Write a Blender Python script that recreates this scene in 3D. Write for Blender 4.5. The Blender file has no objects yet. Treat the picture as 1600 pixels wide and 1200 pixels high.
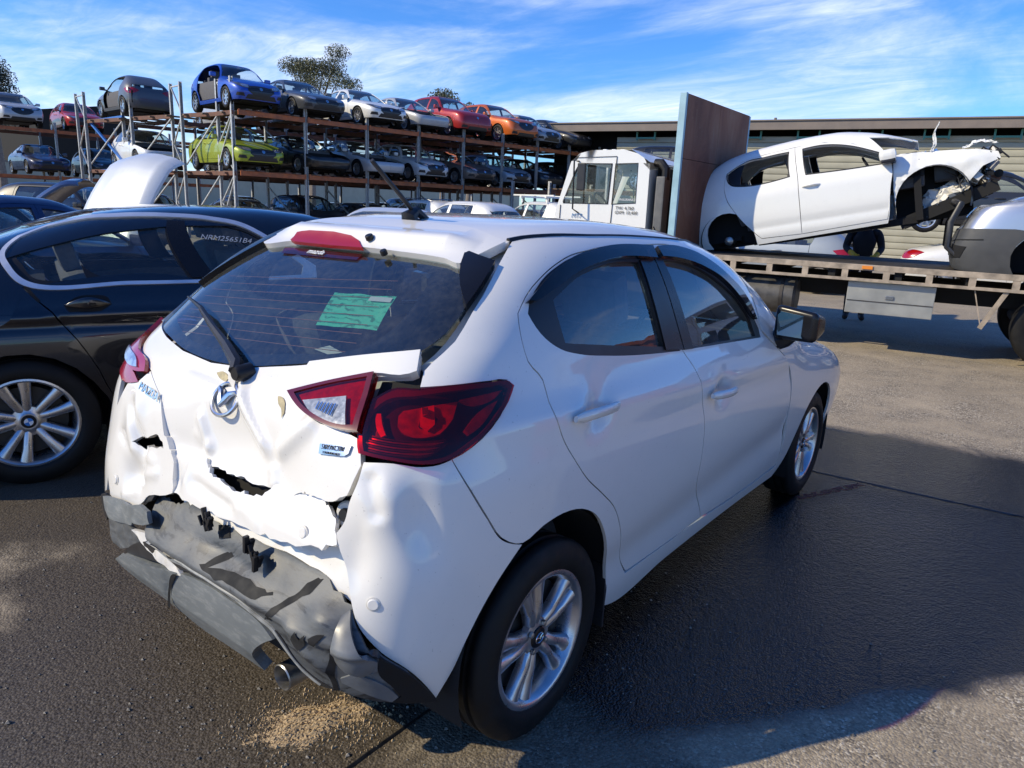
import bpy, bmesh, math, random
import numpy as np
from mathutils import Vector, Matrix, Euler
from mathutils.geometry import delaunay_2d_cdt

# ------------------------------------------------------------------ camera, sky, sun, exposure
SC = bpy.context.scene
COL = SC.collection.objects
cam_d = bpy.data.cameras.new('camera'); cam = bpy.data.objects.new('camera', cam_d); COL.link(cam)
CAM = np.array([1.8619, -1.5828, 1.5364]); YAW, PITCH, ROLL = -0.6547, -0.2395, 0.043
_f = np.array([math.sin(YAW)*math.cos(PITCH), math.cos(YAW)*math.cos(PITCH), math.sin(PITCH)])
_r = np.array([math.cos(YAW), -math.sin(YAW), 0.]); _u = np.cross(_r, _f)
_R = math.cos(ROLL)*_r + math.sin(ROLL)*_u; _U = -math.sin(ROLL)*_r + math.cos(ROLL)*_u
cam.matrix_world = Matrix(((_R[0], _U[0], -_f[0], CAM[0]), (_R[1], _U[1], -_f[1], CAM[1]), (_R[2], _U[2], -_f[2], CAM[2]), (0, 0, 0, 1)))
cam_d.sensor_width = 36; cam_d.lens = 36*1130.6/1600; cam_d.clip_start = .05; cam_d.clip_end = 2000
SC.camera = cam

SUN_EL = math.radians(33.5); SUN_AZ = math.atan2(-.615, -.788)
world = bpy.data.worlds.new('World'); SC.world = world; world.use_nodes = True
def build_world():
    nt = world.node_tree; nt.nodes.clear(); N = nt.nodes; L = nt.links
    out = N.new('ShaderNodeOutputWorld'); bg = N.new('ShaderNodeBackground'); bg.inputs[1].default_value = .12
    sky = N.new('ShaderNodeTexSky'); sky.sky_type = 'NISHITA'; sky.sun_disc = False
    sky.sun_elevation = SUN_EL; sky.sun_rotation = SUN_AZ % (2*math.pi)
    sky.air_density = 1.0; sky.dust_density = .05; sky.ozone_density = 3.2
    tc = N.new('ShaderNodeTexCoord'); sep = N.new('ShaderNodeSeparateXYZ'); L.new(tc.outputs['Generated'], sep.inputs[0])
    def math_(op, a, b=None, c=False):
        n = N.new('ShaderNodeMath'); n.operation = op; n.use_clamp = c
        for i, v in enumerate((a, b)):
            if v is None: continue
            if isinstance(v, (int, float)): n.inputs[i].default_value = v
            else: L.new(v, n.inputs[i])
        return n.outputs[0]
    zz = math_('ADD', math_('MAXIMUM', sep.outputs[2], 0.), .16)
    cx = math_('DIVIDE', sep.outputs[0], zz); cy = math_('DIVIDE', sep.outputs[1], zz)
    cb = N.new('ShaderNodeCombineXYZ'); L.new(cx, cb.inputs[0]); L.new(cy, cb.inputs[1])
    def noise(scale, detail, rough, dist, rot, sc, loc):
        mp = N.new('ShaderNodeMapping'); mp.inputs['Rotation'].default_value[2] = rot; mp.inputs['Scale'].default_value = sc
        mp.inputs['Location'].default_value = loc
        L.new(cb.outputs[0], mp.inputs[0])
        n = N.new('ShaderNodeTexNoise'); n.inputs['Scale'].default_value = scale; n.inputs['Detail'].default_value = detail
        n.inputs['Roughness'].default_value = rough; n.inputs['Distortion'].default_value = dist
        L.new(mp.outputs[0], n.inputs[0]); return n.outputs[0]
    a = noise(.50, 9, .60, .7, .55, (1., 1.35, 1), (1.9, 5.3, 0))
    b = noise(2.6, 8, .68, 1.0, .35, (1., 2.6, 1), (.3, 5., 0))
    r1 = N.new('ShaderNodeMapRange'); r1.inputs[1].default_value = .405; r1.inputs[2].default_value = .69; r1.interpolation_type = 'SMOOTHSTEP'
    hi = N.new('ShaderNodeMapRange'); hi.inputs[1].default_value = .26; hi.inputs[2].default_value = .46; hi.inputs[3].default_value = .0; hi.inputs[4].default_value = .34; L.new(sep.outputs[2], hi.inputs[0])
    L.new(math_('SUBTRACT', a, hi.outputs[0]), r1.inputs[0])
    r2 = N.new('ShaderNodeMapRange'); r2.inputs[1].default_value = .34; r2.inputs[2].default_value = .72; L.new(b, r2.inputs[0])
    low = N.new('ShaderNodeMapRange'); low.inputs[1].default_value = .0; low.inputs[2].default_value = .16; low.inputs[3].default_value = .45; low.inputs[4].default_value = 0; L.new(sep.outputs[2], low.inputs[0])
    m = math_('MULTIPLY', r1.outputs[0], math_('ADD', math_('MULTIPLY', r2.outputs[0], .6), .30))
    m = math_('ADD', m, math_('MULTIPLY', low.outputs[0], r1.outputs[0]), True)
    m = math_('MULTIPLY', m, .92)
    mix = N.new('ShaderNodeMix'); mix.data_type = 'RGBA'
    hs = N.new('ShaderNodeHueSaturation'); hs.inputs['Saturation'].default_value = 1.18; hs.inputs['Value'].default_value = 1.0; L.new(sky.outputs[0], hs.inputs['Color'])
    L.new(m, mix.inputs['Factor']); tn = N.new('ShaderNodeMix'); tn.data_type = 'RGBA'; tn.blend_type = 'MULTIPLY'; tn.inputs['Factor'].default_value = 1.; tn.inputs['B'].default_value = (.52, .81, 1.24, 1); L.new(hs.outputs[0], tn.inputs['A']); L.new(tn.outputs['Result'], mix.inputs['A']); mix.inputs['B'].default_value = (7.4, 7.9, 8.9, 1)
    L.new(mix.outputs['Result'], bg.inputs[0]); L.new(bg.outputs[0], out.inputs[0])
build_world()
sun_d = bpy.data.lights.new('sun', 'SUN'); sun = bpy.data.objects.new('sun', sun_d); COL.link(sun)
sun_d.energy = 3.7; sun_d.angle = math.radians(.53); sun_d.color = (1., .875, .63)
_ts = Vector((math.sin(SUN_AZ)*math.cos(SUN_EL), math.cos(SUN_AZ)*math.cos(SUN_EL), math.sin(SUN_EL)))
sun.rotation_euler = _ts.to_track_quat('Z', 'Y').to_euler(); sun.location = (-20, -25, 22)
SC.view_settings.view_transform = 'Standard'; SC.view_settings.look = 'None'
SC.view_settings.exposure = .42; SC.view_settings.gamma = 1.; SC.view_settings.use_curve_mapping = False
SC.render.engine = 'CYCLES'
SC.cycles.max_bounces = 8; SC.cycles.transparent_max_bounces = 12; SC.cycles.caustics_reflective = False; SC.cycles.caustics_refractive = False

# ------------------------------------------------------------------ materials
class NT:
    def __init__(self, name):
        self.m = bpy.data.materials.new(name); self.m.use_nodes = True
        self.t = self.m.node_tree; self.b = self.t.nodes['Principled BSDF']; self.out = self.t.nodes['Material Output']
    def n(self, typ, **kw):
        nd = self.t.nodes.new(typ)
        for k, v in kw.items():
            if hasattr(nd, k): setattr(nd, k, v)
            else: nd.inputs[k.replace('_', ' ')].default_value = v
        return nd
    def l(self, a, b): self.t.links.new(a, b)
    def set(self, **kw):
        for k, v in kw.items():
            k = k.replace('_', ' ')
            self.b.inputs[k].default_value = (v + (1,)) if isinstance(v, tuple) and len(v) == 3 else v
        return self
    def noise(self, scale, detail=4, rough=.55, dist=0., coord='Object', vscale=None):
        tc = self.n('ShaderNodeTexCoord'); src = tc.outputs[coord]
        if vscale:
            mp = self.n('ShaderNodeMapping'); mp.inputs['Scale'].default_value = vscale; self.l(src, mp.inputs[0]); src = mp.outputs[0]
        n = self.n('ShaderNodeTexNoise', Scale=scale, Detail=detail, Roughness=rough, Distortion=dist); self.l(src, n.inputs['Vector'])
        return n.outputs[0]
    def ramp(self, src, stops):
        r = self.n('ShaderNodeValToRGB'); e = r.color_ramp.elements
        while len(e) < len(stops): e.new(.5)
        for i, (p, c) in enumerate(stops):
            e[i].position = p; e[i].color = c if len(c) == 4 else c + (1,)
        self.l(src, r.inputs[0]); return r.outputs[0]
    def rng(self, src, a, b, c=0., d=1., smooth=False):
        r = self.n('ShaderNodeMapRange'); 
        if smooth: r.interpolation_type = 'SMOOTHSTEP'
        for i, v in enumerate((a, b, c, d)): r.inputs[i+1].default_value = v
        self.l(src, r.inputs[0]); return r.outputs[0]
    def mixc(self, f, a, b, blend='MIX'):
        m = self.n('ShaderNodeMix'); m.data_type = 'RGBA'; m.blend_type = blend
        for key, v in (('Factor', f), ('A', a), ('B', b)):
            s = [i for i in m.inputs if i.name == key and i.enabled][0]
            if isinstance(v, (int, float)): s.default_value = v
            elif isinstance(v, tuple): s.default_value = v if len(v) == 4 else v + (1,)
            else: self.l(v, s)
        return [o for o in m.outputs if o.enabled][0]
    def math(self, op, a, b=0., clamp=False):
        m = self.n('ShaderNodeMath'); m.operation = op; m.use_clamp = clamp
        for i, v in enumerate((a, b)):
            if isinstance(v, (int, float)): m.inputs[i].default_value = v
            else: self.l(v, m.inputs[i])
        return m.outputs[0]
    def bump(self, src, strength=.3, dist=.01):
        b = self.n('ShaderNodeBump'); b.inputs['Strength'].default_value = strength; b.inputs['Distance'].default_value = dist
        self.l(src, b.inputs['Height']); self.l(b.outputs[0], self.b.inputs['Normal']); return b

def plain(name, col, rough=.5, metal=0., coat=0., spec=.5, vary=.12, vs=9., bump=0., bscale=60., bdist=.003):
    M = NT(name).set(Base_Color=col, Roughness=rough, Metallic=metal, Coat_Weight=coat, Coat_Roughness=.06, Specular_IOR_Level=spec)
    if vary:
        n = M.noise(vs, 5)
        lo = tuple(max(0, c*(1-vary)) for c in col); hi = tuple(min(1, c*(1+vary)) for c in col)
        M.l(M.ramp(n, [(.3, lo), (.7, hi)]), M.b.inputs['Base Color'])
        M.l(M.rng(n, .3, .7, max(.02, rough*(1-.18)), min(1, rough*1.18)), M.b.inputs['Roughness'])
    if bump: M.bump(M.noise(bscale, 3), bump, bdist)
    return M.m

def paint(name, col, metal=.0, rough=.38, coat=.9, dirt=.10):
    M = NT(name).set(Base_Color=col, Roughness=rough, Metallic=metal, Coat_Weight=coat, Coat_Roughness=.03, Coat_IOR=1.52)
    n = M.noise(3.2, 6, .6); n2 = M.noise(26., 3, .6)
    f = M.math('MULTIPLY', M.rng(n, .45, .75), M.rng(n2, .35, .7))
    M.l(M.mixc(M.math('MULTIPLY', f, dirt*2.2), col, tuple(.55*c + .06 for c in col)), M.b.inputs['Base Color'])
    M.l(M.rng(f, 0, 1, .025, .2), M.b.inputs['Coat Roughness'])
    if dirt > .03:
        sc_ = M.noise(9., 4, .7, 1.5, vscale=(1, 1, 9)); sp = M.noise(140., 2, .5)
        g = M.math('MAXIMUM', M.math('MULTIPLY', M.rng(sc_, .70, .74), .5), M.rng(sp, .71, .76)); lk = [l_ for l_ in M.t.links if l_.to_socket == M.b.inputs['Base Color']][0].from_socket
        M.l(M.mixc(M.math('MULTIPLY', g, min(.55, dirt*4)), lk, (.16, .145, .12)), M.b.inputs['Base Color'])
    return M.m

def glass(name, tint, dirt=.06, ior=1.5, dirtcol=(.5, .5, .46)):
    M = NT(name); t = M.t; t.nodes.remove(M.b)
    tr = M.n('ShaderNodeBsdfTransparent'); tr.inputs[0].default_value = tint + (1,)
    gl = M.n('ShaderNodeBsdfGlossy'); gl.inputs['Roughness'].default_value = .015; gl.inputs[0].default_value = (1, 1, 1, 1)
    lw = M.n('ShaderNodeLayerWeight'); lw.inputs[0].default_value = .5; f0 = ((ior-1)/(ior+1))**2
    fr = M.math('ADD', M.math('MULTIPLY', M.math('POWER', lw.outputs['Facing'], 4.2), 1-f0), f0)
    df = M.n('ShaderNodeBsdfDiffuse'); df.inputs[0].default_value = dirtcol + (1,)
    m1 = M.n('ShaderNodeMixShader'); M.l(fr, m1.inputs[0]); M.l(tr.outputs[0], m1.inputs[1]); M.l(gl.outputs[0], m1.inputs[2])
    m2 = M.n('ShaderNodeMixShader'); n = M.noise(5., 8, .7, .4); n2 = M.noise(60., 3, .6, vscale=(1, 1, .15))
    f = M.math('MULTIPLY', M.rng(n, .35, .75, .2, 1.), M.rng(n2, .35, .75, .4, 1.))
    M.l(M.math('MULTIPLY', f, dirt), m2.inputs[0]); M.l(m1.outputs[0], m2.inputs[1]); M.l(df.outputs[0], m2.inputs[2])
    M.l(m2.outputs[0], M.out.inputs[0]); return M.m

MAT = {}

# ------------------------------------------------------------------ geometry helpers
def unit(v): return v / (np.linalg.norm(v, axis=-1, keepdims=True) + 1e-12)

def mesh_of(name, V, F, normals=None, smooth=True, mats=None, idx=None):
    me = bpy.data.meshes.new(name)
    me.from_pydata([tuple(map(float, v)) for v in V], [], [tuple(map(int, f)) for f in F])
    me.update()
    if smooth: me.polygons.foreach_set('use_smooth', [True]*len(me.polygons))
    if mats:
        for m in mats: me.materials.append(m)
        if idx is not None: me.polygons.foreach_set('material_index', list(map(int, idx)))
    if normals is not None: me.normals_split_custom_set_from_vertices([tuple(map(float, n)) for n in normals])
    return me

def put(name, me, mat=None, parent=None, loc=None, rot=None, label=None):
    o = bpy.data.objects.new(name, me); COL.link(o)
    if mat is not None and me is not None:
        if not me.materials: me.materials.append(mat)
        if me.materials[0] is not mat:
            o.material_slots[0].link = 'OBJECT'; o.material_slots[0].material = mat
    if parent is not None: o.parent = parent
    if loc is not None: o.location = loc
    if rot is not None: o.rotation_euler = rot
    if label: o['label'] = label
    return o

def tag(o, label, cat, group=None, kind=None):
    o['label'] = label; o['category'] = cat
    if group: o['group'] = group
    if kind: o['kind'] = kind
    return o

def thing(name, label, cat, loc=(0, 0, 0), rot=(0, 0, 0), group=None):
    o = bpy.data.objects.new(name, None); COL.link(o); o.empty_display_size = .2
    o.location = loc; o.rotation_euler = rot
    return tag(o, label, cat, group)

class MB:
    """collects simple solids into one mesh"""
    def __init__(self): self.V, self.F, self.S = [], [], []
    def add(self, V, F, smooth=False):
        k = len(self.V); self.V += [tuple(v) for v in V]; self.F += [tuple(i + k for i in f) for f in F]; self.S += [smooth]*len(F)
        return self
    def box(self, a, b, bevel=0., M=None):
        a, b = np.minimum(a, b), np.maximum(a, b)
        if bevel > 0:
            bm = bmesh.new(); bmesh.ops.create_cube(bm, size=1)
            for v in bm.verts: v.co = Vector([(a[i]+b[i])/2 + v.co[i]*(b[i]-a[i]) for i in range(3)])
            bmesh.ops.bevel(bm, geom=bm.edges[:], offset=bevel, segments=2, affect='EDGES', profile=.7)
            bm.verts.index_update(); V = [v.co.copy() for v in bm.verts]; F = [[v.index for v in f.verts] for f in bm.faces]; bm.free()
        else:
            V = [Vector((x, y, z)) for x in (a[0], b[0]) for y in (a[1], b[1]) for z in (a[2], b[2])]
            F = [(0, 1, 3, 2), (4, 6, 7, 5), (0, 4, 5, 1), (2, 3, 7, 6), (0, 2, 6, 4), (1, 5, 7, 3)]
        if M is not None: V = [M @ v for v in V]
        return self.add(V, F)
    def bar(self, p, q, w, h=None, up=(0, 0, 1)):
        h = h or w; p, q = np.array(p, float), np.array(q, float); d = unit(q - p)
        u = np.array(up, float)
        if abs(d @ u) > .95: u = np.array((1., 0, 0))
        s = unit(np.cross(d, u)); u = np.cross(s, d)
        V = [e + i*s*w/2 + j*u*h/2 for e in (p, q) for i in (-1, 1) for j in (-1, 1)]
        return self.add(V, [(0, 1, 3, 2), (4, 6, 7, 5), (0, 4, 5, 1), (2, 3, 7, 6), (0, 2, 6, 4), (1, 5, 7, 3)])
    def tube(self, pts, r, n=8, cap=True):
        pts = np.array(pts, float); r = np.broadcast_to(np.asarray(r, float), (len(pts),)); V = []; F = []
        t = unit(np.gradient(pts, axis=0)); u = np.array((0, 0, 1.)) if abs(t[0][2]) < .9 else np.array((1., 0, 0))
        for i, p in enumerate(pts):
            s = unit(np.cross(t[i], u)); u = np.cross(s, t[i])
            for k in range(n):
                a = 2*math.pi*k/n; V.append(p + r[i]*(math.cos(a)*s + math.sin(a)*u))
        for i in range(len(pts) - 1):
            for k in range(n): F.append((i*n+k, i*n+(k+1) % n, (i+1)*n+(k+1) % n, (i+1)*n+k))
        if cap: F.append(tuple(range(n))[::-1]); F.append(tuple((len(pts)-1)*n + k for k in range(n)))
        return self.add(V, F, True)
    def lathe(self, prof, n=32, axis='x', c=(0, 0, 0), close=False):
        V = []; F = []; m = len(prof)
        for k in range(n):
            a = 2*math.pi*k/n
            for x, r in prof:
                p = (x, r*math.cos(a), r*math.sin(a))
                if axis == 'z': p = (p[1], p[2], p[0])
                if axis == 'y': p = (p[2], p[0], p[1])
                V.append(np.array(p) + np.array(c))
        for k in range(n):
            for i in range(m - 1 + (1 if close else 0)):
                j = (i+1) % m; F.append((k*m+i, k*m+j, ((k+1) % n)*m+j, ((k+1) % n)*m+i))
        return self.add(V, F, True)
    def prism(self, poly, a, b, plane='xz'):
        """polygon given in two axes pushed along the third from a to b"""
        V = []
        for d in (a, b):
            for p in poly:
                V.append({'xz': (p[0], d, p[1]), 'yz': (d, p[0], p[1]), 'xy': (p[0], p[1], d)}[plane])
        n = len(poly); F = [tuple(range(n))[::-1], tuple(range(n, 2*n))] + [(i, (i+1) % n, n+(i+1) % n, n+i) for i in range(n)]
        return self.add(V, F)
    def grid(self, rows):
        m = len(rows[0]); V = [p for r in rows for p in r]
        F = [(i*m+j, i*m+j+1, (i+1)*m+j+1, (i+1)*m+j) for i in range(len(rows)-1) for j in range(m-1)]
        return self.add(V, F, True)
    def mesh(self, name, mat=None, angle=35):
        me = bpy.data.meshes.new(name); me.from_pydata([tuple(map(float, v)) for v in self.V], [], self.F); me.update()
        bm = bmesh.new(); bm.from_mesh(me); bmesh.ops.recalc_face_normals(bm, faces=bm.faces[:]); bm.to_mesh(me); bm.free()
        me.polygons.foreach_set('use_smooth', [bool(s) for s in self.S])
        if any(self.S): me.set_sharp_from_angle(angle=math.radians(angle))
        if mat: me.materials.append(mat)
        return me
    def obj(self, name, mat, parent=None, **k): return put(name, self.mesh(name, mat, k.pop('angle', 35)), None, parent, **k)

# -- flat outlines -> smooth outlines -> triangulated patches lying on a body surface
def spline(poly, res, closed=True, sharp=42.):
    P = np.array(poly, float); n = len(P); out = []
    d = np.roll(P, -1, 0) - P
    ang = np.array([abs(math.degrees(math.atan2(d[i-1][0]*d[i][1] - d[i-1][1]*d[i][0], d[i-1] @ d[i]))) for i in range(n)])
    sh = ang > sharp
    if not closed: sh[0] = sh[-1] = True
    T = np.zeros_like(P)
    for i in range(n):
        a, b = P[i] - P[i-1], P[(i+1) % n] - P[i]; la, lb = np.linalg.norm(a) + 1e-9, np.linalg.norm(b) + 1e-9
        T[i] = (a/la*lb + b/lb*la) / (la + lb)
    for i in range(n if closed else n - 1):
        j = (i+1) % n; L = np.linalg.norm(P[j] - P[i]); k = max(1, int(round(L/res)))
        c = (P[j] - P[i])
        t0 = T[i]*L if not sh[i] else (c*1.5 - T[j]*L*.5 if not sh[j] else c)
        t1 = T[j]*L if not sh[j] else (c*1.5 - T[i]*L*.5 if not sh[i] else c)
        for q in range(k):
            t = q/k; out.append((2*t**3-3*t**2+1)*P[i] + (t**3-2*t**2+t)*t0 + (-2*t**3+3*t**2)*P[j] + (t**3-t**2)*t1)
    if not closed: out.append(P[-1])
    return np.array(out)

def resample(poly, res):
    P = np.array(poly, float); out = []
    for i in range(len(P)):
        a, b = P[i], P[(i+1) % len(P)]; k = max(1, int(round(np.linalg.norm(b-a)/res)))
        for q in range(k): out.append(a + (b-a)*q/k)
    return np.array(out)

def area2(P): x, y = P[:, 0], P[:, 1]; return float((x*np.roll(y, -1) - y*np.roll(x, -1)).sum())

def inset(P, g):
    if area2(P) < 0: P = P[::-1]
    d = unit(np.roll(P, -1, 0) - np.roll(P, 1, 0)); return P + g*np.stack([-d[:, 1], d[:, 0]], 1)

def pip(Q, P):
    x, y = Q[:, 0][:, None], Q[:, 1][:, None]; x0, y0 = P[:, 0], P[:, 1]; x1, y1 = np.roll(x0, -1), np.roll(y0, -1)
    c = ((y0 > y) != (y1 > y)) & (x < (x1-x0)*(y-y0)/(y1-y0+1e-15) + x0)
    return c.sum(1) % 2 == 1

def fill(outer, holes, res):
    loops = [outer] + list(holes); V = []; E = []
    for P in loops:
        k = len(V); V += list(P); E += [(k+i, k+(i+1) % len(P)) for i in range(len(P))]
    lo, hi = outer.min(0), outer.max(0)
    gx = np.arange(lo[0], hi[0] + res, res); gy = np.arange(lo[1], hi[1] + res, res*.87)
    G = np.array([(x + (res/2 if j % 2 else 0), y) for j, y in enumerate(gy) for x in gx])
    if len(G):
        keep = pip(G, outer)
        for h in holes: keep &= ~pip(G, h)
        G = G[keep]
    if len(G):
        B = np.array(V); ok = np.ones(len(G), bool)
        for i in range(0, len(G), 800):
            ok[i:i+800] = ((G[i:i+800, None] - B[None])**2).sum(2).min(1) > (.55*res)**2
        V += list(G[ok])
    r = delaunay_2d_cdt([Vector(v) for v in V], E, [], 0, 1e-7)
    Q = np.array([tuple(v) for v in r[0]]); F = np.array([tuple(f) for f in r[2] if len(f) == 3])
    c = Q[F].mean(1); keep = pip(c, outer)
    for h in holes: keep &= ~pip(c, h)
    F = F[keep]; used = np.unique(F); m = -np.ones(len(Q), int); m[used] = np.arange(len(used))
    return Q[used], m[F]

def on_skin(sk, dom, Q, disp=None, off=0.):
    if dom == 'w': P = sk.wrap(Q)
    elif dom == 't': P = sk.top(Q)
    elif dom == 'f': P = sk.hit(np.stack([Q[:, 0], 0*Q[:, 0] + sk.y0, Q[:, 1]], 1), np.tile([0, 1., 0], (len(Q), 1)), 4.)
    else: P = sk.hit(np.stack([Q[:, 0], 0*Q[:, 0] + sk.y0, Q[:, 1]], 1), np.tile([0, -1., 0], (len(Q), 1)), 4.)
    if disp is not None or off:
        N = sk.grad(P)
        o = np.full(len(Q), off) if disp is None else disp(Q) + off
        P = P + N*o[:, None]
    return P

def patch(name, sk, dom, poly, holes=(), res=.04, gap=0., off=0., skirt=.012, disp=None, sharp=42., smooth=True):
    mk = (lambda p: spline(p, res, True, sharp)) if smooth else (lambda p: resample(p, res))
    outer = mk(poly); outer = outer[::-1] if area2(outer) < 0 else outer
    if gap: outer = inset(outer, gap)
    hs = [mk(h) for h in holes]
    Q, F = fill(outer, hs, res)
    P = on_skin(sk, dom, Q, disp, off); G = sk.grad(P)
    if disp is not None:
        e = .006
        A = on_skin(sk, dom, Q + [e, 0], disp, off) - on_skin(sk, dom, Q - [e, 0], disp, off)
        B = on_skin(sk, dom, Q + [0, e], disp, off) - on_skin(sk, dom, Q - [0, e], disp, off)
        N = unit(np.cross(A, B)); sg = np.sign((N*G).sum(1)); sg[sg == 0] = 1; N = N*sg[:, None]
        bad = np.isnan(N).any(1); N[bad] = G[bad]
    else: N = G
    # orient outward
    a, b, c = P[F[:, 0]], P[F[:, 1]], P[F[:, 2]]
    fl = (np.cross(b-a, c-a)*N[F[:, 0]]).sum(1) < 0; F[fl] = F[fl][:, ::-1]
    V = P; VN = N; FF = [tuple(f) for f in F]
    if skirt:
        cnt = {}
        for f in F:
            for i in range(3):
                k = (f[i], f[(i+1) % 3]); cnt[k] = cnt.get(k, 0) + 1
        be = [k for k in cnt if (k[1], k[0]) not in cnt]
        V = list(P); VN = list(N)
        for i, j in be:
            d = unit(P[j] - P[i]); n = unit(np.cross(d, N[i])); k = len(V)
            V += [P[i], P[j], P[j] - N[j]*skirt, P[i] - N[i]*skirt]; VN += [n]*4
            FF.append((k+1, k, k+3, k+2))
        V = np.array(V); VN = np.array(VN)
    return mesh_of(name, V, FF, VN)

def text_mesh(s, size=.1, extrude=.001, name='lettering', align='CENTER', shear=0.):
    cu = bpy.data.curves.new(name, 'FONT'); cu.body = s; cu.size = size; cu.extrude = extrude; cu.align_x = align; cu.align_y = 'CENTER'; cu.shear = shear
    cu.resolution_u = 3
    o = bpy.data.objects.new(name, cu); me = bpy.data.meshes.new_from_object(o); me.name = name
    bpy.data.objects.remove(o); bpy.data.curves.remove(cu); return me

def frame_at(P, N, up=(0, 0, 1)):
    N = Vector(N).normalized(); u = Vector(up); x = u.cross(N).normalized(); y = N.cross(x)
    return Matrix(((x[0], y[0], N[0], P[0]), (x[1], y[1], N[1], P[1]), (x[2], y[2], N[2], P[2]), (0, 0, 0, 1)))

def pchip(tab):
    X = np.array([t[0] for t in tab], float); Y = np.array([t[1] for t in tab], float)
    h = np.diff(X); d = np.diff(Y) / h
    m = np.zeros_like(Y); m[0] = d[0]; m[-1] = d[-1]
    for i in range(1, len(X) - 1):
        if d[i-1] * d[i] > 0:
            w1 = 2*h[i] + h[i-1]; w2 = h[i] + 2*h[i-1]
            m[i] = (w1 + w2) / (w1/d[i-1] + w2/d[i])
    def f(x):
        x = np.clip(np.asarray(x, float), X[0], X[-1])
        i = np.clip(np.searchsorted(X, x) - 1, 0, len(X) - 2)
        t = (x - X[i]) / h[i]
        return ((2*t**3 - 3*t**2 + 1)*Y[i] + (t**3 - 2*t**2 + t)*h[i]*m[i]
                + (-2*t**3 + 3*t**2)*Y[i+1] + (t**3 - t**2)*h[i]*m[i+1])
    return f

class Skin:
    """A car body as one smooth implicit surface; x right, y forward, z up, origin on the ground under the rear axle."""
    def __init__(self, W, R, F, T, n=8., m=10., crown=.03, yc=1.2, zb=.2, y0=1.2):
        self.W, self.R, self.Fr, self.T = pchip(W), pchip(R), pchip(F), pchip(T)
        self.n, self.m, self.crown, self.yc, self.zb, self.y0 = n, m, crown, yc, zb, y0
        self.bump = []
        th = np.linspace(0, math.pi, 2401)
        d = np.stack([np.sin(th), -np.cos(th)], 1)
        zr = .62
        P = self.hit(np.tile([0, y0, zr], (len(th), 1)), np.stack([d[:, 0], d[:, 1], 0*th], 1), 4.)
        s = np.concatenate([[0], np.cumsum(np.linalg.norm(np.diff(P, axis=0), axis=1))])
        self.st, self.tht, self.smax = s, th, s[-1]
    def f(self, P):
        x, y, z = P[..., 0], P[..., 1], P[..., 2]
        a = np.abs(x) / self.W(z)
        dy = y - self.yc
        b = np.where(dy < 0, -dy / (self.yc - self.R(z)), dy / (self.Fr(z) - self.yc))
        c = np.clip((z + self.crown * x * x - self.zb) / (self.T(y) - self.zb), 0, 9)
        return (a**self.n + b**self.n)**(self.m / self.n) + c**self.m - 1
    def grad(self, P):
        e = 2e-3
        g = np.stack([self.f(P + e*v) - self.f(P - e*v) for v in np.eye(3)], -1)
        return g / (np.linalg.norm(g, axis=-1, keepdims=True) + 1e-12)
    def hit(self, O, D, tmax):
        lo = np.zeros(len(O)); hi = np.full(len(O), float(tmax))
        for _ in range(36):
            mid = (lo + hi) / 2
            ins = self.f(O + mid[:, None]*D) < 0
            lo = np.where(ins, mid, lo); hi = np.where(ins, hi, mid)
        return O + ((lo + hi)/2)[:, None]*D
    def wrap(self, Q):                      # (s, z): s runs round the car from the middle of the tail, + to the right
        Q = np.atleast_2d(np.asarray(Q, float)); s = Q[:, 0]
        th = np.interp(np.abs(s), self.st, self.tht) * np.sign(s)
        D = np.stack([np.sin(th), -np.cos(th), 0*th], 1)
        O = np.stack([0*th, 0*th + self.y0, Q[:, 1]], 1)
        return self.hit(O, D, 4.)
    def s_of(self, P):
        th = np.arctan2(P[:, 0], -(P[:, 1] - self.y0))
        return np.interp(np.abs(th), self.tht, self.st) * np.sign(th)
    def top(self, Q):                       # (x, y) seen from above
        Q = np.atleast_2d(np.asarray(Q, float))
        O = np.stack([Q[:, 0], Q[:, 1], np.full(len(Q), .45)], 1)
        return self.hit(O, np.tile([0, 0, 1.], (len(Q), 1)), 2.)
    def edge(self, s, nz=.72, zmax=2.2):    # height at which the flank turns into the top
        lo = np.full(len(s), .5); hi = np.full(len(s), zmax)
        for _ in range(22):
            mid = (lo + hi)/2
            P = self.wrap(np.stack([s, mid], 1)); g = self.grad(P)
            up = (g[:, 2] > nz) | (np.hypot(P[:, 0], P[:, 1] - self.y0) < .03)
            hi = np.where(up, mid, hi); lo = np.where(up, lo, mid)
        return (lo + hi)/2

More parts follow.
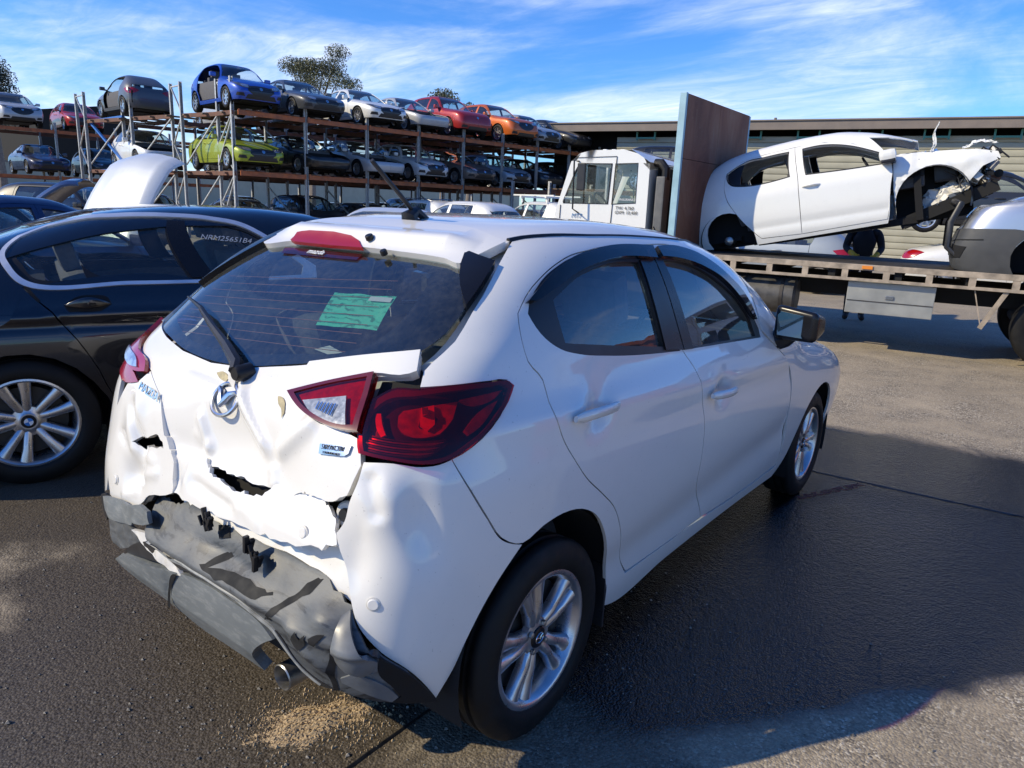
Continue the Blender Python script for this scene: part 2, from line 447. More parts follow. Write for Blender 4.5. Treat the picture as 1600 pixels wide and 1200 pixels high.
# ------------------------------------------------------------------ ground
def ground_material():
    M = NT('asphalt'); M.set(Specular_IOR_Level=.5)
    tc = M.n('ShaderNodeTexCoord'); P = tc.outputs['Object']
    sx = M.n('ShaderNodeSeparateXYZ'); M.l(P, sx.inputs[0])
    big = M.noise(.5, 6, .6, .6); mid = M.noise(2.6, 6, .6, .4); fine = M.noise(95., 5, .65)
    vo = M.n('ShaderNodeTexVoronoi', Scale=125.); M.l(P, vo.inputs['Vector'])
    vc = M.n('ShaderNodeSeparateColor'); M.l(vo.outputs['Color'], vc.inputs[0])
    stone = M.ramp(vc.outputs[0], [(0, (.08, .066, .049)), (.45, (.26, .215, .155)), (.85, (.50, .42, .30)), (1, (.75, .68, .55))])
    dust = M.ramp(fine, [(.3, (.31, .25, .17)), (.7, (.62, .51, .36))])
    vb = M.n('ShaderNodeTexVoronoi', Scale=38.); M.l(P, vb.inputs['Vector']); vbc = M.n('ShaderNodeSeparateColor'); M.l(vb.outputs['Color'], vbc.inputs[0])
    stone = M.mixc(M.math('MULTIPLY', M.rng(vbc.outputs[1], .80, .86), M.rng(vb.outputs['Distance'], .32, .22)), stone, M.ramp(vbc.outputs[2], [(.2, (.05, .045, .04)), (.9, (.50, .44, .35))]))
    base = M.mixc(M.rng(mid, .38, .66, .05, .9), stone, dust)
    base = M.mixc(M.rng(big, .35, .65), M.mixc(.5, base, (.17, .145, .108)), base)
    def blob(cx, cy, rx, ry, ang, soft=.35, wob=.35):
        mp = M.n('ShaderNodeMapping'); mp.vector_type = 'TEXTURE'
        mp.inputs['Location'].default_value = (cx, cy, 0); mp.inputs['Rotation'].default_value = (0, 0, ang); mp.inputs['Scale'].default_value = (rx, ry, 1e4)
        M.l(P, mp.inputs[0]); ln = M.n('ShaderNodeVectorMath'); ln.operation = 'LENGTH'; M.l(mp.outputs[0], ln.inputs[0])
        d = M.math('ADD', ln.outputs['Value'], M.math('MULTIPLY', M.math('SUBTRACT', mid, .5), wob*2))
        return M.rng(d, 1+soft/2, 1-soft/2, 0, 1, True)
    shadow_line = M.math('ADD', M.math('ADD', M.math('MULTIPLY', sx.outputs[0], -.793), M.math('MULTIPLY', sx.outputs[1], .61)), M.math('ADD', .763, M.math('MULTIPLY', M.math('SUBTRACT', mid, .5), .25)))  # cuts the wet film along the car's cast-shadow edge; its near-black deepens that shade
    wet = M.math('MULTIPLY', blob(1.75, 2.15, 2.6, 2.15, -.12, .12, .10), M.rng(shadow_line, -.05, .07, 0, 1, True))
    M.l(M.math('ADD', .45, M.math('MULTIPLY', wet, .30)), M.b.inputs['Specular IOR Level'])
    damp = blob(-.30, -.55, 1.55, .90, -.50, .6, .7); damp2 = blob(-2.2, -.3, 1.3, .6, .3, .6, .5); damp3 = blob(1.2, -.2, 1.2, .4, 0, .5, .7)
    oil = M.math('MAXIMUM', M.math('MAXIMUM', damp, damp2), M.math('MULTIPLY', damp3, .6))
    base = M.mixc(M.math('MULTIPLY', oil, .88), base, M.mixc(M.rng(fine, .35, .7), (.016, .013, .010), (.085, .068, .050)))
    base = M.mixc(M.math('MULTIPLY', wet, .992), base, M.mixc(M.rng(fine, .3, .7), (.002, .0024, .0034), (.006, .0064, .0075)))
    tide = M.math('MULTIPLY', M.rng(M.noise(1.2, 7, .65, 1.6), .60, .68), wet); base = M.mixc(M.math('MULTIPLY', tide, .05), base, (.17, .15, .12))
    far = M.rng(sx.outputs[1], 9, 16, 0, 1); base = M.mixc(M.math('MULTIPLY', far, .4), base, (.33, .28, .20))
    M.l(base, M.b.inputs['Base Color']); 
    r = M.rng(mid, .3, .7, .70, .92)
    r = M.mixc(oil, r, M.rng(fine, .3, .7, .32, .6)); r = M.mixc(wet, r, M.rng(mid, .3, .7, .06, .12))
    M.l(r, M.b.inputs['Roughness'])
    h = M.math('ADD', M.math('ADD', M.math('MULTIPLY', vo.outputs['Distance'], -1.1), M.math('MULTIPLY', vb.outputs['Distance'], -.8)), M.math('MULTIPLY', fine, .7))
    h = M.math('ADD', h, M.math('MULTIPLY', M.noise(26., 6, .75), M.math('ADD', .25, M.math('MULTIPLY', wet, 1.6))))
    h = M.math('MULTIPLY', h, M.math('ADD', 1., M.math('MULTIPLY', wet, .15)))
    b = M.bump(h, .8, .0085); M.l(M.rng(wet, 0, 1, .38, .42), b.inputs['Strength']); return M.m
MAT['asphalt'] = ground_material()
def flat(name, poly, z, mat, th=0):
    m = MB(); m.add([(x, y, z) for x, y in poly], [tuple(range(len(poly)))]); return m.obj(name, mat)
bmg = bmesh.new(); bmesh.ops.create_grid(bmg, x_segments=40, y_segments=40, size=1)
for v in bmg.verts: v.co = Vector((v.co.x*abs(v.co.x)*700 - 10, v.co.y*abs(v.co.y)*700 + 20, 0))
meg = bpy.data.meshes.new('asphalt_ground'); bmg.to_mesh(meg); bmg.free()
g = put('asphalt_ground', meg, MAT['asphalt']); g['kind'] = 'structure'; g['label'] = 'patchy asphalt yard, wet and dark beside the white hatchback'

seal = plain('joint_sealant', (.011, .011, .012), .5, vary=.3, vs=30)
def strip(pts, w, z, seed):
    r = np.random.RandomState(seed); P = np.array(pts, float); n = 60
    t = np.linspace(0, len(P)-1, n); x = np.interp(t, range(len(P)), P[:, 0]); y = np.interp(t, range(len(P)), P[:, 1]); d = unit(np.stack([np.gradient(x), np.gradient(y)], 1))
    j = np.cumsum(r.randn(n))*.0015; rows = []
    for i in range(n):
        ww = w*(1 + .3*r.randn()); rows.append([(x[i] - d[i][1]*(k*ww + j[i]), y[i] + d[i][0]*(k*ww + j[i]), z + (.004 if k == 0 else 0)) for k in (-.5, 0, .5)])
    return MB().grid(rows)
g1 = strip([(.50, -2.2), (.50, .02), (.48, 3.03)], .012, .002, 1).obj('pavement_joint', seal); g1['kind'] = 'structure'
g2 = strip([(-.4, 2.97), (.77, 3.01), (1.85, 3.10), (4.2, 3.3)], .030, .003, 2).obj('pavement_joint', seal); g2['kind'] = 'structure'
def wear_mat(name, a, b, cov):
    M = NT(name).set(Roughness=.75); n = M.noise(45., 5, .7); M.l(M.ramp(n, [(.35, a), (.65, b)]), M.b.inputs['Base Color'])
    M.l(M.rng(M.noise(30., 6, .75), cov-.06, cov+.06), M.b.inputs['Alpha']); M.bump(n, .5, .004); return M.m
rp = flat('red_paint_mark', [(.80, 2.50), (.84, 2.46), (1.08, 2.98), (1.03, 3.0)], .003, wear_mat('worn_red_paint', (.16, .03, .02), (.30, .07, .05), .47)); rp['kind'] = 'structure'
# sand spilled behind the exhaust
def pile():
    r = np.random.RandomState(3); n = 90; H = {}; V = []; F = []
    c = np.array((.275, -.43)); ax = .085; ay = .155; ang = -.35
    for i in range(n):
        for j in range(n):
            u, v = i/(n-1)*2-1, j/(n-1)*2-1; x, y = u*1.35, v*1.35
            d = math.hypot(x*(1.25+.35*math.sin(4*y+.5)), y*1.1) + .16*math.sin(5*x+1.3)*math.cos(3.1*y)+.18*math.sin(7.3*y+4*x+2.1)+.10*math.sin(17*x-9*y)+.07*r.randn()
            X, Y = x*ax, y*ay; h = max(0, 1-d)**.8*.012*(1+.12*r.randn()) - .010*max(0, d-1) + .0012*r.randn()
            V.append((c[0]+X*math.cos(ang)-Y*math.sin(ang), c[1]+X*math.sin(ang)+Y*math.cos(ang), max(-.01, h+.001)))
    for i in range(n-1):
        for j in range(n-1): F.append((i*n+j, (i+1)*n+j, (i+1)*n+j+1, i*n+j+1))
    m = MB(); m.add(V, F, False)
    for k in range(1500):
        q = r.choice(3); X = r.normal(0, (.085, .06, .07)[q]) + (0, -.055, .06)[q]; Y = r.normal(0, (.10, .07, .06)[q]) + (0, -.10, .11)[q]
        x = c[0]+X*math.cos(ang)-Y*math.sin(ang); y = c[1]+X*math.sin(ang)+Y*math.cos(ang); s = abs(r.normal(0, .0022)) + .0012
        m.add([(x-s, y, 0), (x+s*.5, y-s, 0), (x+s*.6, y+s, 0), (x, y, s*1.2)], [(0, 1, 3), (1, 2, 3), (2, 0, 3)])
    o = m.obj('sand_pile', plain('spill_sand', (.42, .31, .18), .95, vary=.35, vs=120, bump=.5, bscale=260)); return o
tag(pile(), 'small tan heap of sand spilled on the asphalt near the exhaust', 'sand pile')
def gravel():
    r = np.random.RandomState(9); m = MB(); pal = []
    for k in range(2600):
        if k < 1700: x, y = r.normal(.1, .75), r.normal(-.75, .38)
        else: x, y = r.uniform(.2, 3.2), r.uniform(-.7, 1.2)
        if math.hypot(x-CAM[0], y-CAM[1]) < .35: continue
        s = abs(r.normal(0, .0024)) + .0012; q = r.randn(6, 3); q = q/np.linalg.norm(q, axis=1, keepdims=True)
        o = np.array([(1, 0, 0), (-1, 0, 0), (0, 1, 0), (0, -1, 0), (0, 0, .7), (0, 0, -.5)])*(.7+.6*r.rand(6, 1))*s + (x, y, s*.35)
        m.add(o, [(0, 2, 4), (2, 1, 4), (1, 3, 4), (3, 0, 4), (2, 0, 5), (1, 2, 5), (3, 1, 5), (0, 3, 5)])
    o = m.obj('gravel', plain('loose_gravel', (.20, .18, .15), .7, vary=.7, vs=60)); o['kind'] = 'stuff'; o['label'] = 'loose grit scattered over the asphalt behind the white hatchback'
gravel()

# ------------------------------------------------------------------ long low warehouse across the back
MAT.update(fascia=plain('fascia_brown', (.20, .165, .14), .6, vary=.12, vs=2), siding=plain('grey_siding', (.385, .365, .275), .55, vary=.10, vs=1.2), gutter_green=plain('green_bracket', (.07, .24, .19), .5), dark=plain('deep_shade', (.012, .012, .012), .9, vary=0))
def warehouse():
    A = Vector((-19.73, 29.27, 0)); u = Vector((.983, .183, 0)).normalized(); ang = math.atan2(u.y, u.x)
    w = thing('warehouse_building', 'long low warehouse with brown fascia and grey ribbed metal siding', 'warehouse', A, (0, 0, ang))
    L = 34.
    x0 = -.6
    MB().box((x0, -.7, 5.17), (L, -.60, 5.52)).obj('fascia', MAT['fascia'], w)
    MB().box((x0, -.76, 5.52), (L, .4, 5.57)).obj('roof_edge', MAT['fascia'], w)
    MB().box((x0, -.58, 5.44), (L, 9, 5.50)).obj('roof', MAT['fascia'], w)
    MB().box((x0, 1.2, 0), (L, 1.4, 5.43)).obj('back_wall', MAT['dark'], w)
    rows = []; z = 0.
    while z < 4.72:
        for dz, dy in ((0, 0), (.015, -.035), (.05, -.045), (.20, -.045), (.235, -.035), (.25, 0)):
            rows.append([(x, .0 + dy, z + dz) for x in np.linspace(3.2, L, 30)])
        z += .262
    MB().grid(rows).obj('siding', MAT['siding'], w)
    MB().box((3.2, -.06, 4.74), (L, .02, 4.80)).obj('siding_cap', MAT['siding'], w)
    for k in range(13):
        x = 4.2 + 2.35*k; m = MB()
        for dx in (0, .85): m.box((x+dx, -.30, 4.80), (x+dx+.07, -.22, 5.17))
        m.box((x+.07, -.30, 4.86), (x+.85, -.25, 4.93)); m.obj('roof_bracket', MAT['gutter_green'], w)
    MB().box((0, 9, 0), (L, 9.2, 5.43)).obj('rear_wall', MAT['siding'], w); MB().box((L-.2, 1.4, 0), (L, 9, 5.43)).obj('end_wall', MAT['siding'], w); MB().box((x0, 1.4, 0), (x0+.2, 9, 5.43)).obj('end_wall', MAT['siding'], w)
    m = MB(); m.lathe([(0, .06), (.28, .06), (.28, 0)], 10, 'z', (10.2, .4, 5.5)); m.obj('vent_pipe', MAT['fascia'], w)
warehouse()

# ------------------------------------------------------------------ car racks
MAT.update(galv=plain('galvanised_steel', (.50, .50, .485), .5, .35, vary=.2, vs=12), orange=plain('rack_orange', (.38, .105, .030), .55, vary=.35, vs=3.5), rust=plain('rack_brown', (.15, .070, .045), .75, vary=.4, vs=5), blue=plain('rack_blue', (.03, .16, .52), .5, vary=.15), timber=plain('deck_board', (.16, .115, .08), .85, vary=.4, vs=6), yellow=plain('guard_yellow', (.60, .33, .03), .5, vary=.2))
RO = Vector((-20.27, 12.18, 0)); RA = Vector((.1265, .992, 0)); RANG = math.atan2(RA.y, RA.x) - math.pi/2
def upright(name, s, t, z1, root, w=.10):
    m = MB(); m.box((t-.0, s-w/2, 0), (t+.012, s+w/2, z1)); m.box((t+.012, s-w/2, 0), (t+.085, s-w/2+.012, z1)); m.box((t+.012, s+w/2-.012, 0), (t+.085, s+w/2, z1)); m.box((t-.04, s-.09, 0), (t+.12, s+.09, .012))
    return m.obj(name, MAT['galv'], root)
def zig(s, t0, t1, z1, root, pitch=.95):
    z = .35; k = 0
    while z + pitch < z1:
        a, b = (t0+.05, t1+.03) if k % 2 == 0 else (t1+.03, t0+.05)
        MB().bar((a, s, z), (b, s, z+pitch), .045, .035).obj('brace', MAT['galv'], root); z += pitch; k += 1
    for zz in (.35, z1-.12): MB().bar((t0+.05, s, zz), (t1+.03, s, zz), .05, .04).obj('brace', MAT['galv'], root)
# local rack axes: x = outwards to the aisle (negative t), y = along the face
def rack(label, loc, ys, levels, ztop, rows=(0, 2.9, 6.1, 9.4), frames=(), blue=False, slots=2):
    r = thing('car_rack', label, 'rack', loc, (0, 0, RANG))
    for y in ys:
        for t in rows:
            if frames and y == ys[0]: continue
            upright('upright', y, -t - .085, ztop if (y, t) != (ys[0], 0) else ztop + .6, r)
    for z in levels:
        for t in rows:
            for a, b in zip(ys[:-1], ys[1:]):
                m = MB(); x = -t + .0; m.box((x, a+.055, z-.15), (x+.05, b-.055, z)); m.box((x+.05, a+.055, z-.15), (x+.056, a+.12, z+.03)); m.box((x+.05, b-.12, z-.15), (x+.056, b-.055, z+.03))
                m.obj('beam', MAT['orange' if t in (0,) else 'rust'], r)
        for a, b in zip(ys[:-1], ys[1:]):
            for base in (0, 6.1):
                if base+3.3 > rows[-1]+.2: continue
                for f in (.16, .30, .70, .84):
                    y = a + (b-a)*f; m = MB(); m.box((-base-3.1, y-.10, z+.002), (-base+.12, y+.10, z+.045)); m.obj('deck_board', MAT['timber' if f in (.16, .84) else 'rust'], r)
    for y, t0, t1, z1 in frames:
        upright('upright', y, -t0-.085, z1, r); upright('upright', y, -t1-.085, z1, r); zig(y, -t0-.04, -t1-.04, z1, r)
    return r
YS = [0, 2.46, 4.95, 7.32, 9.63, 11.86, 14.04, 16.24, 18.5]
R1 = rack('long three level car rack of galvanised posts and orange beams behind the yard', RO, YS, (2.32, 4.2), 4.6, frames=[(-.05, .12, 1.2, 5.2), (-.55, 2.94, 3.8, 5.2), (-1.15, 6.1, 7.0, 5.2), (-1.75, 9.45, 10.5, 5.2)])
for y in YS[1:]:
    for z0, z1 in ((.3, 1.9), (2.5, 3.9)): MB().bar((-.05, y, z0), (-2.9, y, z1), .05, .04).obj('brace', MAT['galv'], R1)
for a, b in (((-9.4, -1.6, 4.05), (-6.9, -1.15, 2.4)), ((-9.4, -1.62, 4.12), (-7.0, -1.17, 4.22)), ((-9.4, -1.57, 2.25), (-7.0, -1.12, 2.35)), ((-9.4, -1.6, 1.1), (-7.0, -1.15, 1.2)), ((-9.3, -1.55, 1.1), (-7.0, -1.1, .3))): MB().bar(a, b, .08, .07).obj('blue_brace', MAT['blue'], R1)
for t in ():
    MB().bar((-t, -.05, .6), (-t-1.2, -.05, 2.2), .05, .04).obj('brace', MAT['galv'], R1); MB().bar((-t+1.2, -.02, 4.17), (-t-1.4, -.02, 4.17), .1, .14).obj('beam', MAT['rust'], R1); MB().bar((-t+1.2, -.02, 2.27), (-t-1.4, -.02, 2.27), .1, .14).obj('beam', MAT['rust'], R1)
for t0, t1, s0, s1 in ((1.2, 2.94, -.1, -.5), (3.8, 6.1, -.6, -1.1), (7.0, 9.45, -1.2, -1.7), (.1, 1.2, -.06, -.12)):
    for z in (2.3, 4.18):
        MB().bar((-t0, s0, z-.07), (-t1, s1, z-.07), .06, .13).obj('beam', MAT['rust'], R1)
    MB().bar((-t0, s0, 4.05), (-t1, s1, 2.5), .045, .035).obj('brace', MAT['galv'], R1)
    MB().bar((-t0, s0, 2.15), (-t1, s1, .5), .045, .035).obj('brace', MAT['galv'], R1)
for k in range(9):
    t = .6 + 1.05*k; MB().bar((-t, -.12-.19*t*.95, 4.12), (-t, .3, 4.12), .14, .05).obj('deck_board', MAT['timber'], R1); MB().bar((-t, -.12-.19*t*.95, 2.24), (-t, .3, 2.24), .14, .05).obj('deck_board', MAT['rust'], R1)
R2 = rack('farther car rack with orange beams at the left edge', Vector((-38.0, 8.2, 0)), [0, 2.6, 5.2, 7.8, 10.4, 13.0], (2.05, 4.15), 4.5, rows=(0, 2.9))
for i, (s, t) in enumerate([(-.35, 9.0), (-.5, .2)]):
    P = RO + Matrix.Rotation(RANG, 3, 'Z') @ Vector((-t, s, 0)); tag(MB().lathe([(0, .09), (1.0, .09), (1.02, .08), (1.02, 0)], 12, 'z', P).obj('bollard', MAT['yellow']), 'yellow guard post by the near corner of the big rack' if i else 'yellow guard post by the far left corner of the big rack', 'bollard')

# ------------------------------------------------------------------ trees beyond
MAT.update(bark=plain('gum_bark', (.20, .17, .14), .9, vary=.3), leaf=plain('gum_leaf', (.115, .120, .055), .6, vary=.45, vs=.8), leaf2=plain('dark_leaf', (.030, .040, .020), .65, vary=.45, vs=.8))
def tree(label, base, h, clumps, leaf, seed, n=260, size=.34):
    r = np.random.RandomState(seed); t = thing('gum_tree', label, 'tree', base)
    top = np.array((0, 0, h*.55)); MB().tube([(0, 0, 0), (.1, .05, h*.25), tuple(top)], [.32, .26, .18], 8).obj('trunk', MAT['bark'], t)
    lim = MB(); V = []; F = []
    for (x, y, z, rad) in clumps:
        c = np.array((x, y, z)); lim.tube([top*.85, (top*.5 + c*.5) + [0, 0, -.3], c], [.12, .08, .03], 6)
        for k in range(int(n*rad*rad)):
            d = r.randn(3); d /= np.linalg.norm(d); p = c + d*rad*(r.rand()**.45)*np.array((1.15, 1.15, .75)); a = r.randn(3); a /= np.linalg.norm(a); b = np.cross(a, r.randn(3)); b /= np.linalg.norm(b)+1e-9; s = size*(.5+r.rand()*.7); q = len(V)
            V += [p - a*s, p + b*s*.35, p + a*s, p - b*s*.35]; F.append((q, q+1, q+2, q+3))
    lim.obj('limb', MAT['bark'], t); m = MB(); m.add(V, F); o = m.obj('crown', MAT[leaf], t); o['kind'] = 'stuff'; return t

# ------------------------------------------------------------------ materials shared by the vehicles
MAT.update(
    white=paint('white_pearl_paint', (.735, .72, .685), 0., .45, 1., .085),
    white2=paint('plain_white_paint', (.80, .80, .77), 0., .4, .5, .12),
    black_plastic=plain('black_plastic', (.018, .018, .02), .42, bump=.15, bscale=300, bdist=.0006),
    gloss_black=plain('gloss_black', (.008, .008, .01), .28, spec=.35, vary=.05),
    rubber=plain('tyre_rubber', (.0085, .0083, .0083), .6, spec=.25, vary=.3, vs=22, bump=.25, bscale=140, bdist=.001),
    trim=plain('dark_trim', (.012, .012, .014), .42, spec=.35, vary=.2),
    void=plain('dark_cavity', (.006, .006, .007), .9, vary=0),
    cabin=plain('cabin_fabric', (.10, .10, .108), .85, vary=.25, vs=30),
    alloy=plain('alloy_silver', (.55, .55, .56), .3, .9, .3, vary=.12, vs=14),
    alloy_dark=plain('drum_dark', (.05, .048, .046), .55, .6, vary=.3),
    chrome=plain('chrome', (.75, .76, .78), .12, 1., vary=.05),
    satin=plain('satin_chrome', (.62, .63, .66), .25, 1., vary=.05),
    steel=plain('bare_steel', (.36, .35, .33), .38, .9, vary=.3, vs=25),
    inner=plain('bare_inner_panel', (.62, .60, .55), .5, vary=.12),
    red_deep=plain('brake_lens', (.30, .004, .006), .35, coat=.25, vary=.05), red_opaque=plain('red_reflector', (.34, .006, .008), .2, coat=1., vary=.05),
    red_bright=plain('red_bowl', (.95, .07, .04), .25, metal=.1, coat=.5, vary=.3, vs=40),
    clear_bowl=plain('lamp_reflector', (.62, .63, .64), .2, .8, vary=.25, vs=50),
    red_lens=glass('red_lens', (.80, .05, .045), .04, 1.5, (.5, .02, .02)),
    clear_lens=glass('clear_lens', (.85, .86, .86), .03, 1.5),
    glass=glass('car_glass', (.80, .86, .85), .09, 1.85, (.6, .62, .62)),
    glass_rear=glass('rear_glass', (.58, .66, .64), .10, 1.85),
    visor=glass('smoked_visor', (.16, .15, .17), .05, 1.5),
    lightglass=glass('clear_glass', (.80, .85, .83), .06, 1.7))

def scuffed_plastic():
    M = NT('scuffed_grey_plastic').set(Roughness=.5, Base_Color=(.09, .10, .11))
    n = M.noise(5., 7, .65, 1.2, vscale=(1, 1, 2.5)); n2 = M.noise(60., 5, .7, vscale=(.3, 1, 1))
    c = M.ramp(n, [(.36, (.014, .015, .018)), (.44, (.030, .033, .037)), (.47, (.070, .076, .082)), (.62, (.105, .112, .116)), (.78, (.17, .175, .175))])
    M.l(M.mixc(M.rng(n2, .55, .75, 0, .6), c, (.03, .03, .033)), M.b.inputs['Base Color'])
    M.l(M.rng(n, .3, .7, .36, .6), M.b.inputs['Roughness']); M.bump(n2, .25, .002); return M.m
MAT['scuff'] = scuffed_plastic()
def light_plastic():
    M = NT('dusty_grey_plastic').set(Roughness=.5)
    n = M.noise(3., 7, .6, .6, vscale=(1, 1, 1.5)); n2 = M.noise(45., 4, .7, vscale=(.4, 1, 1.6))
    M.l(M.mixc(M.rng(n2, .5, .8, 0, .45), M.ramp(n, [(.3, (.105, .118, .126)), (.7, (.17, .185, .19))]), (.42, .42, .40)), M.b.inputs['Base Color'])
    M.bump(n2, .15, .001); return M.m
MAT['dusty'] = light_plastic()

# ------------------------------------------------------------------ wheels
def tyre_mesh(R, rim, w, n=64, grooves=True):
    h = w/2; sh = R - .012
    prof = [(-h*.80, rim), (-h*.98, rim+.018), (-h*1.03, (rim+R)/2), (-h*.98, R-.035), (-h*.86, R-.010), (-h*.78, R-.003)]
    if grooves:
        for g in (-.48, 0., .48): prof += [(g*h-.014, R), (g*h-.010, R), (g*h-.007, R-.009), (g*h+.007, R-.009), (g*h+.010, R), (g*h+.014, R)]
    prof += [(h*.78, R-.003), (h*.86, R-.010), (h*.98, R-.035), (h*1.03, (rim+R)/2), (h*1.02, rim+.03), (h*.98, rim+.016), (h*.86, rim+.004), (h*.80, rim)]
    return MB().lathe(prof, n).mesh('tyre', MAT['rubber'], 50)

def lip_mesh(rim, w, n=48):
    h = w/2
    prof = [(h*.80, rim+.003), (h*.88, rim+.006), (h*.90, rim-.004), (h*.84, rim-.012), (h*.62, rim-.020), (h*.2, rim-.030), (-h*.75, rim-.032), (-h*.85, rim)]
    return MB().lathe(prof, n).mesh('rim', None, 50)

def spoke_mesh(stations, name='spoke'):
    """stations: (radius, side offset, half width, face x, depth): a bevelled tapering bar in the wheel plane"""
    rows = []
    for r, o, hw, x, d in stations:
        rows.append([(x-d, o-hw*1.05, r), (x-d*.35, o-hw, r), (x-.002, o-hw*.72, r), (x+.002, o-hw*.15, r), (x+.002, o+hw*.15, r), (x-.002, o+hw*.72, r), (x-d*.35, o+hw, r), (x-d, o+hw*1.05, r)])
    m = MB().grid(rows); return m.mesh(name, None, 38)

def hero_wheel(parent, y, side, R=.304, rim=.206, kind='twin', spin=0., label=None):
    w = .186; xo = .815 - w/2
    r = put('wheel', MB().lathe([(.02, .03), (.02, rim-.04), (-.03, rim-.03), (-.04, .05)], 32).mesh('brake_drum', MAT['alloy_dark']), None, parent)
    r.location = (side*xo, y, R-.004); r.rotation_euler = (spin, 0, 0 if side > 0 else math.pi)
    if label: r['label'] = label
    put('tyre', tyre_mesh(R, rim, w, 96), None, r); put('rim', lip_mesh(rim, w), MAT['alloy'], r)
    hx = w/2*.62
    def st(o0, o1, w0, w1):
        return [(.028, o0*.5, w0*1.0, hx-.004, .03), (.055, o0, w0*1.05, hx+.004, .03), (.09, (o0*.8+o1*.2), w0*1.02, hx+.010, .032), (.13, (o0*.45+o1*.55), (w0+w1)*.42, hx+.009, .03), (.17, (o0*.15+o1*.85), w1*.92, hx+.010, .028), (rim-.010, o1, w1*1.15, hx+.012, .024)]
    a = spoke_mesh(st(.012, .036, .0165, .026)); b = spoke_mesh(st(-.012, -.036, .0165, .026))
    for k in range(5):
        for me in (a, b): put('spoke', me, MAT['alloy'], r, rot=(math.radians(72*k), 0, 0))
    MBh = MB().lathe([(hx-.02, .062), (hx, .058), (hx+.004, .036), (hx+.004, .034)], 24); MBh.obj('hub', MAT['alloy'], r)
    c = MB().lathe([(hx+.004, .034), (hx+.009, .031), (hx+.011, .026), (hx+.011, .0)], 24).obj('centre_cap', MAT['gloss_black'], r)
    ring = MB(); t = np.linspace(0, 2*math.pi, 25); ring.tube([(hx+.012, .018*math.cos(q), .015*math.sin(q)) for q in t], .0018, 6, False)
    ring.tube([(hx+.012, -.016, .007), (hx+.012, -.006, .004), (hx+.012, 0, -.004), (hx+.012, .006, .004), (hx+.012, .016, .007)], .0018, 6)
    ring.obj('cap_emblem', MAT['chrome'], r)
    nuts = MB()
    for k in range(4):
        q = math.radians(45+90*k); nuts.lathe([(hx+.004, .010), (hx+.012, .009), (hx+.014, .004), (hx+.014, 0)], 6, 'x', (0, .044*math.cos(q), .044*math.sin(q)))
    nuts.obj('wheel_nut', MAT['steel'], r)
    return r

# ------------------------------------------------------------------ seats
def seat_mesh(w=.50, back=.62, head=True):
    m = MB(); m.box((-w/2, -.25, .0), (w/2, .27, .16), .05)
    T = Matrix.Translation((0, -.22, .12)) @ Matrix.Rotation(math.radians(-16), 4, 'X').inverted()
    T = Matrix.Translation((0, -.22, .12)) @ Matrix.Rotation(math.radians(14), 4, 'X')
    m.box((-w/2, -.09, 0), (w/2, .05, back), .045, T)
    if head: m.box((-.13, -.07, back+.03), (.13, .04, back+.23), .04, T); m.box((-.06, -.02, back-.02), (-.045, 0, back+.06), 0, T); m.box((.045, -.02, back-.02), (.06, 0, back+.06), 0, T)
    return m.mesh('seat', MAT['cabin'])
SEAT = seat_mesh(); BENCH = None
def fit_out(root, yfront, yrear, zf=.38, hw=.36, steer=1, dash=2.0, zd=.86, bench=.62, wf=.5):
    for s in (-1, 1): put('seat', SEAT, None, root, (s*hw, yfront, zf))
    m = MB(); m.box((-bench, yrear-.2, zf+.02), (bench, yrear+.28, zf+.18), .05)
    T = Matrix.Translation((0, yrear-.18, zf+.12)) @ Matrix.Rotation(math.radians(16), 4, 'X')
    m.box((-bench, -.1, 0), (bench, .05, .50), .05, T)
    for s in (-.36, .36): m.box((s-.13, -.07, .50), (s+.13, .03, .68), .045, T)
    m.obj('rear_seat', MAT['cabin'], root)
    d = MB(); d.box((-bench-.08, dash, zd-.3), (bench+.08, dash+.45, zd+.06), .06); d.obj('dashboard', MAT['cabin'], root)
    t = np.linspace(0, 2*math.pi, 29); c = Vector((steer*hw, dash-.16, zd+.04)); R3 = Matrix.Rotation(math.radians(-65), 3, 'X')
    sw = MB().tube([c + R3 @ Vector((.18*math.cos(q), .18*math.sin(q), 0)) for q in t], .014, 8, False)
    sw.bar(c + R3 @ Vector((-.17, 0, 0)), c + R3 @ Vector((.17, 0, 0)), .05, .02); sw.bar(c, c + Vector((0, .2, -.06)), .06); sw.obj('steering_wheel', MAT['trim'], root)

def liner(root, y, side, R=.36, xw=.80, z=.31):
    V = []; t = np.linspace(-.35, math.pi+.35, 22)
    rows = [[(side*xx, y + R*math.cos(q), z + R*math.sin(q)) for q in t] for xx in (xw, xw-.28)]
    m = MB().grid(rows); k = len(m.V); m.add([(side*(xw-.28), y, z)] + rows[1], [(0, i+1, i+2) for i in range(len(t)-1)])
    return m.obj('wheel_arch_liner', MAT['void'], root)

# ------------------------------------------------------------------ the damaged white hatchback (its own axes are the world's)
HERO = dict(W=[(.15,.76),(.3,.80),(.5,.835),(.7,.848),(.88,.842),(.98,.818),(1.05,.785),(1.15,.755),(1.27,.718),(1.4,.665),(1.5,.60)],
  R=[(.15,-.57),(.3,-.60),(.45,-.622),(.6,-.61),(.75,-.58),(.9,-.545),(1.0,-.50),(1.08,-.42),(1.25,-.25),(1.40,-.08),(1.46,-.0),(1.54,.1)],
  F=[(.15,3.30),(.4,3.40),(.6,3.42),(.75,3.38),(.9,3.2),(1.0,3.1),(1.5,3.0)],
  T=[(-.8,1.475),(-.1,1.48),(.05,1.488),(.3,1.497),(.7,1.505),(1.1,1.487),(1.45,1.425),(1.75,1.30),(2.25,.99),(2.6,.93),(3.0,.85),(3.3,.74),(3.45,.60)],
  n=8., m=10., crown=.03, yc=1.2, zb=.2, y0=1.2)

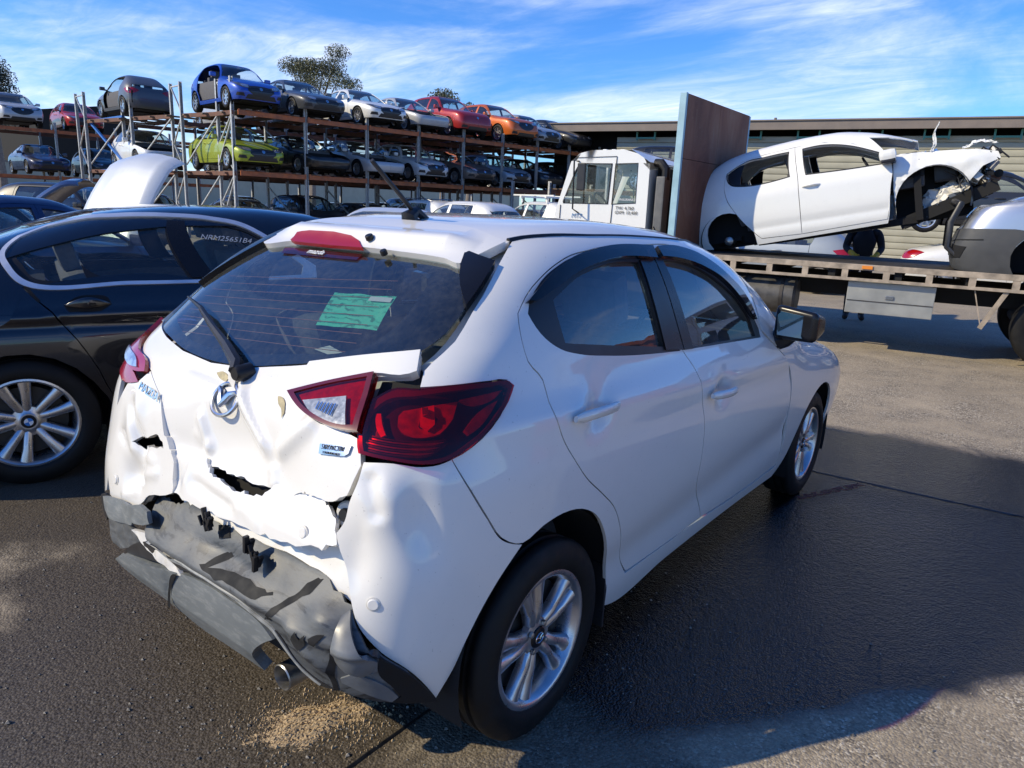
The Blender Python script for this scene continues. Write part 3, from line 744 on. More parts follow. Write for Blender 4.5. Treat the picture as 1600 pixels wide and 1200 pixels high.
HS = Skin(**HERO)
hero = thing('hatchback_car', 'white hatchback in the foreground with crushed tailgate and torn rear bumper', 'car')
def G(c, z, ls, lz, amp, ang=0.):
    ca, sa = math.cos(math.radians(ang)), math.sin(math.radians(ang))
    def f(Q):
        a, b = Q[:, 0]-c, Q[:, 1]-z; u = (a*ca+b*sa)/ls; v = (-a*sa+b*ca)/lz
        return amp*np.exp(-(u*u+v*v))
    return f
def S_(*fs): return lambda Q: sum(f(Q) for f in fs)
def crumple(amp, k, seed=0):
    rs = np.random.RandomState(seed); W = [(rs.randn(2)*k, rs.rand()*6.28, rs.rand()+.3) for _ in range(9)]
    def f(Q):
        v = 0
        for w, p, a in W: v = v + a*(np.abs(np.sin(Q @ w + p)) - .6)
        return amp*v/4
    return f
def ramp_z(z0, d0, z1, d1): return lambda Q: np.interp(Q[:, 1], [z0, z1], [d0, d1])
def ridge(p, q, w, amp):
    w = max(w*1.25, .017)
    p, q = np.array(p), np.array(q); L = np.linalg.norm(q-p); d = (q-p)/L
    def f(Q):
        u = (Q-p) @ d; v = (Q-p) @ np.array([-d[1], d[0]])
        e = np.clip(np.minimum(u, L-u)/(.25*L), 0, 1)
        return amp*np.exp(-(v/w)**2)*e*e*(3-2*e)
    return f
def jag(poly, i0, i1, n, amp, seed):
    r = np.random.RandomState(seed); out = []
    for i, p in enumerate(poly):
        out.append(tuple(p))
        if i0 <= i < i1:
            q = poly[(i+1) % len(poly)]
            for k in range(1, n): t = k/n; out.append((p[0]+(q[0]-p[0])*t + amp*.5*r.randn(), p[1]+(q[1]-p[1])*t + amp*r.randn()))
    return out
def rand_creases(seed, n, sr, zr, amp):
    r = np.random.RandomState(seed); out = []
    for _ in range(n):
        c = np.array([r.uniform(*sr), r.uniform(*zr)]); a = r.uniform(0, math.pi); L = r.uniform(.05, .13); d = L*np.array([math.cos(a), math.sin(a)*.8]); out.append(ridge(c-d, c+d, .013, amp*r.choice([-1, 1])*r.uniform(.4, 1)))
    return out
hp = lambda name, poly, mat, dom='w', label=None, **k: put(name, patch(name, HS, dom, poly, **k), MAT[mat], hero, label=label)
def both(name, poly, mat, holes=(), **k):
    a = hp(name, poly, mat, holes=holes, **k); k.pop('label', None)
    b = hp(name, [(-s, z) for s, z in poly], mat, holes=[[(-s, z) for s, z in h] for h in holes], **k); return a, b

ss = np.linspace(.86, 3.02, 30)
def ze(s):
    s = np.abs(s); z = HS.edge(s, .945); return np.where(s < 1.15, np.interp(s, [.82, .973, 1.15], [1.436, 1.447, min(1.457, float(HS.edge(np.array([1.15]), .945)[0]))]), z)
_ry = np.linspace(.12, 1.36, 30); _rx = pchip([(.0, .47), (.144, .489), (.30, .522), (.55, .548), (1.0, .556), (1.4, .552)])(_ry); _rP = HS.top(np.stack([_rx, _ry], 1)); _rs = HS.s_of(_rP); _rz = _rP[:, 2]
def ze(s):
    s = np.abs(s); z = HS.edge(s, .945); w = np.clip((s - _rs[-1] + .25)/.25, 0, 1); return np.where(s <= _rs[-1], (1-w)*np.interp(s, _rs, _rz) + w*z, z)
ZE = ze(ss)
edge_r = list(zip(ss, ZE))
def arch_pts(sk, y, z, R, xw, a0, a1, n=14):
    t = np.linspace(a0, a1, n); P = np.stack([np.full(n, xw), y + R*np.cos(t), z + R*np.sin(t)], 1)
    return [(float(a), float(p[2])) for a, p in zip(sk.s_of(P), P)]
arch_f = arch_pts(HS, 2.57, .315, .345, .835, math.pi+.25, -.25)
DR = [(1.969,1.424),(1.437,1.414),(1.228,1.39),(1.115,1.352),(1.034,1.299),(1.008,1.256),(1.041,1.196),(1.087,1.136),(1.165,1.083),(1.201,1.027),(1.258,.961),(1.319,.891),(1.41,.789),(1.507,.712),(1.584,.646),(1.666,.503),(1.71,.379),(1.754,.324),(2.252,.321),(2.406,.323),(2.36,.387),(2.247,.555),(2.245,.651),(2.237,.789),(2.198,.909),(2.156,.996),(2.094,1.061),(1.999,1.259)]
DF = [(1.969,1.424),(1.999,1.259),(2.094,1.061),(2.156,.996),(2.198,.909),(2.237,.789),(2.245,.651),(2.247,.555),(2.36,.387),(2.403,.325),(2.91,.306),(3.40,.31),(3.304,.565),(3.238,.822),(3.09,.95),(2.977,1.03),(2.915,1.185),(2.735,1.301),(2.54,1.369),(2.263,1.417)]
DLO = [(1.058,1.254),(1.133,1.202),(1.248,1.152),(1.353,1.129),(1.537,1.105),(2.093,1.059),(2.93,1.019),(2.955,1.057),(2.89,1.177),(2.72,1.288),(2.521,1.358),(2.244,1.406),(1.967,1.416),(1.436,1.406),(1.215,1.378),(1.103,1.334),(1.055,1.289)]
ARCH_R = [(.836,.304),(.862,.342),(.891,.384),(.938,.468),(.985,.538),(1.041,.603),(1.128,.678),(1.216,.704),(1.303,.712),(1.401,.695),(1.486,.646),(1.539,.577),(1.584,.48),(1.611,.371),(1.616,.231)]
door_shape = S_(lambda Q: -.013*np.exp(-((Q[:, 1]-.44-.06*(Q[:, 0]-2.2))/.085)**2), lambda Q: .006*np.exp(-((Q[:, 1]-.985+.055*(Q[:, 0]-1.3))/.03)**2), lambda Q: -.006*np.exp(-((Q[:, 1]-.90+.05*(Q[:, 0]-1.3))/.05)**2))
bowl_r = G(1.47, .965, .062, .050, -.030); bowl_f = G(2.41, .872, .062, .050, -.028)
side = [(.857,1.418),(.848,1.371),(.831,1.304),(.81,1.261),(.783,1.197),(.733,1.15),(.717,1.13),(.722,1.096),(.82,1.101),(.94,1.103),(1.004,1.10),(1.030,1.086),(1.018,1.048),(.973,1.00),(.923,.968),(.868,.948),(.913,.898),(.993,.791),(1.05,.719),(1.13,.681)] + ARCH_R[7:] + [(1.653,.217),(2.113,.235),(2.65,.245),(3.43,.235),(3.40,.303),(2.91,.300),(2.403,.317),(1.752,.318)] + DR[:17][::-1] + [(2.263,1.419),(2.54,1.371),(2.735,1.303),(2.917,1.187),(2.98,1.05)] + [e for e in edge_r[::-1]]
both('side_panel', side, 'white', res=.032, disp=S_(door_shape, G(.93, 1.16, .12, .05, .006)), gap=.0015, label=None)
both('rear_door', DR, 'white', holes=[[p for p in DLO if p[0] < 1.99][:5] + [(2.075,1.061),(1.955,1.414)] + DLO[13:]], res=.030, disp=S_(door_shape, bowl_r), gap=.0025)
both('front_door', DF, 'white', holes=[[(2.115,1.06),(2.93,1.022),(2.952,1.057),(2.887,1.175),(2.718,1.284),(2.518,1.354),(2.244,1.402),(2.005,1.412)]], res=.032, disp=S_(door_shape, bowl_f), gap=.0025)
both('front_fender', [(2.98,1.045),(3.093,.952),(3.243,.823),(3.309,.565),(3.405,.30),(3.43,.235)] + [a for a in arch_f if a[1] > .25] + [(HS.smax-1.05,.22),(HS.smax-.3,.20),(HS.smax-.002,.20)] + [(float(s), float(z)) for s, z in zip(np.linspace(HS.smax-.002, 3.05, 18), HS.edge(np.linspace(HS.smax-.002, 3.05, 18)))], 'white', res=.05, gap=.002)
# glass, black window furniture
both('rear_quarter_glass', [(1.066,1.254),(1.082,1.27),(1.162,1.286),(1.262,1.166),(1.157,1.206)], 'gloss_black', res=.03, off=-.004)
gr, _ = both('rear_door_glass', [(1.176,1.284),(1.24,1.372),(1.44,1.402),(1.84,1.41),(1.945,1.085),(1.273,1.160)], 'glass', res=.05, off=-.012)
gf, _ = both('front_door_glass', [(2.02,1.408),(2.24,1.40),(2.50,1.352),(2.70,1.282),(2.872,1.17),(2.93,1.06),(2.915,1.026),(2.15,1.058)], 'glass', res=.05, off=-.012)
both('window_frame', DLO, 'black_plastic', holes=[[(1.19,1.284),(1.33,1.338),(1.48,1.366),(1.83,1.371),(1.94,1.09),(1.275,1.166)], [(2.068,1.372),(2.19,1.369),(2.402,1.343),(2.60,1.284),(2.80,1.18),(2.875,1.09),(2.875,1.034),(2.18,1.066)]], res=.03, off=-.003)
both('pillar_cover', [(1.842,1.376),(1.976,1.374),(2.096,1.062),(1.949,1.078)], 'gloss_black', res=.04, off=.004)
both('pillar_cover', [(1.987,1.376),(2.06,1.383),(2.187,1.056),(2.104,1.061)], 'gloss_black', res=.04, off=.004)
both('rain_visor', [(1.037,1.28),(1.126,1.336),(1.247,1.379),(1.434,1.404),(1.986,1.41),(1.982,1.372),(1.517,1.374),(1.311,1.346),(1.155,1.302),(1.068,1.278)], 'visor', res=.03, off=.020, skirt=.02)
both('rain_visor', [(2.03,1.408),(2.302,1.402),(2.537,1.362),(2.724,1.288),(2.873,1.178),(2.905,1.10),(2.856,1.125),(2.80,1.176),(2.661,1.268),(2.453,1.332),(2.24,1.364),(2.04,1.376)], 'visor', res=.03, off=.020, skirt=.02)
# roof, tailgate
def xy(Q): P = HS.wrap(Q); return [(float(p[0]), float(p[1])) for p in P]
rs = np.linspace(.86, 2.30, 16); re_ = xy(np.stack([rs, ze(rs)], 1))
roof = [(.0,.085),(.30,.095),(.50,.12)] + re_ + [(.45, 1.50),(.2,1.56),(0,1.58)]
roof = roof + [(-x, y) for x, y in roof[::-1][1:-1]]
hp('roof', roof, 'white', 't', res=.06, skirt=.02)
hood = xy(np.stack([np.linspace(3.10, HS.smax-.01, 20), HS.edge(np.linspace(3.10, HS.smax-.01, 20))], 1))
hood = hood + [(-x, y) for x, y in hood[::-1]]
hp('bonnet', hood, 'white', 't', res=.08)
scr = xy(np.stack([np.linspace(2.36, 3.0, 8), ze(np.linspace(2.36, 3.0, 8))], 1))
scr = [(0, 1.60),(.3,1.57)] + [(x-.03, y) for x, y in scr] + [(.35, 2.27),(0, 2.32)]
hp('windscreen', scr + [(-x, y) for x, y in scr[::-1][1:-1]], 'glass', 't', res=.08, off=-.004)
for s in (-1, 1):
    q = np.linspace(.835, 3.0, 60); P = HS.wrap(np.stack([s*q, ze(q)], 1)); MB().tube(P + [0, 0, -.001], np.interp(q, [.83, .9, 1.5, 3.0], [.010, .009, .005, .005]), 6).obj('roof_moulding', MAT['trim'], hero)
lid = [(-.659,1.365),(-.465,1.378),(-.102,1.381),(.301,1.38),(.60,1.374),(.70,1.368),(.745,1.39),(.835,1.425),(.619,1.4535),(.338,1.4625),(-.063,1.4665),(-.425,1.4645),(-.70,1.447),(-.82,1.42)]
lip = lambda Q: .014 + .030*np.exp(-((Q[:, 1]-1.412)/.016)**2)*np.clip((.72-np.abs(Q[:, 0]))/.15, 0, 1)
hp('tailgate_spoiler', lid, 'white', res=.016, disp=lip, skirt=.03)
hp('brake_light', [(-.46,1.378),(-.475,1.395),(-.44,1.397),(-.38,1.399),(-.184,1.400),(-.04,1.397),(.03,1.391),(.10,1.376),(-.105,1.374),(-.41,1.374)], 'red_deep', res=.012, off=.006, disp=lip, skirt=.012, smooth=False)
hp('rear_window', [(-.745,1.10),(-.544,1.08),(-.367,1.059),(-.17,1.052),(.013,1.062),(.213,1.092),(.489,1.137),(.683,1.173),(.742,1.216),(.779,1.281),(.745,1.362),(.698,1.384),(.314,1.394),(-.09,1.396),(-.443,1.392),(-.66,1.386),(-.73,1.33),(-.76,1.20)], 'glass_rear', res=.04, off=-.004)
hp('window_border', [(-.74,1.10),(-.544,1.08),(-.367,1.06),(-.17,1.053),(.013,1.063),(.213,1.093),(.489,1.138),(.683,1.174),(.74,1.216),(.775,1.281),(.74,1.36),(.698,1.38),(.314,1.39),(-.09,1.392),(-.443,1.388),(-.655,1.38),(-.725,1.33),(-.755,1.20)], 'gloss_black', holes=[[(-.655,1.134),(-.67,1.25),(-.60,1.348),(-.30,1.362),(-.039,1.366),(.349,1.362),(.558,1.349),(.579,1.315),(.552,1.224),(.489,1.175),(.405,1.147),(.18,1.115),(-.037,1.089),(-.22,1.08),(-.382,1.085)]], res=.035, off=-.008, skirt=.002)
dl = MB()
for k in range(9):
    z = 1.125 + .022*k; qs = np.linspace(-.60, .42, 18); dl.tube(on_skin(HS, 'w', np.stack([qs, z + .03*(qs/.6)], 1), None, -.009), .0011, 4)
o = dl.obj('defroster_lines', plain('defroster', (.32, .10, .05), .6, vary=0), hero)
both_fin = [(.690,1.365),(.672,1.398),(.832,1.375),(.812,1.319),(.784,1.270)]
hp('spoiler_fin', both_fin, 'gloss_black', res=.03, off=.016, skirt=.03)
hp('spoiler_fin', [(-s, z) for s, z in [(.672,1.362),(.664,1.398),(.80,1.412),(.80,1.33),(.79,1.25),(.745,1.22)]], 'gloss_black', res=.03, off=.016, skirt=.03)
hp('tailgate_gutter', [(.690,1.39),(.80,1.43),(.872,1.432),(.862,1.371),(.845,1.304),(.824,1.261),(.797,1.197),(.747,1.15),(.735,1.09),(.60,1.00),(.55,1.09),(.66,1.14),(.74,1.21),(.775,1.28)], 'inner', res=.04, off=-.035, skirt=0)
hatch_b = S_(G(.12, .87, .30, .10, -.042), G(-.10, .80, .22, .05, -.015), G(.33, .80, .10, .06, -.012), ridge((.04,1.03), (.27,.86), .016, .022), ridge((.27,.87), (.47,1.02), .020, .018), ridge((-.12,.93), (-.02,.80), .016, .014), ridge((.27,.86), (.30,.79), .02, .012), ridge((-.30,1.03),(.05,1.015), .012, -.010), G(-.30, .99, .05, .03, -.012), crumple(.0006, 15, 3), *rand_creases(71, 2, (-.2, .45), (.81, .88), .005))
HATCH = [(-.735,1.103),(-.722,1.074),(-.604,1.026),(-.441,.984),(-.329,.928),(-.259,.838),(-.204,.787),(-.12,.779),(-.049,.776),(.02,.786),(.073,.780),(.14,.79),(.206,.785),(.29,.796),(.366,.797),(.42,.818),(.448,.822),(.496,.826),(.556,.831),(.600,.855),(.629,.929),(.612,.981),(.566,.989),(.46,.992),(.37,1.007),(.301,1.029),(.36,1.049),(.58,1.107),(.685,1.117),(.703,1.124),(.687,1.166),(.493,1.132),(.218,1.086),(.02,1.056),(-.163,1.046),(-.357,1.053),(-.534,1.073)]
hp('tailgate', jag(HATCH, 5, 20, 4, .0022, 92), 'white', smooth=False, res=.0125, disp=hatch_b, skirt=.02, label='crushed and creased tailgate skin')
hp('tailgate_trim', [(.297,1.03),(.36,1.049),(.578,1.108),(.685,1.117),(.703,1.124),(.69,1.168),(.5,1.138),(.30,1.10)], 'white', res=.025, off=.014, skirt=.014, label='sprung trim strip standing off the tailgate')
hp('paint_chip', [(-.03,1.035),(.01,1.040),(.03,1.022),(.05,1.002),(.02,1.012),(-.01,1.022)], 'inner', res=.01, off=.004, skirt=0)
chipm = plain('bare_filler', (.42, .36, .22), .8, vary=.3, vs=60)
put('paint_chip', patch('paint_chip', HS, 'w', [(.245,1.02),(.262,1.005),(.285,.993),(.292,.975),(.30,.99),(.29,1.01),(.27,1.02)], disp=S_(hatch_b), off=.003, res=.01, skirt=0), chipm, hero)
put('paint_chip', patch('paint_chip', HS, 'w', [(-.105,1.03),(-.07,1.036),(-.03,1.028),(-.035,1.018),(-.07,1.020)], disp=S_(hatch_b), off=.003, res=.01, skirt=0), chipm, hero)
# lamps
hp('lamp_body', [(.59,1.10),(.66,1.10),(.82,1.10),(1.0,1.097),(1.02,1.083),(1.008,1.05),(.965,1.003),(.868,.953),(.789,.944),(.715,.95),(.625,.955),(.59,.99)], 'void', res=.03, off=-.055, skirt=0)
L_OUT = [(.597,1.049),(.62,1.066),(.648,1.082),(.726,1.089),(.82,1.098),(.94,1.099),(1.004,1.096),(1.027,1.084),(1.015,1.05),(.97,1.003),(.92,.972),(.87,.952),(.832,.943),(.789,.942),(.715,.948),(.624,.953),(.616,.966),(.603,1.005),(.601,1.026)]
tl = hp('tail_light', L_OUT, 'red_lens', res=.02, off=.012, skirt=.014, label='long red outer tail light')
def lp(n, poly, m, off, **k): return put(n, patch(n, HS, 'w', poly, res=.015, off=off, **k), MAT[m], tl)
lp('lamp_housing', L_OUT, 'trim', -.022, gap=.004)
MAT.update(red_mid=plain('red_tint_bowl', (.42, .012, .012), .22, metal=.2, coat=.4, vary=.35, vs=45), red_dark=plain('dark_red_shell', (.11, .006, .008), .25, coat=.5, vary=.1), smoke=plain('smoked_reflector', (.16, .17, .18), .2, .7, vary=.3, vs=60))
lp('lamp_reflector', [(.686,1.044),(.694,1.054),(.764,1.065),(.848,1.07),(.847,1.036),(.821,1.009),(.788,1.003),(.728,1.007),(.695,1.024)], 'red_mid', -.014, disp=G(.775, 1.035, .045, .022, -.012))
lp('lamp_reflector', [(.743,1.06),(.777,1.065),(.797,1.027),(.783,1.016),(.755,1.028)], 'red_bright', -.010)
lp('lamp_glint', [(.747,1.056),(.763,1.057),(.771,1.044),(.755,1.043)], 'clear_bowl', .001, skirt=.01)  # small bright patch standing in for the sun glint in the lamp
lp('lamp_reflector', [(.625,1.038),(.64,1.04),(.656,1.021),(.676,1.001),(.665,.995),(.644,1.012)], 'red_bright', -.004)
lp('lamp_reflector', [(.851,1.072),(.999,1.08),(.987,1.071),(.869,1.065)], 'red_mid', -.008)
lp('lamp_reflector', [(.891,1.007),(.912,1.031),(.986,1.058),(.974,1.042),(.94,1.009),(.909,.996)], 'red_mid', -.006)
lp('indicator', [(.618,1.019),(.621,1.028),(.646,1.008),(.676,.994),(.735,.986),(.852,.985),(.832,.971),(.80,.958),(.712,.959),(.642,.964)], 'smoke', -.012)
lp('lamp_rim', L_OUT, 'red_dark', .004, holes=[[(.612,1.03),(.632,1.055),(.73,1.078),(.94,1.090),(1.0,1.088),(1.012,1.080),(1.0,1.05),(.955,1.003),(.91,.979),(.865,.960),(.79,.950),(.72,.955),(.632,.960),(.616,.99)]])
for k in range(7):
    z = .963+.0052*k; a = .638-.0015*k; b_ = .80+.006*k; lp('indicator_rib', [(a, z),(.715, z-.003),(b_, z-.003),(b_+.01, z-.0008),(.715, z-.0005),(a, z+.0025)], 'clear_bowl' if k % 2 else 'smoke', -.006, skirt=.004)
MAT['lens_grey'] = plain('ribbed_clear_lens', (.40, .41, .41), .25, .35, .6, vary=.35, vs=70)
LH = [(.304,1.029),(.363,1.047),(.47,1.078),(.582,1.106),(.597,1.06),(.612,.994),(.566,.991),(.461,.995),(.37,1.01)]
t2 = hp('tailgate_light', LH, 'red_lens', res=.02, off=.022, skirt=.024, label='inner tail light knocked loose on the right of the tailgate')
put('lamp_housing', patch('lamp_housing', HS, 'w', LH, holes=[[(.387,1.019),(.529,1.045),(.566,1.003),(.501,1.001),(.437,1.007)]], res=.02, off=.012), MAT['red_mid'], t2); put('lamp_rim', patch('lamp_rim', HS, 'w', LH, holes=[[(.335,1.030),(.37,1.041),(.47,1.070),(.568,1.094),(.580,1.06),(.594,1.003),(.56,.999),(.461,1.003),(.385,1.015)]], res=.02, off=.025, skirt=.01), MAT['red_dark'], t2)
put('reverse_lens', patch('reverse_lens', HS, 'w', [(.385,1.021),(.531,1.049),(.572,1.000),(.501,.998),(.437,1.005)], res=.02, off=.0235, skirt=.008), MAT['lens_grey'], t2)
for k in range(6):
    q = .455+.012*k; a = MB(); P = on_skin(HS, 'w', np.array([(q, 1.012-.0008*k), (q, 1.026+.0008*k)]), None, .0275); a.bar(P[0], P[1], .003); a.obj('lens_rib', MAT['chrome'], t2)
hp('lamp_recess', [(.585,1.106),(.68,1.118),(.70,1.142),(.73,1.12),(.70,1.09),(.648,1.085),(.60,1.05),(.603,1.0),(.592,1.05)], 'void', res=.02, off=-.02, skirt=0)
LL = [(-.748,1.10),(-.729,1.061),(-.589,1.022),(-.463,.993),(-.445,.975),(-.525,.967),(-.606,.982),(-.723,1.012),(-.76,1.06)]
t3 = hp('tailgate_light', LL, 'red_opaque', res=.02, off=.016, skirt=.02, label='red inner tail light at the far left corner')
put('reverse_lens', patch('reverse_lens', HS, 'w', [(-.70,1.012),(-.616,1.010),(-.522,.994),(-.498,.979),(-.555,.976),(-.621,.986)], res=.02, off=.021, skirt=.006), MAT['clear_bowl'], t3)
hp('tail_light', [(-.72,1.00),(-.61,.976),(-.525,.960),(-.476,.941),(-.556,.925),(-.70,.945),(-.85,.95),(-1.0,1.07),(-.86,1.08)], 'red_opaque', res=.03, off=.006, label='red outer tail light at the far left corner')
# rear bumper
BR = [(.637,.938),(.628,.886),(.613,.844),(.602,.796),(.58,.763),(.587,.737),(.613,.686),(.64,.612),(.661,.562),(.713,.499),(.777,.435)] + ARCH_R[:7] + [(1.048,.717),(.99,.791),(.909,.898),(.866,.948),(.832,.94),(.789,.938),(.715,.944)]
bump_b = S_(G(.70, .86, .06, .07, .014), G(.80, .81, .05, .10, -.020, 20), ridge((.655,.93), (.70,.80), .02, -.012), G(.64, .70, .05, .08, -.018), crumple(.0007, 9, 5), *rand_creases(72, 1, (.64, .74), (.70, .84), .004))
hp('rear_bumper', BR, 'white', res=.0135, disp=bump_b, gap=.001, skirt=.02, label='white bumper corner beside the rear wheel')
hp('rear_bumper', [(-s, z) for s, z in ARCH_R[:7]] + [(-1.04,.72),(-.90,.90),(-.85,.93),(-.62,.92),(-.60,.80),(-.63,.727),(-.586,.657),(-.60,.55),(-.777,.435)], 'white', res=.03)
strip_b = S_(*rand_creases(73, 4, (-.15, .55), (.68, .77), .006), lambda Q: np.interp(Q[:, 1], [.67, .72, .77, .83], [.004, .004, -.010, -.030]), crumple(.0012, 16, 8), ridge((-.1,.73), (.2,.70), .012, -.014), G(-.16, .71, .05, .04, -.02))
hp('bumper_beam', jag([(-.20,.80),(-.12,.80),(-.03,.80),(.01,.768),(.075,.762),(.15,.752),(.212,.760),(.27,.770),(.31,.81),(.42,.83),(.50,.825),(.560,.790),(.587,.737),(.535,.716),(.391,.689),(.28,.679),(.097,.67),(-.039,.669),(-.156,.669)], 2, 18, 5, .0035, 91), 'white', res=.013, smooth=False, disp=strip_b, skirt=.014, label='torn white strip across the middle of the bumper')
hp('bumper_skin', [(-.155,.666),(-.038,.665),(.098,.667),(.281,.676),(.391,.686),(.536,.713),(.588,.734),(.613,.686),(.64,.612),(.637,.59),(.534,.62),(.352,.62),(.128,.61),(-.009,.60),(-.15,.60)], 'white', res=.02, disp=S_(ramp_z(.60, -.036, .70, -.048), G(.42, .66, .10, .03, -.012), crumple(.004, 12, 11)), skirt=0, label='pushed in lower bumper skin')
bl_b = S_(*rand_creases(74, 4, (-.55, -.25), (.58, .80), .008), crumple(.0022, 9, 21), G(-.44, .84, .05, .08, .02), G(-.40, .66, .06, .05, -.03), ridge((-.50,.90), (-.33,.70), .02, -.02))
BL = [(-.553,.923),(-.483,.938),(-.437,.981),(-.329,.928),(-.259,.838),(-.204,.787),(-.17,.757),(-.15,.668),(-.282,.625),(-.35,.568),(-.498,.517),(-.56,.548),(-.615,.657),(-.66,.727),(-.62,.80)]
hp('rear_bumper', jag(BL, 3, 10, 4, .004, 93), 'white', smooth=False, holes=[jag([(-.428,.76),(-.387,.783),(-.345,.79),(-.296,.813),(-.251,.799),(-.238,.781),(-.299,.771),(-.34,.766),(-.37,.746),(-.394,.753)], 0, 10, 3, .004, 94)], res=.0145, disp=bl_b, skirt=.02, label='crumpled bumper corner with a ragged hole at far left')
hp('inner_panel', [(-.60,.98),(-.3,1.0),(.3,1.0),(.62,1.0),(.66,.9),(.66,.72),(.66,.40),(.2,.36),(-.45,.40),(-.62,.60)], 'void', res=.06, off=-.085, skirt=0)
VAL = [(-.282,.628),(-.21,.622),(-.145,.636),(-.067,.652),(-.009,.632),(.129,.634),(.352,.644),(.525,.638),(.637,.599),(.66,.562),(.713,.495),(.777,.431),(.836,.301),(.788,.318),(.731,.345),(.615,.370),(.513,.369),(.469,.399),(.424,.453),(.312,.465),(.211,.48),(.002,.475),(-.188,.49),(-.25,.53)]
val_b = S_(lambda Q: np.interp(Q[:, 1] - .02*np.clip((.1-Q[:, 0])/.4, -1, 1)*0, [.30, .40, .495, .505, .515, .55, .64], [.006, .010, .022, .034, .033, .012, -.040]), crumple(.004, 13, 31), G(.58, .56, .05, .03, .022), G(.55, .47, .06, .05, .014), ridge((.45,.52), (.62,.42), .014, .012), G(.15, .57, .16, .025, -.014))
hp('valance', jag(VAL, 0, 8, 5, .0045, 95), 'scuff', smooth=False, res=.0125, disp=val_b, skirt=.018, label='torn and scraped grey plastic ledge under the bumper')
LOW = [(-.488,.354),(-.441,.382),(-.25,.42),(-.065,.459),(.015,.474),(.211,.481),(.385,.46),(.411,.447),(.357,.412),(.312,.365),(.300,.330),(.312,.289),(.255,.288),(.10,.277),(-.058,.267),(-.14,.30),(-.368,.307),(-.488,.322)]
hp('lower_valance', LOW, 'dusty', res=.02, off=.022, disp=S_(lambda Q: np.interp(Q[:, 1], [.26, .36, .48], [-.02, .012, .004]), crumple(.002, 8, 41), ridge((-.14,.33), (-.11,.45), .010, -.010)), skirt=.03, label='dusty pale grey lower bumper panel')
hp('valance_groove', [(-.44,.39),(-.065,.468),(.015,.482),(.211,.489),(.40,.466),(.46,.41),(.56,.365),(.60,.372),(.50,.40),(.43,.465),(.31,.478),(.21,.496),(.0,.488),(-.19,.505)], 'black_plastic', res=.015, off=.003, disp=val_b, skirt=.01)
MAT['scuff_light'] = plain('scuffed_plastic_insert', (.125, .132, .138), .38, vary=.25, vs=14); MAT['edge_highlight'] = plain('plastic_edge_highlight', (.25, .26, .26), .5, vary=.35, vs=30); MAT['scuff_shade'] = plain('black_scuff_shade', (.010, .0105, .012), .7, spec=.25, vary=.3, vs=25)  # the black one serves scuff marks and painted bumper shade
def vp(name, poly, mat, off, lab=None, dome=0., **k):
    c = np.array(poly).mean(0); rad = np.abs(np.array(poly) - c).max(0)
    dd = (lambda Q: val_b(Q) + dome*np.clip(1 - (((Q - c)/rad)**2).sum(1), 0, 1)) if dome else val_b
    return hp(name, poly, mat, res=.011, off=off, disp=dd, label=lab, **k)
vp('bumper_insert', [(.625,.578),(.64,.593),(.664,.55),(.691,.51),(.715,.484),(.713,.458),(.684,.444),(.649,.455),(.629,.48),(.623,.529)], 'scuff_light', .006, 'smooth oval insert at the bumper corner', dome=.022, skirt=.014)
vp('reflector_pocket', [(.627,.421),(.661,.443),(.706,.426),(.731,.401),(.749,.365),(.734,.351),(.679,.382),(.628,.407)], 'scuff_light', .005, skirt=.010)
vp('bumper_side_shade', [(.719,.495),(.762,.453),(.836,.303),(.784,.323),(.731,.349),(.755,.362),(.738,.405),(.716,.444)], 'scuff_shade', .003, skirt=.006)  # dark patch: the shade on this side of the bumper is painted in
vp('scuff_mark', jag([(.504,.625),(.525,.630),(.504,.589),(.433,.533),(.40,.49),(.37,.482),(.404,.528),(.459,.574)], 0, 8, 4, .004, 111), 'scuff_shade', .0012, skirt=0, smooth=False)
vp('scuff_mark', jag([(.066,.528),(.136,.577),(.171,.578),(.103,.53),(.209,.55),(.351,.554),(.387,.551),(.321,.523),(.21,.523),(.103,.52)], 0, 10, 4, .004, 112), 'scuff_shade', .0012, skirt=0, smooth=False)
vp('scuff_mark', jag([(.617,.515),(.63,.521),(.624,.478),(.611,.42),(.614,.367),(.596,.365),(.594,.421),(.607,.473)], 0, 8, 3, .003, 113), 'scuff_shade', .0012, skirt=0, smooth=False)
vp('valance_edge', [(-.211,.505),(-.091,.495),(.003,.499),(.211,.499),(.364,.483),(.405,.475),(.452,.440),(.505,.395),(.56,.372),(.555,.366),(.50,.386),(.446,.430),(.398,.466),(.358,.474),(.205,.490),(.0,.490),(-.095,.486),(-.214,.496)], 'edge_highlight', .005, skirt=.008)  # pale strip along the fold: the bright edge highlight put into colour
hp('strap_mark', [(-.066,.456),(-.044,.462),(-.098,.391),(-.140,.312),(-.156,.314),(-.11,.394)], 'scuff_shade', res=.02, off=.034, skirt=0)
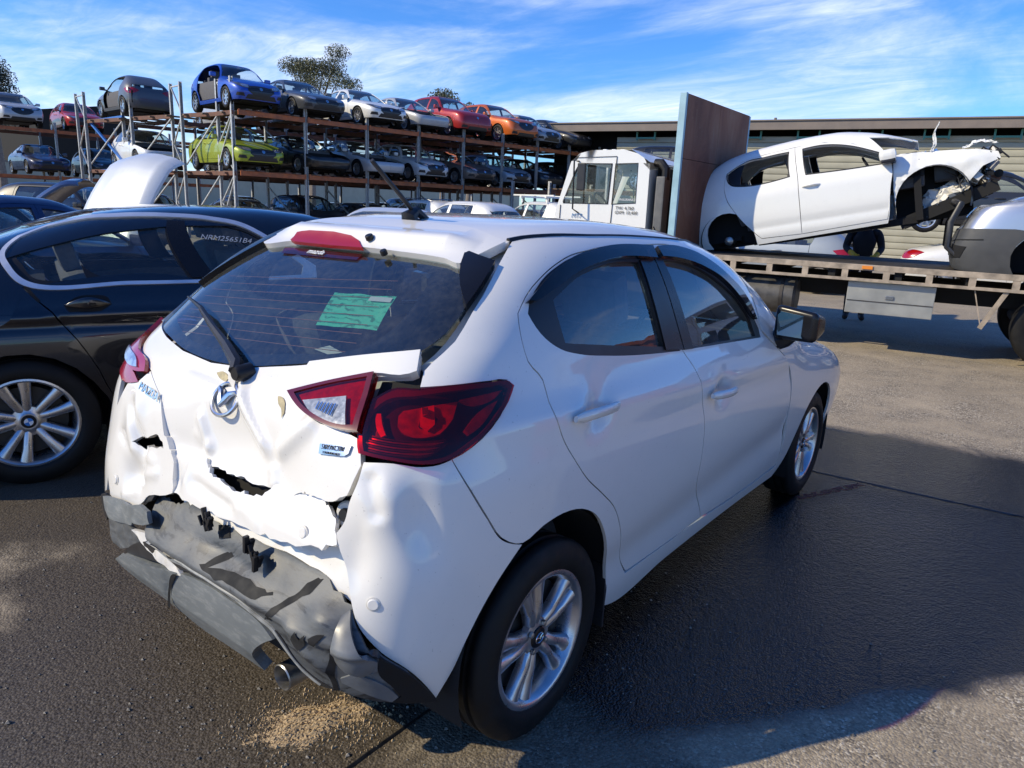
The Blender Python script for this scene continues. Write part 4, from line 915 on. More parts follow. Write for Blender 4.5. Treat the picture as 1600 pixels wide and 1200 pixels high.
# ragged left end of the valance
rnd = random.Random(4)
for i, (pts, off, mt, lab) in enumerate([([(-.56,.545),(-.50,.56),(-.43,.57),(-.36,.575),(-.33,.55),(-.34,.515),(-.42,.50),(-.50,.49),(-.55,.50)], .02, 'dusty', None), ([(-.55,.49),(-.48,.50),(-.40,.505),(-.33,.50),(-.28,.49),(-.30,.45),(-.40,.415),(-.46,.395),(-.52,.40)], .012, 'scuff', None), ([(-.40,.575),(-.36,.61),(-.33,.635),(-.29,.655),(-.25,.645),(-.27,.61),(-.33,.585)], -.01, 'black_plastic', None), ([(-.36,.555),(-.33,.585),(-.27,.605),(-.215,.60),(-.20,.565),(-.25,.545),(-.31,.535)], .035, 'dusty', 'pale broken end of the bumper plastic'), ([(-.33,.505),(-.24,.52),(-.14,.495),(-.05,.472),(-.02,.455),(-.12,.452),(-.24,.468)], .024, 'white', None), ([(-.62,.53),(-.575,.55),(-.53,.545),(-.52,.50),(-.56,.46),(-.61,.49)], .012, 'trim', None)]):
    put('torn_plastic', patch('torn_plastic', HS, 'w', pts, res=.016, off=off, disp=crumple(.014, 22, 60+i), skirt=.012, smooth=False), MAT[mt], hero, label=lab)
for cx, cz, n_ in ((.045, .652, 3), (.270, .640, 4)):
    for k in range(n_):
        P = on_skin(HS, 'w', np.array([(cx + .016*k, cz - .006*k)]), None, .006)[0]; m = MB()
        for j in range(2):
            q = P + np.array([rnd.uniform(-.006, .006), rnd.uniform(-.012, .004), rnd.uniform(-.018, .012)]); hs_ = np.array([.005, .007, .022])*rnd.uniform(.6, 1.15)
            m.box(q - hs_, q + hs_, .002, Matrix.Translation(q) @ Matrix.Rotation(rnd.uniform(-.6, .6), 4, 'Y') @ Matrix.Translation(-Vector(q)))
        m.obj('broken_clip', MAT['trim'], hero)
for i, pts in enumerate([[(.50,.49),(.515,.515),(.53,.50),(.548,.52),(.545,.49),(.53,.475),(.512,.48)], [(.56,.515),(.58,.53),(.60,.535),(.585,.515),(.57,.495)], [(.06,.63),(.10,.64),(.13,.615),(.09,.60)]]):
    put('plastic_tear', patch('plastic_tear', HS, 'w', pts, res=.012, off=.004, disp=val_b, skirt=0), MAT['void'], hero)
# groups of small things on the rear
def disc(name, s, z, off, r, mat, th=.004, dispf=None, up=False):
    Q = np.array([(s, z)]); P = on_skin(HS, 'w', Q, dispf, off)[0]; N = HS.grad(P[None])[0]
    o = put(name, MB().lathe([(-.01, r), (th*.6, r), (th, r*.85), (th, 0)], 20, 'z').mesh(name), MAT[mat], hero); o.matrix_local = frame_at(P, N); return o
for s, z, d in ((.7, .616, bump_b), (.469, .733, strip_b), (-.511, .614, bl_b)):
    disc('parking_sensor', s, z, .001, .014, 'white', .004, d); disc('sensor_ring', s, z, -.001, .018, 'inner', .003, d)
disc('washer_jet', .10, 1.395, .036, .013, 'trim', .006); disc('washer_jet', .25, 1.372, .018, .011, 'trim', .006)
disc('mounting_hole', .575, .80, -.045, .034, 'inner', .010); disc('mounting_bolt', .575, .80, -.035, .017, 'trim', .010)
ex = MB(); ex.lathe([(0, .034), (.003, .037), (.20, .036), (.20, .030), (.006, .033), (0, .034)], 28, 'y', (.375, -.60, .290)); o = ex.obj('exhaust_pipe', MAT['steel'], hero)
# emblem, scripts
Pm = on_skin(HS, 'w', np.array([(.013, .975)]), hatch_b, .006)[0]; em = MB(); t = np.linspace(0, 2*math.pi, 41)
em.tube([(.058*math.cos(q), .048*math.sin(q), 0) for q in t], .0062, 8, False)
em.tube([(-.056, .018, 0), (-.040, .027, .004), (-.022, .018, .006), (-.008, -.002, .006), (0, -.016, .006), (.008, -.002, .006), (.022, .018, .006), (.040, .027, .004), (.056, .018, 0)], [.003, .007, .010, .011, .011, .011, .010, .007, .003], 8)
o = em.obj('emblem', MAT['satin'], hero); o.matrix_local = frame_at(Pm, HS.grad(Pm[None])[0] + [0, 0, .05])
def decal(name, s, size, sz, mat, off=.006, dispf=None, parent=None, tilt=0., shear=0., dom='w', ext=.0015):
    Q = np.array([sz]); P = on_skin(HS, dom, Q, dispf, off)[0]; N = HS.grad(P[None])[0]
    o = put(name, text_mesh(s, size, ext, name, shear=shear), mat, parent or hero); o.matrix_local = frame_at(P, N) @ Matrix.Rotation(tilt, 4, 'Z'); return o
decal('lettering', 'MAZDA', .038, (-.385, .925), MAT['chrome'], .008, hatch_b, tilt=-.12)
hp('badge', [(.482,.951),(.592,.965),(.588,.947),(.576,.940),(.484,.928)], 'satin', res=.012, off=.006, skirt=.008, smooth=False, disp=hatch_b)
decal('lettering', 'SKYACTIV', .0165, (.535, .950), MAT['gloss_black'], .0085, hatch_b, tilt=.12, ext=.0008); decal('lettering', 'TECHNOLOGY', .0085, (.532, .9375), MAT['gloss_black'], .0085, hatch_b, tilt=.11, ext=.0008)
hp('sticker', [(-.48,1.368),(.10,1.372),(.10,1.355),(-.44,1.350)], 'red_lens', res=.04, off=.001, skirt=0, smooth=False)  # label strip on the glass; its red stands in for a reddish reflection
decal('lettering', 'mazda', .034, (-.20, 1.362), plain('print_white', (.8, .8, .78), .5, vary=0), .004)
# papers behind the rear glass
green = NT('green_paper').set(Roughness=.8)
_w = green.n('ShaderNodeTexWave', Scale=22., Distortion=9., Detail=3.); _w.bands_direction = 'Z'; _tc = green.n('ShaderNodeTexCoord'); green.l(_tc.outputs['Object'], _w.inputs['Vector'])
green.l(green.mixc(green.math('MULTIPLY', green.rng(_w.outputs['Fac'], .62, .75), green.rng(green.noise(30.), .4, .6)), (.10, .62, .40), (.03, .25, .16)), green.b.inputs['Base Color'])
put('paper_sheet', patch('paper_sheet', HS, 'w', [(.172,1.191),(.136,1.275),(.464,1.288),(.465,1.207)], res=.03, off=-.014, disp=crumple(.006, 14, 77), skirt=0, smooth=False), green.m, hero)
hp('paper_sheet', [(.345,1.277),(.457,1.281),(.458,1.270),(.346,1.266)], 'white', res=.03, off=-.008, skirt=0, smooth=False)
hp('paper_sheet', [(.185,1.151),(.246,1.167),(.382,1.151),(.346,1.142)], 'inner', res=.03, off=-.05, skirt=0, smooth=False)
m = MB(); m.box((.06, -.16, .93), (.34, .02, 1.02), .01, Matrix.Rotation(.1, 4, 'Z')); m.box((.40, -.12, .93), (.56, .05, 1.0), .01); m.obj('loose_carton', MAT['inner'], hero)
# wiper
P = on_skin(HS, 'w', np.array([(.045,1.035),(.03,1.05),(-.10,1.085),(-.26,1.12),(-.42,1.155),(-.585,1.175)]), None, .03)
wp = MB().tube(P[[0, 1, 2, 3, 4]] + [0, -.005, .0], [.018, .019, .015, .011, .006], 8); w0 = wp.obj('wiper_arm', MAT['black_plastic'], hero)
MB().tube(P[2:], [.005, .009, .008, .004], 6).obj('wiper_blade', MAT['trim'], w0)
MB().lathe([(-.022, 0), (-.022, .018), (-.014, .024), (.03, .026), (.03, 0)], 20, 'y', tuple(P[0] + [.008, .01, -.006])).obj('wiper_hub', MAT['trim'], w0)
# antenna
A = HS.top(np.array([(0, .25)]))[0]; m = MB(); m.tube([A + [0, -.02, -.01], A + [0, -.03, .012], A + [0, -.0, .03], A + [0, .06, .0]], [.035, .03, .018, .01], 10)
m.tube([A + [0, -.0, .02], A + [0, -.20, .185]], [.0085, .0075], 8); m.obj('antenna', MAT['trim'], hero)
# handles, mirrors
for sgn in (1, -1):
    for nm, a, b, zz in (('door_handle', 1.318, 1.556, (.968, .966)), ('door_handle', 2.256, 2.492, (.880, .868))):
        q = np.linspace(a, b, 9); z = np.interp(q, [a, b], zz); lift = .002 + .034*np.sin(np.linspace(.25, math.pi-.25, 9))**.6
        P = HS.wrap(np.stack([sgn*q, z], 1)); N = HS.grad(P); P = P + N*lift[:, None]; rows = []
        for i in range(9):
            e = .6 if i in (0, 8) else 1.; rows.append([P[i] + N[i]*.013*e*math.cos(t_) + np.array((0, 0, 1.))*.017*e*math.sin(t_) for t_ in np.linspace(0, 2*math.pi, 13)])
        m = MB().grid(rows); m.add(rows[0][:-1], [tuple(range(12))]); m.add(rows[-1][:-1], [tuple(range(12))]); m.obj(nm, MAT['white'], hero, angle=60)
    mc = np.array((sgn*.898, 1.80, 1.078)); bm = bmesh.new(); bmesh.ops.create_cube(bm, size=1)
    for v in bm.verts:
        k = 1. if v.co.y < 0 else .55; wd = .20 if v.co.x*sgn < 0 else .165
        v.co = Vector((mc[0] + v.co.x*.200, mc[1] + v.co.y*.15 - .03*sgn*v.co.x*sgn, mc[2] + v.co.z*(.168 if v.co.x*sgn < 0 else .142)*k - .008*v.co.x*sgn))
    bmesh.ops.bevel(bm, geom=bm.edges[:], offset=.032, segments=4, affect='EDGES', profile=.6); me = bpy.data.meshes.new('mirror'); bm.to_mesh(me); bm.free()
    me.polygons.foreach_set('use_smooth', [True]*len(me.polygons)); mr = put('mirror', me, MAT['gloss_black'], hero)
    MB().prism([(mc[0]-.072, mc[2]-.052), (mc[0]+.062, mc[2]-.056), (mc[0]+.078, mc[2]-.035), (mc[0]+.076, mc[2]+.025), (mc[0]+.058, mc[2]+.043), (mc[0]-.068, mc[2]+.056), (mc[0]-.080, mc[2]+.035)], mc[1]-.080, mc[1]-.070).obj('mirror_glass', MAT['mirror'] if 'mirror' in MAT else MAT.setdefault('mirror', plain('mirror_silver', (.30, .34, .34), .04, 1., vary=0)), mr)
    MB().tube([(sgn*.79, 1.80, .985), (sgn*.84, 1.80, 1.0), (sgn*.88, 1.81, 1.04)], [.05, .04, .035], 8).obj('mirror_foot', MAT['black_plastic'], mr)
for s in (1, -1):
    liner(hero, 0., s, .37, .80, .33); liner(hero, 2.57, s, .36, .81, .31)
    hero_wheel(hero, 0., s, spin=.2); hero_wheel(hero, 2.57, s, spin=.75)
m = MB(); m.box((-.72, .38, .17), (.72, 2.2, .24)); m.box((-.45, -.45, .2), (.45, .40, .42)); m.box((-.60, 2.25, .2), (.60, 3.2, .6)); m.box((-.5, 2.15, .2), (.5, 2.3, .7)); m.box((-.40, -.1, .26), (.40, .1, .36)); m.obj('underbody', MAT['void'], hero)
fit_out(hero, 1.30, .42, .36, .36, 1, 1.78, .90, .60)
m = MB(); m.box((-.58, -.36, .90), (.58, .15, .93), .01); m.obj('parcel_shelf', MAT['cabin'], hero)
for s in (1, -1):
    both_ = [(1.15,1.08),(1.5,1.06),(2.05,1.03),(2.9,1.0),(3.15,.85),(3.2,.4),(1.75,.36),(1.6,.6),(1.3,.85)]
    hp('door_lining', [(s*a, z) for a, z in both_], 'cabin', res=.1, off=-.07, skirt=0)
mud = MB().box((.70, .355, .17), (.80, .365, .40), .003); mud.obj('mud_flap', MAT['black_plastic'], hero)

# ------------------------------------------------------------------ ordinary cars, built once per body style and then copied part by part
def body_spec(kind, L, w, H, wb, ro, belt, cowl=None, hoodz=.92, nose=.72, rake=.42):
    fo = L - wb - ro; yf = wb + fo; yc = cowl or wb - .42
    if kind == 'sedan':
        R = [(.15, -ro+.10), (.35, -ro+.02), (.55, -ro), (.8, -ro+.03), (.95, -ro+.08), (1.1, -ro+.3), (H+.1, -ro+.4)]
        T = [(-ro-.2, belt+.06), (-ro+.35, belt+.10), (-.32, belt+.15), (.10, belt+.27), (.62, H-.05), (1.0, H), (1.4, H-.02), (1.72, H-.12), (yc, hoodz+.05), (yc+.4, hoodz-.01), (yf-.35, nose+.08), (yf-.1, nose), (yf+.1, nose-.12)]
    else:
        k = rake
        R = [(.15, -ro+.10), (.35, -ro+.02), (.55, -ro), (.8, -ro+.03), (belt-.03, -ro+.08), (belt+.08, -ro+.14), (H-.14, -ro+.10+k), (H+.1, -ro+.2+k*1.4)]
        T = [(-ro-.2, H-.06), (-.3, H-.035), (.5, H), (1.0, H), (1.35, H-.03), (1.65, H-.13), (yc, hoodz+.05), (yc+.4, hoodz-.01), (yf-.35, nose+.10), (yf-.1, nose), (yf+.1, nose-.12)]
    Fr = [(.15, yf-.14), (.32, yf-.03), (.5, yf), (.66, yf-.03), (nose+.1, yf-.16), (1.0, yf-.4), (H+.1, yf-.5)]
    W = [(.15, w*.92), (.35, w*.975), (.6, w), (.8, w*.99), (belt, w*.955), (belt+.1, w*.915), (H-.2, w*.78), (H+.05, w*.68)]
    return dict(kind=kind, L=L, w=w, H=H, wb=wb, ro=ro, yf=yf, belt=belt, yc=yc, nose=nose, skin=dict(W=W, R=R, F=Fr, T=T, n=6.5, m=9., crown=.035, yc=wb*.46, zb=.2, y0=wb*.46))
SPECS = dict(
    offroad=body_spec('suv', 4.40, .90, 1.70, 2.62, .86, 1.12, hoodz=1.16, nose=1.02, rake=.25),

    hatch=body_spec('hatch', 4.02, .87, 1.49, 2.53, .66, .95),
    sedan=body_spec('sedan', 4.72, .90, 1.45, 2.78, 1.02, .93, hoodz=.90, nose=.70),
    suv=body_spec('suv', 4.48, .915, 1.66, 2.67, .89, 1.07, hoodz=1.06, nose=.88, rake=.30),
    wagon=body_spec('wagon', 4.72, .90, 1.47, 2.80, 1.02, .95, hoodz=.92, nose=.72, rake=.40))

SPECS['offroad']['skin'].update(n=10., m=14.); SPECS['suv']['skin'].update(n=8., m=11.)
def side_s(sk, Q):
    Q = np.array(Q, float); P = sk.hit(np.stack([0*Q[:, 0], Q[:, 0], Q[:, 1]], 1), np.tile([1., 0, 0], (len(Q), 1)), 1.6)
    return list(zip(sk.s_of(P), Q[:, 1]))
def circ(y, z, R, a0, a1, n=15): return [(y + R*math.cos(a), z + R*math.sin(a)) for a in np.linspace(a0, a1, n)]

def build_style(sp, res=.07, lamps=True):
    """list of (part name, mesh, material key, parent index, location, rotation)"""
    sk = Skin(**sp['skin']); sm = sk.smax; H, wb, belt, w, yf = sp['H'], sp['wb'], sp['belt'], sp['w'], sp['yf']
    out = []
    def add(n, me, mk, par=-1, loc=None, rot=None): out.append((n, me, mk, par, loc, rot)); return len(out) - 1
    Rw = .325 if sp['kind'] != 'suv' else .36; Ra = Rw + .045; zs = .24 if sp['kind'] != 'suv' else .30
    ar = side_s(sk, circ(0, Rw, Ra, math.pi+.28, -.28)); af = side_s(sk, circ(wb, Rw, Ra, math.pi+.28, -.28))
    es = np.linspace(0, sm-.004, 70); ez = sk.edge(es)
    half = [(0, zs)] + [(a, zs) for a in np.linspace(.3, ar[0][0]-.05, 5)] + ar + [(ar[-1][0]+.1, zs-.02), (af[0][0]-.1, zs-.02)] + af + [(min(sm-.05, af[-1][0]+.06), zs), (sm-.002, zs)]
    top = [(float(a), float(b)) for a, b in zip(es, ez)][::-1]
    outer = half + top; outer = outer + [(-a, b) for a, b in outer[::-1] if a > 1e-6]
    # side windows and doors
    yA = wb - .02 if False else None
    ys = np.linspace(-sp['ro'], sp['yc']+.2, 160); tz = sk.T(ys) - .115
    bl = lambda y: belt + .045*(1 - np.clip(y/wb, -.2, 1))
    lim = np.array([sk.R(z) for z in tz]) + (.34 if sp['kind'] != 'sedan' else .4)
    ok = (tz > bl(ys) + .045) & (ys > lim); yr, yfw = ys[ok][0], ys[ok][-1]
    yb = wb*.43; yq = max(yr + .12, .16)
    topz = lambda y: min(float(sk.T(y)) - .115, H - .115)
    def pane(a, b):
        yy = np.linspace(a, b, 9); up = [(y, max(topz(y), bl(y) + .02)) for y in yy]
        return [(a, float(bl(a))), (b, float(bl(b)))] + up[::-1]
    wins = [pane(yr + .0, yq - .03), pane(yq + .02, yb - .05), pane(yb + .05, yfw)]
    if yq - yr < .2: wins = [None] + [pane(yr, yb - .05)] + wins[2:]
    def door(a, b, rear):
        zb = zs + .09; pts = [(b, zb), (b, float(bl(b)) + .0)]
        yy = np.linspace(b, a, 10); pts += [(y, topz(y) + .035) for y in yy if topz(y) + .035 > bl(b)]
        if rear: pts += [(a, float(bl(a)))] + [(max(a, math.sqrt(max(0, (Ra+.05)**2 - (z-Rw)**2))), z) for z in np.linspace(belt-.1, zb, 9)]
        else: pts += [(a, zb)]
        return pts
    yd1 = min(yfw + .06, wb - Ra - .06)
    def fdoor(a, b):
        zb = zs + .09; pts = [(a, zb), (b, zb), (b + .02, float(bl(b))-.04)]
        yy = np.linspace(min(b + .02, yfw + .05), a, 12)
        return pts + [(y, max(topz(y) + .035, bl(y)-.01)) for y in yy]
    doors = [door(max(yr+.03, .14), yb, True), fdoor(yb, yd1)]
    S = lambda q: side_s(sk, q); mir = lambda q: [(-a, b) for a, b in q]
    dS = [S(d) for d in doors]
    hole = [S(door(max(yr+.03, .14)-.004, yb+.001, True)), S(fdoor(yb-.001, yd1+.005))]
    # one opening for both doors
    rd = door(max(yr+.03, .14)-.006, yb, True); fd = fdoor(yb, yd1+.006)
    n_up = len([y for y in np.linspace(yb, max(yr+.03, .14)-.006, 10) if topz(y)+.035 > bl(yb)])
    opening = [(fd[0][0], fd[0][1]-.005)] + [(fd[1][0], fd[1][1]-.005)] + [(y, z+.005) for y, z in fd[2:]] + [(y, z+.005) for y, z in rd[3:2+n_up]] + rd[2+n_up:]
    holes = [S(opening)]
    if wins[0] is not None and sp['kind'] != 'hatch': pass
    q_ok = wins[0] is not None and (yq - .03) < max(yr+.03, .14) - .02
    if q_ok: holes.append(S(wins[0]))
    holes = holes + [mir(h) for h in holes]
    rear_glass = None
    if sp['kind'] != 'sedan':
        ww = w*.70; rear_glass = [(-ww, belt+.05), (0, belt+.03), (ww, belt+.05), (ww*.93, H-.20), (ww*.85, H-.15), (0, H-.13), (-ww*.85, H-.15), (-ww*.93, H-.20)]
        P = sk.hit(np.array([(x, sk.y0, z) for x, z in rear_glass]), np.tile([0, -1., 0], (8, 1)), 4.); rg = list(zip(sk.s_of(P), [z for _, z in rear_glass])); holes.append(rg)
    body = add('body', patch('body', sk, 'w', outer, holes, res=res, skirt=.02, sharp=60, smooth=False), 'P')
    for i, d in enumerate(dS):
        for sg in (1, -1):
            f = (lambda q: q) if sg > 0 else mir
            nm = ('rear_door', 'front_door')[i]; wn = S(wins[i+1]); k = add(nm, patch('door', sk, 'w', f(d), [f(wn)], res=res*.8, gap=.004, skirt=.03, smooth=False), 'P')
            add('window', patch('window', sk, 'w', f(wn), res=.15, off=-.012, skirt=0, smooth=False), 'G', k)
            yh = (d[0][0] if i else 0)
            hb = S([(yb-.26, belt-.10), (yb-.05, belt-.105)] if i == 0 else [(yb+.08, belt-.12), (yb+.29, belt-.125)]); P = sk.wrap(np.array(f(hb))); N = sk.grad(P)
            add('handle', MB().tube([P[0], P[0]*.7+P[1]*.3+N[0]*.03, P[0]*.3+P[1]*.7+N[0]*.03, P[1]], .014, 6).mesh('handle'), 'P', k)
    if q_ok:
        for sg in (1, -1): f = (lambda q: q) if sg > 0 else mir; add('quarter_window', patch('window', sk, 'w', f(S(wins[0])), res=.15, off=-.01, skirt=0, smooth=False), 'G')
    # top: roof + boot, bonnet apart
    loop = sk.wrap(np.array(top[::-1])); lx = [(float(p[0]), float(p[1])) for p in loop]
    yc = sp['yc']; rear_l = [p for p in lx if p[1] <= yc]; front_l = [p for p in lx if p[1] > yc]
    ex = float(np.interp(yc, [p[1] for p in lx[5:]], [p[0] for p in lx[5:]]))
    roofp = rear_l + [(ex, yc)] ; roofp = roofp + [(-x, y) for x, y in roofp[::-1] if x > 1e-6]
    xe = lambda y: float(np.interp(y, [p[1] for p in lx[5:]], [p[0] for p in lx[5:]]))
    yh = float(min(ys[(tz > H-.115-.06)].max(), yc-.5)); scr = [(0, yh-.02), (xe(yh)-.10, yh+.03), (xe((yh+yc)/2)-.055, (yh+yc)/2), (xe(yc-.06)-.05, yc-.12), (.45, yc-.03), (0, yc)]
    scr = scr + [(-x, y) for x, y in scr[::-1] if x > 1e-6]
    hs = [scr]; bw = None
    if sp['kind'] == 'sedan':
        bw = [(0, -.24), (.5, -.20), (xe(.1)-.12, .0), (xe(.5)-.12, .44), (.35, .56), (0, .58)]; bw = bw + [(-x, y) for x, y in bw[::-1] if x > 1e-6]; hs.append(bw)
    add('roof', patch('roof', sk, 't', roofp, hs, res=res, skirt=.015, smooth=False), 'P')
    add('windscreen', patch('windscreen', sk, 't', scr, res=.12, off=-.008, skirt=0), 'G')
    if bw: add('rear_window', patch('rear_window', sk, 't', bw, res=.12, off=-.008, skirt=0), 'G')
    if rear_glass: add('rear_window', patch('rear_window', sk, 'w', rg, res=.12, off=-.01, skirt=0), 'G')
    bon = [(ex, yc)] + front_l; bon = bon + [(-x, y) for x, y in bon[::-1] if x > 1e-6]
    add('bonnet', patch('bonnet', sk, 't', bon, res=res, gap=.004, skirt=.03, smooth=False), 'P')
    # face
    hz = sp['nose'] - .03
    for sg in (1, -1):
        f = (lambda q: q) if sg > 0 else mir
        k = add('headlight', patch('headlight', sk, 'w', f([(sm-.34, hz-.12), (sm-.62, hz-.09), (sm-.86, hz-.0), (sm-.98, hz+.05), (sm-.80, hz+.045), (sm-.5, hz+.0), (sm-.36, hz-.02)]), res=.05, off=.006, skirt=.012), 'H')
        add('headlight_bowl', patch('headlight_bowl', sk, 'w', f([(sm-.40, hz-.095), (sm-.60, hz-.07), (sm-.66, hz-.02), (sm-.5, hz-.01), (sm-.41, hz-.03)]), res=.05, off=.012, skirt=.006), 'L', k)
        add('fog_light', patch('fog_light', sk, 'w', f([(sm-.52, .33), (sm-.80, .35), (sm-.76, .44), (sm-.56, .43)]), res=.06, off=.006, skirt=.01), 'B')
        tz_ = belt - .06; k = add('tail_light', patch('tail_light', sk, 'w', f([(.42, tz_-.02), (.58, tz_-.12), (.95, tz_-.10), (1.08, tz_+.02), (.9, tz_+.05), (.6, tz_+.05)]), res=.06, off=.008, skirt=.012), 'R')
        y = sp['yc'] - .28; zz = belt + .08; P = sk.wrap(np.array(f(side_s(sk, [(y, belt+.02)]))))[0]
        mbm = MB().box((P[0]+sg*.03, y-.06, zz-.06), (P[0]+sg*.22, y+.06, zz+.07), .035); add('mirror', mbm.mesh('mirror'), 'P'); m2 = MB().box((P[0]-sg*.03, y-.03, zz-.06), (P[0]+sg*.08, y+.03, zz-.01)); add('mirror_foot', m2.mesh('mirror_foot'), 'B')
    fr = lambda n, poly, mk, off=.006, sk_=.014, hl=(): add(n, patch(n, sk, 'f', poly, hl, res=.06, off=off, skirt=sk_), mk)
    gz = hz - .02
    fr('grille', [(-.44, gz-.16), (-.30, gz-.26), (.30, gz-.26), (.44, gz-.16), (.42, gz-.04), (.0, gz+.0), (-.42, gz-.04)], 'B')
    for k in range(3): z = gz - .07 - .055*k; fr('grille_bar', [(-.36, z-.006), (.36, z-.006), (.36, z+.006), (-.36, z+.006)], 'D', .010, .006)
    fr('intake', [(-.52, .27), (.52, .27), (.44, .40), (-.44, .40)], 'B')
    fr('badge', [(.055*math.cos(q), gz-.10+.045*math.sin(q)) for q in np.linspace(0, 2*math.pi, 13)[:-1]], 'C', .022, .012)
    for sg in (1, -1):
        for y in (0, wb):
            m = MB(); t = np.linspace(-.4, math.pi+.4, 14); xw = w*.985
            rows = [[(sg*xx, y + (Ra+.01)*math.cos(q), Rw + (Ra+.01)*math.sin(q)) for q in t] for xx in (xw-.03, xw-.3)]; m.grid(rows); m.add([(sg*(xw-.3), y, Rw)] + rows[1], [(0, i+1, i+2) for i in range(13)]); add('wheel_arch_liner', m.mesh('wheel_arch_liner'), 'V')
            k = add('wheel', TY(Rw), 'T', -1, (sg*(w-.115), y, Rw), (0, 0, 0 if sg > 0 else math.pi))
            add('rim', RIM(Rw), 'A', k)
    m = MB(); m.box((-w*.88, .36, zs-.06), (w*.88, wb-.36, zs+.04)); m.box((-w*.62, -sp['ro']+.15, zs-.02), (w*.62, .4, .45)); m.box((-w*.62, wb-.4, zs-.02), (w*.62, yf-.25, .62)); m.box((-w*.80, wb-.45, .3), (w*.80, wb-.36, .80)); m.box((-w*.8, -.6, .42), (w*.8, -.0, belt-.12)); add('underbody', m.mesh('underbody'), 'V')
    cab = MB()
    for x in (-.37, .37):
        T = Matrix.Translation((x, yb-.10, .32)); 
        for V_, F_ in ((SEATMB.V, SEATMB.F),): cab.add([T @ Vector(v) for v in V_], F_)
    cab.box((-.60, .28, .40), (.60, .80, .55)); cab.box((-.60, .16, .45), (.60, .34, belt+.06)); cab.box((-.30, .18, belt+.06), (-.08, .30, belt+.2)); cab.box((.08, .18, belt+.06), (.30, .30, belt+.2)); cab.box((-w*.82, sp['yc']-.52, .6), (w*.82, sp['yc']-.10, belt-.02))
    add('cabin', cab.mesh('cabin'), 'S')
    for sg in (1, -1):
        f = (lambda q: q) if sg > 0 else mir
        add('door_lining', patch('door_lining', sk, 'w', f(S([(.35, .35), (yd1-.1, .35), (yd1-.1, belt-.05), (.2, belt-.03), (.2, .7)])), res=.2, off=-.08, skirt=0, smooth=False), 'S')
    return out
SEATMB = MB(); SEATMB.box((-.25, -.25, 0), (.25, .27, .16)); SEATMB.box((-.25, -.38, .1), (.25, -.22, .74)); SEATMB.box((-.13, -.40, .77), (.13, -.30, .97))
_ty, _rim = {}, {}
def TY(R):
    if R not in _ty: _ty[R] = tyre_mesh(R, R*.66, .205, 28, False)
    return _ty[R]
def RIM(R):
    if R not in _rim:
        q = R*.66; m = MB(); h = .1
        m.lathe([(h*.80, q+.003), (h*.88, q+.004), (h*.84, q-.014), (h*.3, q-.03), (-h*.6, q-.035)], 28)
        for k in range(7):
            a = 2*math.pi*k/7; M4 = Matrix.Rotation(a, 4, 'X'); V = []
            for r_, hw in ((.03, .028), (q*.5, .022), (q-.01, .030)):
                for o in (-hw, hw): V.append(M4 @ Vector((h*.62, o, r_)))
                for o in (hw, -hw): V.append(M4 @ Vector((h*.25, o, r_)))
            m.add(V, [(0, 1, 5, 4), (1, 2, 6, 5), (2, 3, 7, 6), (3, 0, 4, 7), (4, 5, 9, 8), (5, 6, 10, 9), (6, 7, 11, 10), (7, 4, 8, 11)])
        m.lathe([(h*.5, .055), (h*.72, .05), (h*.75, 0)], 12); m.lathe([(-.02, q*.72), (-.02, .03)], 20)
        _rim[R] = m.mesh('rim')
    return _rim[R]
MATK = dict(P=None, G=MAT['glass'], B=MAT['black_plastic'], V=MAT['void'], T=MAT['rubber'], A=MAT['alloy'], R=MAT['red_opaque'], C=MAT['satin'], S=MAT['cabin'], D=plain('dark_satin', (.09, .09, .095), .35, .6, vary=0), H=plain('headlight_cover', (.10, .105, .11), .08, .3, 1., vary=.2), L=MAT['clear_bowl'])
STYLE = {}
def make_car(name, label, style, mat, loc, yaw, group=None, omit=(), tilt=(0, 0), scale=None, glassm=None):
    if style not in STYLE: STYLE[style] = build_style(SPECS[style])
    root = thing(name, label, 'car', loc, (tilt[0], tilt[1], yaw), group); objs = {}
    for i, (n, me, mk, par, l, r) in enumerate(STYLE[style]):
        if any(n.startswith(o) for o in omit) or (par >= 0 and par not in objs): continue
        m = mat if mk == 'P' else (glassm if glassm and mk == 'G' else MATK[mk])
        o = bpy.data.objects.new(n, me); COL.link(o); o.parent = root if par < 0 else objs[par]
        if not me.materials: me.materials.append(m)
        if me.materials[0] is not m: o.material_slots[0].link = 'OBJECT'; o.material_slots[0].material = m
        if l: o.location = l
        if r: o.rotation_euler = r
        objs[i] = o
    if scale: root.scale = scale
    return root

# ------------------------------------------------------------------ dark blue sedan on the left
BMW = dict(W=[(.15,.84),(.35,.89),(.55,.925),(.72,.93),(.86,.92),(.95,.895),(1.05,.85),(1.2,.77),(1.35,.685),(1.5,.60)],
  R=[(.15,-1.0),(.4,-1.08),(.6,-1.10),(.85,-1.07),(1.0,-1.0),(1.1,-.9),(1.6,-.7)],
  F=[(.15,3.68),(.35,3.78),(.55,3.80),(.7,3.78),(.85,3.6),(1.0,3.4),(1.6,3.2)],
  T=[(-1.3,1.05),(-.9,1.09),(-.55,1.13),(-.2,1.23),(.15,1.345),(.5,1.425),(.9,1.462),(1.25,1.466),(1.6,1.445),(1.95,1.375),(2.5,1.10),(2.9,1.0),(3.4,.90),(3.75,.78),(3.9,.65)],
  n=7., m=9., crown=.035, yc=1.35, zb=.2, y0=1.35)
BMW_TH = math.radians(19); BMW_O = (-3.166, .031, 0.)

